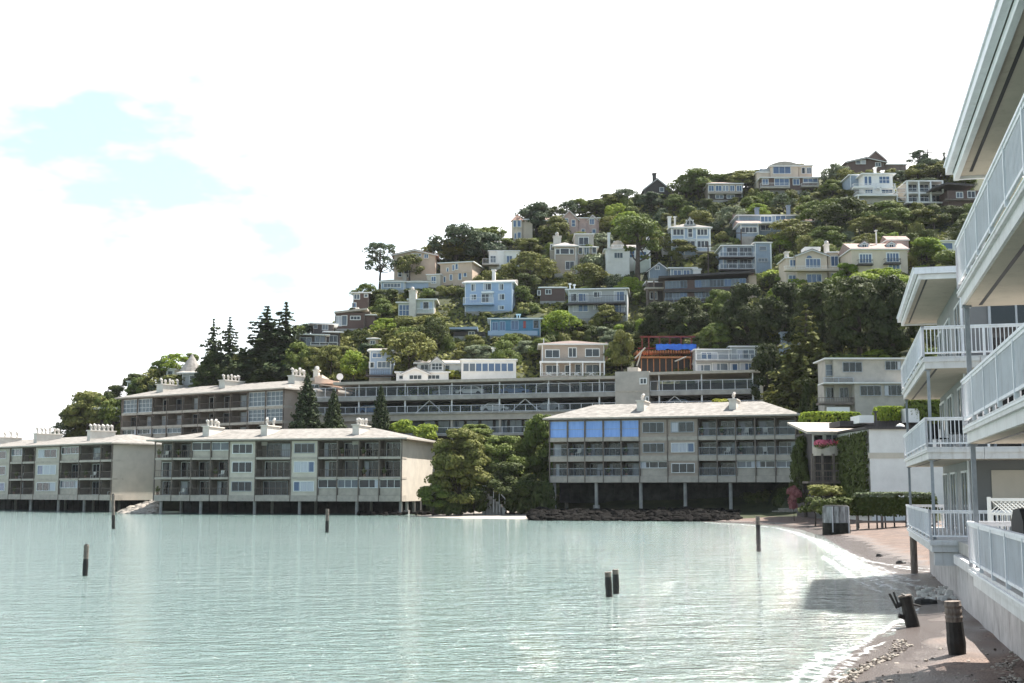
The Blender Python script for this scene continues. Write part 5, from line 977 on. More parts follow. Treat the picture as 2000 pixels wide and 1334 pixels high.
for i, (w, h) in enumerate([(8, 15), (7, 15)]):
    d = conifer(70 + i, w * 1.15, h, 24, 70, .30, .25, .80, .42); proto('fir%d' % i, d, w, h, 'leaf_fir', trunk_mesh('trunk', h, .3, None, i, 0, 0, .97))
d = conifer(75, 6.5, 10, 32, 90, .20, .05, .72, .14); proto('youngfir', d, 6.5, 10, 'leaf_fir', trunk_mesh('trunk', 10, .2, None, 3, 0, 0, .95))
d = conifer(76, 11, 15, 20, 120, .27, .22, .70, .25); proto('cedar', d, 11, 15, 'leaf_mid', trunk_mesh('trunk', 15, .35, None, 4, 0, 0, .95))
d = crown_lobes(80, 13, 13, .6, 60, 9500, .24, flat=.8, lob=.14, jit=.6); proto('cypress', d, 13, 14, 'leaf_dark', trunk_mesh('trunk', 10, .5, d[5], 5))
d = crown_lobes(82, 12, 12, .6, 52, 8600, .23, flat=.8, lob=.15, jit=.6); proto('cypress1', d, 12, 13, 'leaf_dark', trunk_mesh('trunk', 10, .5, d[5], 6))
d = crown_lobes(90, 9, 9.5, .3, 80, 15000, .15, flat=.55, lob=.14, jit=.5); proto('bush', d, 9, 9.8, 'leaf_olive', trunk_mesh('trunk', 6, .3, d[5], 7))
# layered cypress: separate flat plates on a tall bare trunk
rgp = np.random.default_rng(5); CC = []; NN_ = []; BB = []
for (x, z, r) in ((-1.0, 14.2, 3.6), (1.4, 13.2, 3.2), (-2.6, 12.2, 3.0), (2.8, 11.4, 2.6), (-.4, 12.6, 3.2), (-1.8, 10.4, 2.0), (2.2, 9.4, 2.4), (3.2, 8.2, 1.7), (-1.6, 8.3, 1.4), (1.7, 6.6, 1.3)):
    n = int(150 * r * r / 3); dd = sphere_pts(n, rgp); c = np.array([x, rgp.uniform(-1, 1), z]); CC.append(c + dd * np.array([r, r, r * .34]) * rgp.uniform(.5, 1.05, (n, 1))); NN_.append(dd * .6 + rgp.normal(size=(n, 3)) * .5 + np.array([0, 0, .7])); BB.append((c, np.array([r, r, r * .3])))
CC = np.concatenate(CC); proto('layered', (CC, np.concatenate(NN_), rgp.uniform(.16, .34, len(CC)), None, rgp, None), 9.5, 15.6, 'leaf_mid', trunk_mesh('trunk', 14, .55, BB, 3, .01, 10, .95))

TREES = []
def tree(kind, px, pyb, wpx, hpx, m, label, cat='tree', name='tree', D=None, group='trees on the hill', z=None, rot=None, fwd=0.0):
    me, tr, w0, h0 = PROTO[kind]; D = (Dt(px, pyb) if D is None else D) - fwd; p = P(px, pyb, D)
    if z is not None: p.z = z
    r = empty(name, p, random.uniform(0, 6.28) if rot is None else rot); tag(r, label, cat, group)
    sw, sh = wpx * D / F / w0, hpx * D / F / h0; q_ = random.uniform(.86, 1.16) if kind.startswith(('round', 'shrub')) else 1.0; r.scale = (sw * q_, sw / q_, sh)
    if kind.startswith('round'): r.rotation_euler = (random.uniform(-.07, .07), random.uniform(-.07, .07), r.rotation_euler.z)
    c = bpy.data.objects.new('crown' if cat != 'shrub' else 'foliage', me); COL.objects.link(c); c.parent = r; c.material_slots[0].link = 'OBJECT'; c.material_slots[0].material = M[m]
    if tr: t = bpy.data.objects.new('trunk' if cat != 'shrub' else 'stem', tr); COL.objects.link(t); t.parent = r
    TREES.append((px, pyb, wpx, hpx, D)); return r
# the trees one would point at
G = None
tree('open', 742, 556, 84, 84, 'leaf_blue', 'open branched dark tree alone on the skyline left of the tan mansion', group=G, rot=1.0)
tree('round1', 800, 545, 62, 48, 'leaf_olive', 'olive round tree covering the front of the skyline mansion', group=G, fwd=4)
tree('round3', 890, 512, 118, 70, 'leaf_blue', 'largest blue green tree on the skyline, above the terracotta villa', group=G, name='tree')
tree('round0', 945, 512, 80, 58, 'leaf_blue', 'blue green skyline tree just left of the tower house', group=G)
tree('fir0', 414, 752, 62, 132, 'leaf_fir', 'left one of the two slim dark firs on the left skyline', group='twin firs'); tree('fir1', 446, 752, 58, 136, 'leaf_fir', 'right one of the two slim dark firs on the left skyline', group='twin firs')
tree('fir1', 518, 746, 118, 152, 'leaf_fir', 'broad dark fir on the skyline, left of the tallest one', group='tall firs'); tree('fir0', 556, 742, 104, 155, 'leaf_fir', 'tallest dark fir on the skyline with bare pointed top', group='tall firs'); tree('fir1', 536, 752, 104, 112, 'leaf_dark', 'wide lower dark fir standing between the two tall skyline firs', group='tall firs')
for x, y, w, h, m, l in ((420, 768, 78, 82, 'leaf_dark', 'dark rounded cypress at the foot of the twin firs'), (470, 768, 84, 66, 'leaf_dark', 'dark wide cypress between the twin firs and the tall firs'), (525, 766, 92, 66, 'leaf_dark', 'dark wide cypress at the foot of the tall firs'), (584, 752, 70, 84, 'leaf_mid', 'dark green rounded tree right of the tall firs'), (612, 740, 60, 62, 'leaf_olive', 'olive tree above the tan restaurant')):
    tree(random.choice(['cypress', 'cypress1']), x, y, w, h, m, l, group=G)
tree('youngfir', 598, 850, 64, 122, 'leaf_fir', 'largest of the three young firs, left of its pair', D=184.5, group='young firs before the terrace'); tree('youngfir', 651, 850, 46, 92, 'leaf_fir', 'smallest young fir, middle of the three in front of the terrace', D=184, group='young firs before the terrace'); tree('youngfir', 743, 850, 42, 100, 'leaf_fir', 'slim young fir standing alone before the terrace railings', D=181.5, group='young firs before the terrace')
tree('bush', 898, 1002, 130, 160, 'leaf_olive', 'big sunlit round bush against the end of the three chimney waterfront block', D=158, group=G, cat='tree'); tree('round2', 846, 1004, 64, 56, 'leaf_mid', 'low dark bush below the sunlit round bush at the water', D=155, group=G)
tree('bush', 985, 985, 118, 130, 'leaf_mid', 'dark leafy tree left of the blue glazed block, behind the stairs', D=164, group=G, rot=2.0); tree('bush', 1060, 996, 104, 182, 'leaf_mid', 'tall shady tree right against the corner of the blue glazed block', D=166, group=G, rot=4.0); tree('bush', 930, 900, 90, 70, 'leaf_mid', 'green tree just above the sunlit round bush', D=172, group=G, rot=3.0); tree('cypress', 1000, 1000, 120, 95, 'leaf_dark', 'deep shaded thicket tree behind the beach stairs', D=158.5, group=G)
for x, y, w, h, D, l in ((872, 1004, 60, 40, 156, 'dark shrub at the water under the sunlit round bush'), (925, 1000, 66, 44, 157, 'dark shrub on the bank left of the beach stairs'), (1018, 1000, 70, 56, 158, 'dark shrub on the bank right of the beach stairs'), (1062, 1003, 56, 60, 156, 'dark shrub at the first stilt of the blue glazed block'), (975, 955, 80, 50, 161, 'shady shrub above the beach stairs')):
    tree('shrub1', x, y, w, h, 'leaf_dark', l, 'shrub', 'shrub', D=D, group=None)
tree('shrub0', 1412, 794, 66, 24, 'leaf_yellow', 'lime shrub peeping over the roof ridge beside the second chimney of the blue glazed block', 'shrub', 'shrub', D=169, z=14.0, group=None)
tree('shrub0', 790, 853, 56, 32, 'leaf_bright', 'bright green shrub above the roof end of the three chimney block', D=181, cat='shrub', name='shrub', group=G); tree('shrub1', 836, 858, 52, 28, 'leaf_bright', 'bright green shrub spilling over beside the sunlit round bush', D=180, cat='shrub', name='shrub', group=G)
tree('layered', 1246, 560, 92, 145, 'leaf_mid', 'tall layered cypress with flat foliage plates on a bare trunk', group=G, rot=0, fwd=3)
tree('cedar', 1580, 815, 176, 224, 'leaf_olive', 'big cone shaped conifer with drooping sprays, left of the grey two storey apartment house', D=166, group=G)
# dark cypress belt on the right slope
for x, y, w, h, m, l in ((1290, 672, 84, 84, 'leaf_cypress', 'dark cypress below the timber porch'), (1345, 676, 96, 96, 'leaf_cypress', 'dark cypress under the long dark house'), (1420, 650, 70, 82, 'leaf_mid', 'pointed green tree in front of the long dark house'), (1462, 690, 116, 138, 'leaf_cypress', 'large dark cypress above the flat roofed terrace house'), (1530, 690, 120, 140, 'leaf_cypress', 'large dark cypress below the arched window villa'), (1605, 700, 124, 150, 'leaf_cypress', 'large dark cypress behind the big conifer'), (1680, 706, 132, 168, 'leaf_cypress', 'largest dark cypress, above the grey two storey apartment house'), (1745, 706, 112, 170, 'leaf_cypress', 'dark cypress against the near white building'), (1640, 640, 90, 100, 'leaf_mid', 'green topped cypress in front of the yellow house'), (1400, 704, 76, 74, 'leaf_mid', 'green tree behind the flat roofed terrace house'), (1500, 800, 70, 130, 'leaf_cypress', 'shaded tree between the terrace end and the big conifer'), (1318, 730, 10, 10, 'leaf_cypress', None)):
    if l: tree(random.choice(['cypress', 'cypress1']), x, y, w, h, m, l, group=G, D=Dt(x, y) - 2)
for k, x, y, w, h, m, l in (('round1', 222, 846, 66, 66, 'leaf_mid', 'green tree between the left waterfront block and the white roofed dark house'), ('round3', 300, 778, 74, 56, 'leaf_olive', 'spreading olive tree between the small dark house and pale outbuilding'), ('round0', 276, 790, 60, 52, 'leaf_mid', 'bushy green tree just over the left end of the grey roofed block'), ('round4', 345, 778, 66, 46, 'leaf_olive', 'olive tree over the first chimney of the grey roofed block'), ('round2', 398, 772, 54, 44, 'leaf_mid', 'green tree before the turret house'), ('round1', 120, 862, 50, 34, 'leaf_grey', 'low grey green tree at the very left end of the hill'), ('round4', 190, 842, 60, 72, 'leaf_olive', 'tall olive tree just left of the white roofed dark house'), ('round0', 312, 745, 44, 40, 'leaf_mid', 'green tree top left of the pale outbuilding'), ('round2', 672, 714, 56, 38, 'leaf_olive', 'olive tree right of the dark modern house'), ('round3', 752, 656, 62, 34, 'leaf_bright', 'wide bright green tree below the red brown house'), ('round1', 840, 655, 90, 40, 'leaf_olive', 'wide olive tree below the broad chimney house')):
    tree(k, x, y, w, h, m, l, group=None)
for k, x, y, w, h, m, l in (('shrub2', 1506, 562, 50, 34, 'leaf_bright', 'bright lime bush right of the slate modern house'), ('round0', 1400, 612, 46, 46, 'leaf_mid', 'small green tree against the lower gallery of the long dark house'), ('shrub0', 1560, 580, 60, 34, 'leaf_bright', 'bright topped bush below the arched window villa'), ('round1', 1540, 604, 84, 46, 'leaf_bright', 'bright crown on top of the cypress belt, below the slate modern house'), ('round3', 1606, 600, 80, 42, 'leaf_bright', 'bright crown under the lower windows of the arched window villa'), ('round0', 1690, 588, 90, 54, 'leaf_bright', 'largest bright crown on top of the cypress belt below the yellow house'), ('round2', 1754, 580, 66, 44, 'leaf_bright', 'bright crown at the right end of the cypress belt'), ('round2', 1655, 560, 58, 46, 'leaf_bright', 'bright green tree between the arched window villa and the yellow house'), ('round1', 1720, 560, 90, 36, 'leaf_bright', 'bright wide tree under the yellow house'), ('round4', 1505, 700, 32, 50, 'leaf_yellow', 'slim yellow green tree right of the flat roofed terrace house'), ('round0', 1415, 678, 50, 40, 'leaf_olive', 'olive tree rising over the flat roofed terrace house'), ('shrub0', 888, 741, 30, 17, 'leaf_yellow', 'clipped yellow green shrub before the white gabled cottage'), ('round2', 1215, 735, 50, 90, 'leaf_olive', 'thin olive tree between the porch house and the building site'), ('round1', 690, 748, 70, 62, 'leaf_bright', 'bright green tree above the satellite dish'),  # bright belt crowns paint the sunlit tops of the dark cypresses
        ('round3', 645, 735, 80, 60, 'leaf_olive', 'spreading olive tree below the dark modern house'), ('round3', 800, 728, 120, 78, 'leaf_olive', 'broad spreading oak behind the white gabled cottage'), ('round0', 985, 728, 60, 62, 'leaf_mid', 'green tree behind the glass pavilion'), ('round1', 1035, 560, 110, 68, 'leaf_olive', 'broad olive tree right of the sky blue house'), ('round0', 1085, 475, 70, 52, 'leaf_olive', 'olive tree below the pink stone mansion'), ('round2', 1140, 530, 56, 52, 'leaf_mid', 'dark green tree in front of the dormer box house'), ('round3', 1150, 566, 96, 48, 'leaf_olive', 'wide olive tree above the grey apartment house'), ('shrub0', 1160, 536, 60, 40, 'leaf_grey', 'grey green shrubby tree left of the barrel dormer villa'),
        ('round0', 1185, 640, 60, 44, 'leaf_olive', 'rounded olive tree below the grey apartment house'), ('round3', 1100, 660, 80, 52, 'leaf_bright', 'sunny green tree below the left end of the grey apartment house'), ('round4', 1330, 505, 66, 36, 'leaf_olive', 'olive tree in front of the grey blue Victorian'), ('round1', 1545, 480, 90, 52, 'leaf_olive', 'broad olive tree below the twin chimney house'), ('round0', 1615, 482, 76, 40, 'leaf_mid', 'round green tree above the arched window villa'), ('round2', 1810, 512, 84, 48, 'leaf_bright', 'bright green tree right of the yellow house'), ('round3', 1660, 448, 130, 62, 'leaf_dark', 'widest dark tree mass above the yellow house'), ('round1', 1590, 442, 70, 50, 'leaf_mid', 'dark tree right of the twin chimney house'), ('round0', 1730, 446, 90, 52, 'leaf_mid', 'green tree below the white modern house'), ('round4', 1800, 452, 70, 46, 'leaf_olive', 'olive tree below the white framed house'),
        ('round4', 1224, 470, 70, 56, 'leaf_bright', 'sunlit tree top above the layered cypress'), ('round0', 170, 850, 92, 84, 'leaf_olive', 'rounded olive tree at the left end of the hill'), ('round2', 146, 846, 60, 50, 'leaf_dark', 'dark tree at the far left foot of the hill'), ('round0', 200, 835, 56, 60, 'leaf_mid', 'green tree behind the white roofed dark house'), ('round0', 262, 762, 50, 32, 'leaf_dark', 'dark tree behind the small dark house'), ('round1', 340, 735, 70, 44, 'leaf_bright', 'bright green tree left of the turret house'), ('round3', 322, 775, 66, 38, 'leaf_grey', 'pale grey green tree before the small dark house'), ('round2', 372, 716, 34, 26, 'leaf_mid', 'small green tree behind the turret'),
        ('pine0', 1795, 340, 46, 48, 'leaf_blue', 'dark pine on the hilltop right of the pyramid roof house'), ('pine1', 1830, 346, 44, 34, 'leaf_blue', 'low dark pine touching the near roof on the hilltop'), ('fir0', 1846, 346, 22, 58, 'leaf_blue', 'thin skyline fir half hidden by the near roof'), ('round1', 1340, 385, 76, 44, 'leaf_mid', 'round skyline tree right of the dark chalet'), ('round0', 1470, 368, 44, 36, 'leaf_mid', 'round tree between pink roofed and arched roof houses'), ('round1', 1635, 366, 66, 46, 'leaf_grey', 'grey green tree between arched roof and white modern houses')):
    tree(k, x, y, w, h, m, l, 'shrub' if k.startswith('shrub') else 'tree', 'shrub' if k.startswith('shrub') else 'tree', group=G)
SKY_ROW = [x for x in range(132, 1900, 25)]
# loose hillside trees fill what the houses leave free
def blocked(px, py, w, h, D):
    for x0, y0, x1, y1, hd, s in KEEP:
        if D < hd + 2 and px + w * .42 > x0 and px - w * .42 < x1 and py - h > y0 - 400 and py - h < y1 - 6 and py > y0 - 2: return True
        if D < hd + 9 and D > hd - 1 and x0 - 4 < px < x1 + 4 and py - h < y1 - 6: return True
    return False
def near_label(px, pc):
    best = None
    for x0, y0, x1, y1, hd, s in KEEP:
        if s is None: continue
        cx, cy = (x0 + x1) / 2, (y0 + y1) / 2; dx = max(0, abs(px - cx) - (x1 - x0) / 2); dy = abs(pc - cy) * 1.2; q = math.hypot(dx, dy)
        if best is None or q < best[0]:
            if px < x0: rel = 'left of'
            elif px > x1: rel = 'right of'
            elif pc > cy: rel = 'below'
            else: rel = 'above'
            best = (q, rel, s)
    return best[1] + ' ' + best[2]
CW = {'leaf_dark': 'dark green', 'leaf_mid': 'mid green', 'leaf_olive': 'olive', 'leaf_bright': 'bright green', 'leaf_grey': 'grey green', 'leaf_blue': 'blue green'}
loose = []; rs = random.Random(11); py = 318.0; taken = []
while py < 832:
    px = 120.0 + rs.uniform(0, 30)
    while px < 1890:
        x = px + rs.uniform(-14, 14); y = py + rs.uniform(-7, 7); px += 22
        if y < ridge(x) + 2 or (y > 738 and 590 < x < 1500) or (y > 790 and 260 < x < 600): continue
        D = Dt(x, y); done = False
        for w in (rs.uniform(62, 92), rs.uniform(42, 58), rs.uniform(26, 36), 19, 14):
            h = w * rs.uniform(.55, .8)
            if y - ridge(x) < 8 and w > 60: h *= .75
            if not blocked(x, y, w, h, D) and not any(abs(x - a) < (w + c) * .25 and abs(y - b) < (w + c) * .14 for a, b, c in taken):
                done = True; break
        if not done: continue
        taken.append((x, y, w))
        k = random.choice(['round0', 'round1', 'round2', 'round3', 'round4']) if w > 38 else random.choice(['shrub0', 'shrub1', 'shrub2'])
        far = y < 470
        m = rs.choices(['leaf_dark', 'leaf_mid', 'leaf_olive', 'leaf_bright', 'leaf_grey', 'leaf_blue'], [2.0, 4, 4, 1.2 if not far else .4, .8, 2.2 if far else .3])[0]
        loose.append((k, x, y, w, h, m))
    py += 13
skyl = []
for x in SKY_ROW:
    x += rs.uniform(-8, 8); y = ridge(x) + rs.uniform(1, 7); w = rs.uniform(44, 70); h = rs.uniform(22, 40) * (1.35 if x < 600 else 1)
    if any(x0 - w * .4 < x < x1 + w * .4 and Dt(x, y) < hd + 3 and y - h < y1 - 4 for x0, y0, x1, y1, hd, s in KEEP): continue
    skyl.append((rs.choice(['round0', 'round1', 'round3', 'round2']), x, y, w + .01, h, rs.choice(['leaf_mid', 'leaf_dark', 'leaf_olive', 'leaf_blue'])))
loose.sort(key=lambda t: -t[3]); 
big = [t for t in loose if t[3] > 38]; small = [t for t in loose if t[3] <= 38]; print('loose', len(big), len(small)); loose = skyl + big[:222 - len(skyl)] + small[:290]; print(len(skyl))
lab = {}; rows = []
for k, x, y, w, h, m in loose:
    size = 'broad' if w > 74 else 'large' if w > 60 else 'medium' if w > 40 else 'small'; kind = 'tree' if w > 38 else 'shrub'
    l = f"{size} {CW[m]} {kind} {near_label(x, y - h / 2)}"; lab.setdefault(l, []).append((x, y)); rows.append(l)
ordw = ['first', 'second', 'third', 'fourth', 'fifth', 'sixth', 'seventh', 'eighth', 'ninth', 'tenth']
for (k, x, y, w, h, m), l in zip(loose, rows):
    q = sorted(lab[l])
    if len(q) > 1: l = l + ', ' + ordw[min(9, q.index((x, y)))] + ' from the left'
    s = w <= 38; tree(k, x, y, w, h, m, l, 'shrub' if s else 'tree', 'shrub' if s else 'tree', group='shrubs on the hill' if s else 'trees on the hill')

def ground_cover():
    rg = np.random.default_rng(12); C = []; Nn = []; n = 60000
    for i in range(n):
        x = rg.uniform(100, 1900); pr = ridge(x) + 1; lo = 980 if 820 < x < 1060 else 850 if x > 1560 or x < 240 else 740
        if pr >= lo: continue
        y = pr + (lo - pr) * rg.uniform(); p = P(x, y, Dt(x, y) - .2); C.append((p.x, p.y, p.z + .1)); Nn.append((0, -.5, .8))
    C = np.array(C); Nn = np.array(Nn) + rg.normal(size=C.shape) * .55
    me = quads_mesh('undergrowth', C, Nn, rg.uniform(.2, .55, len(C)), rg, 'leaf_olive'); o = bpy.data.objects.new('undergrowth', me); COL.objects.link(o); tag(o, kind='stuff')
ground_cover()
# ------------------------------------------------------------------ shore growth, hedge, ivy
def leafy(name, C, Nn, S, m, label, cat, group=None, kind=None):
    me = quads_mesh(name, C, Nn, S, np.random.default_rng(3), m); o = bpy.data.objects.new(name, me); COL.objects.link(o); return tag(o, label, cat, group, kind)
def boxleaf(o, ux, uy, L, W, Hh, n, s, rg, rnd=.35):
    """leaf cloud on the skin of a rounded box standing at o"""
    q = rg.uniform(-1, 1, (n, 3)); ax = rg.choice(3, n, p=[.25, .25, .5]); q[np.arange(n), ax] = np.sign(q[np.arange(n), ax]); q[:, 2] = np.where((ax == 2), np.abs(q[:, 2]), q[:, 2])
    nn = np.zeros((n, 3)); nn[np.arange(n), ax] = q[np.arange(n), ax]; d = q / np.linalg.norm(q, axis=1, keepdims=True); q = q * (1 - rnd * (np.linalg.norm(q, axis=1, keepdims=True) / 1.732 - .577)) + rg.normal(size=(n, 3)) * .03
    loc = np.stack([q[:, 0] * L / 2, q[:, 1] * W / 2, (q[:, 2] + 1) * Hh / 2], 1); ux, uy = np.array([ux[0], ux[1], 0]), np.array([uy[0], uy[1], 0])
    tr = lambda v: v[:, :1] * ux + v[:, 1:2] * uy + np.concatenate([np.zeros((len(v), 2)), v[:, 2:3]], 1)
    return tr(loc) + np.array(o), tr(nn) + rg.normal(size=(n, 3)) * .5 + np.array([0, 0, .2])
rgh = np.random.default_rng(44)
def hedge(px0, px1, pyb, pyt, D, W, m, label, n, s, legs=False, zb=None, lift=0.0, k=0.0):
    a, b2 = P(px0, pyb, D - k), P(px1, pyb, D + k); L = (b2 - a).length; c = (a + b2) / 2; c.z = min(a.z, b2.z) if zb is None else zb; ux = (b2 - a).normalized(); uy = Vector((-ux.y, ux.x, 0)); Hh = (pyb - pyt) * D / F
    r = empty('hedge', c); tag(r, label, 'hedge'); C, Nn = boxleaf((0, 0, lift), ux, uy, L, W, Hh - lift, n, s, rgh)
    up = C[:, 2] > Hh * .86; sz = rgh.uniform(.7, 1.4, n) * s  # trestle hedge: pale top and dark sides paint in sun and shade
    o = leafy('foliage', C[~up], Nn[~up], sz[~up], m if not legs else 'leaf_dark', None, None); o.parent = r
    o = leafy('lit_top', C[up], Nn[up], sz[up], m if not legs else 'leaf_grey', None, None); o.parent = r
    bm = MB()
    for i in range(int(L / .7)):
        p = ux * (-L / 2 + .35 + i * .7 + random.uniform(-.1, .1)); bm.tube([(p.x, p.y, -.4), (p.x + random.uniform(-.1, .1), p.y, lift + Hh * .4)], [.07, .04], 6)
    st = bm.build('stems', 'bark', r)
    if legs:
        t = MB()
        for i in range(4): p = ux * (-L / 2 + .3 + (L - .6) * i / 3) - uy * W * .5; t.box(p.x - .08, p.x + .08, p.y - .08, p.y + .08, -.5, lift + .05)
        t.box(-L / 2, L / 2, -W * .5 - .05, -W * .5 + .03, lift * .15, lift * .45); t.build('trestle', 'woodpost', r)
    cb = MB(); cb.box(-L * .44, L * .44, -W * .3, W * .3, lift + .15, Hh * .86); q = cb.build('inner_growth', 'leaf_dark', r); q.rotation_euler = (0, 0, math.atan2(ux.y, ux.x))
    return r
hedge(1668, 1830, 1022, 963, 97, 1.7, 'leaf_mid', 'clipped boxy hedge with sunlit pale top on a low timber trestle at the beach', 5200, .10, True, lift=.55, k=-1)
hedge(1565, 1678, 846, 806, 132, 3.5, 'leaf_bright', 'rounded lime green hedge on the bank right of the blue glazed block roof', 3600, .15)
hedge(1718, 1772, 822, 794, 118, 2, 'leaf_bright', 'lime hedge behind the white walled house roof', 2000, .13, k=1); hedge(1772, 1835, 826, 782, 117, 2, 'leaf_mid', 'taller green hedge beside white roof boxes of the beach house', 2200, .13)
FH, uc, zf = FLOWER
def on(Fm, u, y, z): v = Fm.A + Fm.dir * u + Fm.back * y; return Vector((v.x, v.y, Fm.z0 + z))
for nm, u0, m, n, lb in (('flower_box', -1.2, 'petal_pink', 420, 'pink flower clump on the rounded balcony, left end'), ('flower_box', -.3, 'petal_pink', 150, 'small pink and cream flower clump in the middle of the rounded balcony'), ('flower_box', .9, 'petal_red', 300, 'large red flower clump on the right of the rounded balcony')):
    d_ = sphere_pts(n, rgh); c = on(FH, uc + u0, -.5, zf + 1.0); o = leafy('petals', d_ * np.array([.75, .4, .38]), d_, rgh.uniform(.05, .11, n), m, None, None); r = empty(nm, c); tag(r, lb, 'flowers', 'flowers on the rounded balcony'); o.parent = r
    d_ = sphere_pts(160, rgh); o = leafy('leaves', d_ * np.array([.7, .4, .3]) + np.array([0, 0, -.22]), d_, rgh.uniform(.05, .11, 160), 'leaf_mid', None, None); o.parent = r
for (C, a_), lb in zip(PLANT, ('flowering hedge behind the upper deck railing, nearest the firs', 'flowering hedge behind the upper deck railing, middle one of three', 'short flowering hedge beside the white canopy on the upper deck')):
    r0 = empty('planter_hedge', T.root.location, T.root.rotation_euler.z); tag(r0, lb, 'hedge', 'hedges on the upper deck')
    o = leafy('foliage', C, rgh.normal(size=C.shape), rgh.uniform(.08, .2, len(C)), 'leaf_bright', None, None); o.parent = r0
    b = MB(); b.box(C[:, 0].min(), C[:, 0].max(), 6.6, 7.4, tz(771.5) + .003, tz(771.5) + .5); b.build('planter', 'concrete', r0)
tree('cypress', 1586, 905, 52, 165, 'leaf_cypress', 'tall shaded tree at the left wall of the grey apartments', group=None)
# ivy and shaded trees round the flower balcony house and the beach end
WH = WHITE; n = 5200; q = rgh.uniform(0, 1, (n, 3)); zt_ = WH.z(838, 1697); zb_ = -1.0
C = np.stack([-.35 + .4 * q[:, 0], q[:, 1] * 12 + .05, zb_ + (zt_ - zb_ - .2 - q[:, 1] * .3) * q[:, 2]], 1)
iv = empty('ivy', WH.root.location, WH.root.rotation_euler.z); tag(iv, 'dark ivy covering the shaded side of the white walled house', 'ivy')
o = leafy('foliage', C, rgh.normal(size=(n, 3)) * .5 + np.array([-1, -.2, .35]), rgh.uniform(.10, .22, n), 'leaf_dark', None, None); o.parent = iv
b = MB()
for i in range(9): b.tube([(-.12, .6 + i * 1.3, zb_), (-.14, .8 + i * 1.3, zb_ + 2), (-.12, .5 + i * 1.3, zt_ - .6)], [.05, .035, .02], 5)
b.build('stems', 'bark', iv)
tree('round1', 1575, 940, 44, 70, 'leaf_mid', 'leafy tree between the blue glazed block and the flower balcony house', D=132, group=G); tree('shrub1', 1600, 968, 60, 20, 'leaf_olive', 'sunlit grassy shrub under the flower balcony house', D=112, cat='shrub', name='shrub', group=G); tree('shrub0', 1625, 972, 50, 22, 'leaf_olive', 'olive shrub under the flower balcony house', D=111, cat='shrub', name='shrub', group=G)
tree('cypress', 1574, 1004, 62, 150, 'leaf_dark', 'tall dark tree between the blue glazed block corner and the flower balcony', D=127, group=G)
tree('shrub2', 1551, 998, 30, 46, 'leaf_mauve', 'mauve pink bush at the right foot of the blue glazed block', D=122, cat='shrub', name='shrub', group=G); tree('shrub0', 1592, 1008, 66, 36, 'leaf_dark', 'dark bush on the beach right of the mauve bush', D=110, cat='shrub', name='shrub', group=G); tree('shrub1', 1640, 1004, 80, 30, 'leaf_dark', 'dark bush behind the concrete tank', D=104, cat='shrub', name='shrub', group=G)
for x, y, w, h, D in ((1480, 998, 80, 40, 155), (1535, 998, 50, 44, 149)):
    tree('shrub0', x, y, w, h, 'leaf_dark', 'dark bush in deep shade at the right end under the blue glazed block', cat='shrub', name='shrub', D=D, group='shaded bushes under the blue glazed block')

# plants, chairs and tables left out on the balconies
def make_clutter():
    rg = random.Random(31); first = {}
    st = ['top', 'middle', 'bottom']
    def build(kind):
        e = empty({'plant': 'potted_plant', 'chair': 'balcony_chair', 'table': 'balcony_table'}[kind])
        if kind == 'plant':
            b = MB(); b.tube([(0, 0, 0), (0, 0, .38)], [.15, .21], 9); b.build('pot', 'tile', e)
            d_ = sphere_pts(90, rgh); o = leafy('foliage', d_ * np.array([.34, .34, .42]) * rgh.uniform(.5, 1.1, (90, 1)) + np.array([0, 0, .8]), d_, rgh.uniform(.07, .14, 90), 'leaf_mid', None, None); o.parent = e
        elif kind == 'chair':
            b = MB(); b.box(-.28, .28, -.28, .28, .40, .46); b.build('seat', 'canvas', e); b = MB(); b.prismx([(.24, .461), (.29, .461), (.36, 1.0), (.31, 1.0)], -.28, .28); b.build('backrest', 'canvas', e)
            for x in (-.25, .25):
                for y in (-.25, .25): b = MB(); b.box(x - .025, x + .025, y - .025, y + .025, 0, .399); b.build('leg', 'whitemetal', e)
        else:
            b = MB(); b.tube([(0, 0, .70), (0, 0, .74)], .42, 14); b.build('tabletop', 'woodpost', e); b = MB(); b.tube([(0, 0, 0), (0, 0, .699)], [.1, .04], 8); b.build('pedestal', 'black', e)
        return e
    for f, u0, u1, za, bi, n, lev, short in CLUTTER:
        if f is UB: continue
        for kind, pr in (('plant', .33), ('chair', .30), ('table', .16)):
            if rg.random() > pr: continue
            u = u0 + (u1 - u0) * {'plant': rg.uniform(.12, .25), 'chair': rg.uniform(.42, .56), 'table': rg.uniform(.72, .82)}[kind]; y = rg.uniform(.5, .9); v = f.A + f.dir * u + f.back * y; loc = (v.x, v.y, f.z0 + za + .004)
            if kind not in first: e = first[kind] = build(kind)
            else:
                e = first[kind].copy(); COL.objects.link(e)
                for ch in first[kind].children: c = ch.copy(); COL.objects.link(c); c.parent = e
            e.location = loc; e.rotation_euler = (0, 0, f.root.rotation_euler.z + rg.uniform(-.5, .5))
            bay = ['first', 'second', 'third', 'fourth', 'fifth', 'sixth', 'seventh', 'eighth', 'ninth', 'tenth', 'eleventh', 'twelfth'][bi]
            tag(e, {'plant': 'leafy potted plant', 'chair': 'pale balcony chair', 'table': 'small round table'}[kind] + f' on {st[lev]} floor balcony of {short}, {bay} bay', kind if kind != 'plant' else 'potted plant', {'plant': 'potted plants on balconies', 'chair': 'balcony chairs', 'table': 'balcony tables'}[kind])
make_clutter()
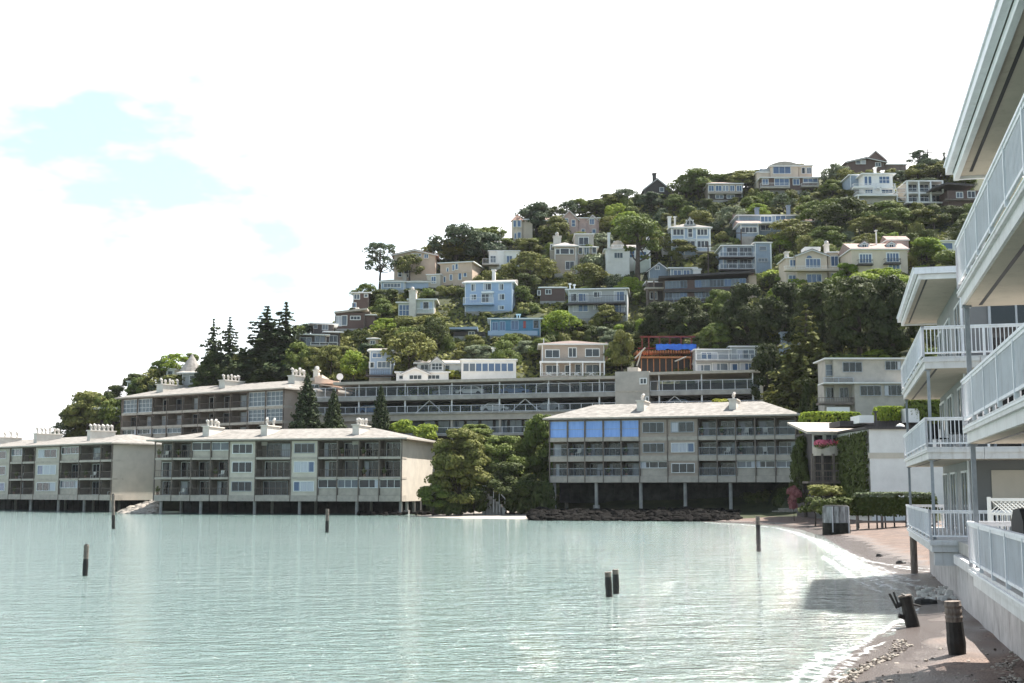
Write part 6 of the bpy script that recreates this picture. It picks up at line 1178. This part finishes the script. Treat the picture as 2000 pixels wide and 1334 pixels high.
# ------------------------------------------------------------------ rocks
def rock_mesh(b, c, r, rg, mi=0):
    k = 7; n0 = len(b.v); sc = (rg.uniform(.7, 1.4), rg.uniform(.7, 1.3), rg.uniform(.5, .9)); ph = rg.uniform(0, 6)
    lv = [(-.8, .5), (-.3, .95), (.25, 1.0), (.7, .6)]
    for z, q in lv:
        for j in range(k): a = ph + 6.283 * j / k; rr = r * q * rg.uniform(.75, 1.15); b.v.append((c[0] + rr * sc[0] * math.cos(a), c[1] + rr * sc[1] * math.sin(a), c[2] + z * r * sc[2] + rg.uniform(-.1, .1) * r))
    for i in range(3):
        for j in range(k): b.f.append((n0 + i * k + j, n0 + i * k + (j + 1) % k, n0 + (i + 1) * k + (j + 1) % k, n0 + (i + 1) * k + j)); b.m.append(mi)
    b.f.append(tuple(n0 + 3 * k + j for j in range(k))); b.m.append(mi)
rg = random.Random(5); b = MB()
for i in range(150):
    x = 236 + 68 * rg.random() ** .8; t = rg.random(); hh = (x - 232) / 70; py = 1004 - t * 27 * hh; D = 176 + t * 9 - hh * 2; p = P(x, py, D); rock_mesh(b, p, rg.uniform(.35, .9), rg)
tag(b.build('rock_pile', 'rockpale'), 'pale heap of broken rock between the two beige waterfront blocks', 'rock pile', kind='stuff')
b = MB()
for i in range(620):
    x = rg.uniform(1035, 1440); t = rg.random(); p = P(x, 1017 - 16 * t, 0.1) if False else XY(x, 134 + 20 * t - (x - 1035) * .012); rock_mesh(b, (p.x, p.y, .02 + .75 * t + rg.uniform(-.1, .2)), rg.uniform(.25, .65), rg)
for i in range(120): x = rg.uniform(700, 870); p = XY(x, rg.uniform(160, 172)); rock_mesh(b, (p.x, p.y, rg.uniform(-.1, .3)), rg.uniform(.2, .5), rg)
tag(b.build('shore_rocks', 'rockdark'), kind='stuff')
for x, y, r, l in ((1760, 1100, .16, 'largest dark cobble on the wet sand edge near the deck post'), (1783, 1102, .10, 'small dark cobble right of the larger one on the wet sand'), (1717, 1086, .11, 'lone small cobble at the foam edge'), (1805, 1176, .17, 'dark rock just right of the broken piling')):
    p = PZ(x, y, .08); b = MB(); rock_mesh(b, p, r * 1.6, rg); tag(b.build('cobble', 'pilewet'), l, 'rock')
# pale wrack line by the near wall
b = MB(); rgd = random.Random(8)
for i in range(90): p = PZ(rgd.uniform(1790, 1866), rgd.uniform(1146, 1172), .14); s = rgd.uniform(.03, .10); a = rgd.uniform(0, 3); b.box(p.x - s, p.x + s, p.y - s * .4, p.y + s * .4, p.z - .02, p.z + rgd.uniform(.02, .07))
tag(b.build('beach_debris', 'canvas'), kind='stuff')
b = MB()
for i in range(5200):
    px = rgd.uniform(1620, 2000); py = rgd.uniform(1236, 1334); p = PZ(px, py, .2)
    s_ = float(sdist(np.array([[p.x]]), np.array([[p.y]]))[0, 0])
    if s_ > .15 and (math.sin(s_ * 2.4 + .6 * math.sin(p.y * .9)) > .93 or rgd.random() < .03): rock_mesh(b, (p.x, p.y, beach_z(p.x, p.y) + .004), rgd.choice([.01, .015, .02, .025, .04]) * rgd.uniform(.8, 1.3), rgd, rgd.choice([0, 0, 1]))
tag(b.build('pebbles', ['rockpale', 'bark']), kind='stuff')

# ------------------------------------------------------------------ pilings
def piling(xt, yt, xb, yb, wpx, label, z=0.0, wet=.5, bird=False, group='old pilings in the water', name='piling'):
    p = PZ(xb, yb, z); D = p.y; r = wpx * D / F / 2; t = P(xt, yt, D); e = empty(name, p); tag(e, label, 'piling', group); v = t - p; L = v.length; n = 9
    def seg(a, c, m, nm, rj):
        b = MB(); pts = []; rr = []
        for i in range(n + 1): q = a + (c - a) * i / n; pts.append(tuple(v * q)); rr.append(r * rj * (1 + .06 * math.sin(i * 2.3 + xb) - .05 * q))
        b.tube(pts, rr, 12); b.build(nm, m, e)
    seg(-1.2 / L, wet, 'pilewet', 'wet_base', 1.04); seg(wet + .0005, 1.0, 'pileweather', 'shaft', 1.0)
    if bird: b = MB(); q = v * 1.0; b.tube([tuple(q + Vector((0, 0, -.01))), tuple(q + Vector((.02, 0, .1 * L * .3)))], [r * .8, r * .4], 8); b.build('broken_top', 'pilewet', e)
    return e
piling(169, 1064, 166, 1125, 10, 'dark leaning piling standing alone at the left of the bay, nearest the left edge', wet=.55, bird=True); piling(221, 966, 221.5, 1033, 6.5, 'thin tall piling in front of the pale end wall and rock pile', wet=.4, bird=True); piling(639.5, 994, 638.5, 1040, 7, 'thin piling in front of the three chimney waterfront block', wet=.5)
piling(1480, 1008, 1482, 1077, 9, 'tall dark piling near the beach, right of the bay', wet=.75); piling(1187, 1117, 1190, 1166, 13, 'left one of the two dark pilings standing side by side', wet=.8, group='paired pilings'); piling(1202, 1112, 1203.5, 1160, 12.5, 'right, taller one of the two dark pilings standing side by side', wet=.8, group='paired pilings')
p = PZ(1868, 1281, .25); piling(1860, 1174, 1870, 1280, 33, 'thick weathered piling on the pebbles, nearest the camera', z=beach_z(p.x, p.y), wet=.62, group=None)
p = PZ(1783, 1082, .5); 
e = piling(1767, 1163, 1784, 1227, 25, 'broken leaning piling stump with torn top at the water edge', wet=.96, bird=True, group=None)
b = MB(); p = PZ(1784, 1227, 0); D = p.y
for (x0, y0, x1, y1, w) in ((1737, 1159, 1752, 1188, 5), (1745, 1156, 1756, 1186, 4), (1752, 1184, 1775, 1172, 9), (1755, 1202, 1776, 1210, 9), (1780, 1180, 1798, 1184, 4)):
    a, c = P(x0, y0, D) - p, P(x1, y1, D) - p; b.tube([tuple(a), tuple(c)], [w * D / F / 2] * 2, 7)
b.build('splintered_timber', 'pilewet', e)
# round concrete tank on the beach
p = PZ(1634, 1044, beach_z(*PZ(1634, 1044, .4).xy)); D = p.y; rr = 25.5 * D / F; hh = 54 * D / F; e = empty('concrete_tank', p); tag(e, 'squat round weathered concrete tank with dark mossy base on the beach', 'tank')
b = MB(); b.tube([(0, 0, hh * .42), (.0, 0, hh)], [rr, rr * .97], 20); b.build('upper_shell', 'tankpaint', e); b = MB(); b.tube([(0, 0, -.5), (0, 0, hh * .419)], [rr * 1.06, rr * 1.02], 20); b.build('mossy_base', 'seaweed', e)
b = MB(); b.tube([(rr * .75, -rr * .7, 0), (rr * .75, -rr * .7, hh)], .06, 6); b.tube([(-rr * .5, -rr * .9, .2), (-rr * .5, -rr * .9, hh)], .05, 6); b.build('pipe', 'metal', e); b = MB(); b.tube([(0, 0, hh + .002), (0, 0, hh + .08)], [rr * .9, rr * .86], 20); b.build('lid', 'darkconcrete', e)
# driftwood timbers and the beach stairs
e = empty('timber_stack', PZ(1545, 1000, .8)); tag(e, 'pale weathered timbers lying at the foot of the mauve bush', 'timber'); b = MB()
for i in range(7): a = random.uniform(-.25, .25); x = random.uniform(-1.2, 1.2); b.tube([(x - 1.1, i * .2 - .6, .05 + i % 3 * .14), (x + 1.1, i * .2 - .6 + a, .1 + i % 3 * .14)], .08, 6)
b.build('plank', 'rockpale', e)
e = empty('beach_stairs', P(962, 1000, 158)); tag(e, 'concrete beach stairs with a pale sloping handrail in the shade of the trees', 'stairs'); s = 158 / F; b = MB(); 
for i in range(7): b.box((-20 + i * 6) * s, (-20 + 8 + i * 6) * s, -.6, .9, -.8, (40 - i * 5) * s)
b.build('flight', 'concrete', e); b = MB(); b.tube([(-20 * s, -.7, 50 * s), (2 * s, -.7, 50 * s)], .06, 6); b.tube([(2 * s, -.7, 50 * s), (24 * s, -.7, 26 * s)], .07, 6)
for x, z in ((-20, 50), (2, 50), (13, 37), (24, 26)): b.tube([(x * s, -.7, 0), (x * s, -.7, z * s)], .04, 6)
b.build('handrail', 'whitemetal', e)

# ------------------------------------------------------------------ the near white building on the right
AA = math.atan2(640, F); NB = empty('balcony_building', (0, 0, 0), R(90) - AA); tag(NB, 'near grey white building with stacked railed balconies and deep eaves along the right edge', 'apartment building')
class NBm(MB):
    def bx(s, s0, s1, t0, t1, z0, z1, mi=0): s.box(s0, s1, -t1, -t0, z0, z1, mi)
def nb(name, m, fn, parent=None):
    b = NBm(); fn(b); return b.build(name, m, parent or NB)
ZF = [(1.52, 2.77), (4.30, 5.56), (7.05, 8.35)]       # soffit, rail top
def slab(s0, s1, t0, t1, zs, parent=None, near=False):
    """balcony slab: lower fascia, prouder lip board, deck edge, soffit and a dark vent slot"""
    o = nb('balcony', 'balconypaint', lambda b: (b.bx(s0 + .05, s1 - .05, t0 + .06, t1, zs, zs + .20), b.bx(s0, s1, t0, t1, zs + .2005, zs + .30), b.bx(s0 + .03, s1 - .03, t0 + .03, t1, zs + .3005, zs + .36)))
    nb('soffit', 'soffit', lambda b: b.bx(s0 + .1, s1 - .1, t0 + .11, t1 - .02, zs - .012, zs - .001), o)
    nb('vent_slot', 'black', lambda b: b.bx(s0 + .1, s1 - .3, t0 + .36, t0 + .43, zs - .016, zs - .0125), o)
    nb('drip_edge', 'whitemetal', lambda b: b.bx(s0 - .015, s1 + .015, t0 - .015, t0 + .02, zs + .27, zs + .302), o)
    return o
def railing(segs, zs, zt, parent, sp=.115):
    """segs: ((s0,t0),(s1,t1)) runs; separate top rail, bottom rail, posts and balusters"""
    b = NBm(); q = NBm()
    for (s0, t0), (s1, t1) in segs:
        L = math.hypot(s1 - s0, t1 - t0); al = abs(s1 - s0) > abs(t1 - t0)
        def run(bb, w, z0, z1):
            if al: bb.bx(min(s0, s1) - w, max(s0, s1) + w, t0 - w, t0 + w, z0, z1)
            else: bb.bx(s0 - w, s0 + w, min(t0, t1) - w + .001, max(t0, t1) + w - .001, z0 + .001, z1 - .001)
        run(b, .045, zt - .045, zt); run(b, .022, zt - .10, zt - .046); run(b, .022, zs + .45, zs + .50)
        n = max(1, round(L / 1.9))
        for i in range(n + 1): s, t = s0 + (s1 - s0) * i / n, t0 + (t1 - t0) * i / n; b.bx(s - .035, s + .035, t - .035, t + .035, zs + .36, zt - .05)
        n = int(L / sp)
        for i in range(1, n): s, t = s0 + (s1 - s0) * i / n, t0 + (t1 - t0) * i / n; q.bx(s - .012, s + .012, t - .012, t + .012, zs + .501, zt - .101)
    o = b.build('railing', 'railpaint', parent); q.build('balusters', 'railpaint', o); return o
S_END, A0_, A1_ = 26.1, 39.3, 53.0
FAC = 3.95
# near wing
TN = 2.38
for zs, zt in ZF:
    o = slab(9, S_END, TN, FAC, zs); railing([((9, TN + .03), (S_END - .04, TN + .03)), ((S_END - .04, TN + .03), (S_END - .04, FAC))], zs, zt, o)
nb('wall', 'siding', lambda b: (b.bx(7, S_END - 1.6, FAC, FAC + 8, 1.56, 9.7)))
nb('foundation', 'foundation', lambda b: (b.bx(7, 38.3, 3.2, 3.6, -1.2, 1.5), b.bx(38.3, 52.5, 3.3, 3.7, -1.2, 1.5)))
nb('foundation_ledge', 'balconypaint', lambda b: b.bx(7, 38.4, 3.08, 3.2, 1.25, 1.5))
# recess deck between the wings
nb('deck', 'concrete', lambda b: b.bx(S_END + .01, A0_ - .01, 3.3, 10, 1.52, 1.86))
# far wing with balconies that wrap round its near end
for i, (zs, zt) in enumerate(ZF):
    o = slab(A0_, A1_, 2.5, FAC + .2, zs)
    railing([((A0_ + .04, 2.53), (A1_ - .04, 2.53)), ((A1_ - .04, 2.53), (A1_ - .04, FAC)), ((A0_ + .04, 2.53), (A0_ + .04, 7.8))], zs, zt, o)
    nb('balcony_return', 'balconypaint', lambda b: (b.bx(A0_ + .05, A0_ + 1.7, FAC + .21, 8.0, zs, zs + .2), b.bx(A0_, A0_ + 1.7, FAC + .21, 8.0, zs + .2005, zs + .30), b.bx(A0_ + .03, A0_ + 1.7, FAC + .21, 8, zs + .3005, zs + .36)), o)
    nb('soffit', 'soffit', lambda b: b.bx(A0_ + .1, A0_ + 1.7, FAC + .21, 8, zs - .012, zs - .001), o)
nb('deck_beam', 'balconypaint', lambda b: b.bx(A0_ + .1, A0_ + .3, 2.62, 8, 1.12, 1.50))
nb('wall', 'siding', lambda b: b.bx(A0_ + 1.71, A1_ - .5, FAC, FAC + 8, 1.5, 10.2))
for i, (zs, zt) in enumerate(ZF):
    zf = zs + .36
    for s0 in (42.2, 46.5, 50.0):
        g = nb('sliding_door', 'glassdark', lambda b: b.bx(s0, s0 + 1.9, FAC - .04, FAC + .1, zf, zf + 2.05)); nb('frame', 'whitemetal', lambda b: (b.bx(s0 - .07, s0, FAC - .07, FAC, zf, zf + 2.12), b.bx(s0 + 1.9, s0 + 1.97, FAC - .07, FAC, zf, zf + 2.12), b.bx(s0 + .92, s0 + .98, FAC - .07, FAC - .041, zf, zf + 2.05), b.bx(s0, s0 + 1.9, FAC - .07, FAC, zf + 2.051, zf + 2.12)), g)
    for t0 in (4.7, 6.4):
        if i == 0:
            nb('blind_panel', 'beige', lambda b: b.bx(A0_ + 1.66, A0_ + 1.72, t0 - .2, t0 + 1.3, zf + .3, zf + 2.1)); continue
        g = nb('sliding_door', 'glassdark', lambda b: b.bx(A0_ + 1.68, A0_ + 1.73, t0, t0 + 1.5, zf, zf + 2.05)); nb('frame', 'metal', lambda b: (b.bx(A0_ + 1.64, A0_ + 1.72, t0 - .08, t0, zf, zf + 2.1), b.bx(A0_ + 1.64, A0_ + 1.72, t0 + 1.5, t0 + 1.58, zf, zf + 2.1), b.bx(A0_ + 1.65, A0_ + 1.679, t0 + .72, t0 + .78, zf, zf + 2.05)), g)
    for s0 in (10.5, 14.5, 18.5, 22):
        nb('sliding_door', 'glassdark', lambda b: b.bx(s0, s0 + 1.9, FAC - .04, FAC + .1, zf, zf + 2.05))
# roofs: soffit, inner fascia, gutter board
for s0, s1, q, zq in ((7, S_END + .1, .26, 0), (41.3, A1_ + .5, .46, .5)):
    rt = nb('roof', 'shingle_grey', lambda b: (b.bx(s0 + .02, s1 - .02, 2.04 + q, 13, 9.98 + zq, 10.04 + zq), b.prism([(s0, 10.045 + zq), (s1, 10.045 + zq), (s1, 10.3 + zq), (s0, 10.3 + zq)], -13, -4)))
    nb('gutter', 'railpaint', lambda b: (b.bx(s0, s1, 2.0 + q, 2.12 + q, 9.82 + zq, 10.02 + zq), b.bx(s0 - .03, s1 + .03, 1.97 + q, 2.0 + q, 9.98 + zq, 10.035 + zq), b.bx(s0, s0 + .1, 2.121 + q, 13, 9.82 + zq, 10.02 + zq), b.bx(s1 - .1, s1, 2.121 + q, 13, 9.82 + zq, 10.02 + zq)), rt)
    nb('fascia', 'whitemetal', lambda b: (b.bx(s0 + .12, s1 - .12, 2.14 + q, 2.24 + q, 9.66 + zq, 9.82 + zq), b.bx(s1 - .25, s1 - .15, 2.241 + q, 13, 9.66 + zq, 9.82 + zq), b.bx(s0 + .15, s0 + .25, 2.241 + q, 13, 9.66 + zq, 9.82 + zq)), rt)
    nb('soffit', 'soffit', lambda b: b.bx(s0 + .25, s1 - .25, 2.241 + q, 13, 9.72 + zq, 9.979 + zq), rt); nb('vent_slot', 'black', lambda b: b.bx(s0 + .4, s1 - .6, 2.40 + q, 2.46 + q, 9.712 + zq, 9.719 + zq), rt)
# posts
for s, t in ((S_END - .25, 2.52), (A0_ + .25, 2.66), (A1_ - .3, 2.66)):
    for (za, zb) in ((1.88, 4.28), (4.67, 7.03)):
        nb('post', 'postpaint', lambda b: (b.bx(s - .045, s + .045, t - .045, t + .045, za, zb), b.bx(s - .09, s + .09, t - .09, t + .09, zb - .03, zb - .001)))
nb('beach_post', 'pileweather', lambda b: b.tube([(A1_ - .6, -2.7, -.6), (A1_ - .6, -2.7, 1.515)], .14, 10))
nb('downpipe', 'railpaint', lambda b: b.tube([(A0_ + 2.0, -3.88, 1.9), (A0_ + 2.0, -3.88, 9.6)], .05, 8))
nb('wall_light', 'trimwhite', lambda b: (b.bx(A0_ + 1.62, A0_ + 1.7, 4.3, 4.42, 6.5, 6.75)))
# lattice screen on the recess deck, covered barbecue, crates
def lp(s, t, z):
    d = Vector((math.sin(AA), math.cos(AA))); n = Vector((math.cos(AA), -math.sin(AA))); v = d * s + n * t; return (v.x, v.y, z)
e = empty('lattice_fence', lp(34.5, 3.5, 1.862), R(90) - AA); tag(e, 'white diagonal lattice screen on the ground deck between the two balcony stacks', 'fence')
b = MB(); b.box(-.03, .03, -4.2, -.2, 1.22, 1.30); b.box(-.03, .03, -4.2, -.2, .86, .92)
for y in (-4.2, -2.2, -.2): b.box(-.045, .045, y - .045, y + .045, 0, 1.33)
b.build('frame', 'trimwhite', e); b = MB()
for i in range(40):
    y = -.2 - i * .1
    for sg in (-1, 1):
        y2 = y + sg * .32
        if -4.2 <= y2 <= -.2: b.tube([(sg * .008, y, .92), (sg * .008, y2, 1.22)], .011, 4)
b.build('lattice', 'trimwhite', e); b = MB()
for i in range(34): y = -.28 - i * .115; b.box(-.012, .012, y - .012, y + .012, .1, .859)
b.box(-.02, .02, -4.2, -.2, .06, .1); b.build('balusters', 'trimwhite', e)
s_, t_ = 22.4, 3.15; e = empty('covered_barbecue', lp(s_, t_, 1.885), R(90) - AA); tag(e, 'black covered barbecue on the ground floor balcony behind its white rail', 'barbecue')
b = MB(); b.prism([(-.75, .02), (.75, .02), (.75, .95), (.45, 1.16), (-.35, 1.2), (-.75, .98)], -.32, .32); b.build('cover', 'black', e); b = MB(); b.tube([(-.78, -.2, 1.0), (.2, -.36, 1.22), (.8, -.34, .96)], .025, 6); b.build('piping', 'whitemetal', e)
e = empty('storage_box', lp(20.6, 3.2, 1.885), R(90) - AA); tag(e, 'white storage box beside the covered barbecue', 'box'); b = MB(); b.box(-.4, .4, -.3, .3, 0, .82); b.build('body', 'white', e); b = MB(); b.box(-.43, .43, -.33, .33, .821, .9); b.build('lid', 'cream', e)
# a chair on the far wing balcony
for (s_, t_, zf, lb) in ((44.2, 3.2, 4.66, 'dark patio chair on the middle balcony of the far wing'), (40.2, 4.6, 1.88, 'dark patio chair on the lowest balcony of the far wing'), (40.3, 3.6, 4.66, 'dark patio chair by the corner post of the middle balcony, far wing')):
    e = empty('patio_chair', lp(s_, t_, zf), R(20)); tag(e, lb, 'chair', 'patio chairs'); b = MB(); b.box(-.25, .25, -.25, .25, .42, .46); b.build('seat', 'black', e); b = MB(); b.box(-.25, .25, .22, .26, .461, .95); b.build('backrest', 'black', e)
    for x in (-.22, .22):
        for y in (-.22, .22): b = MB(); b.box(x - .02, x + .02, y - .02, y + .02, 0, .419); b.build('leg', 'metal', e)

# ------------------------------------------------------------------ the air
def haze(density):
    b = MB(); b.box(-1900, 1900, -400, 2000, -7, 125); m = bpy.data.materials.new('haze'); m.use_nodes = True; nt = m.node_tree; nt.nodes.clear()
    v = N(nt, 'ShaderNodeVolumePrincipled'); v.inputs['Color'].default_value = (.92, .95, 1, 1); v.inputs['Density'].default_value = density; v.inputs['Anisotropy'].default_value = .3
    o = N(nt, 'ShaderNodeOutputMaterial'); nt.links.new(v.outputs[0], o.inputs['Volume']); tag(b.build('haze', m), kind='stuff')
haze(.00005)
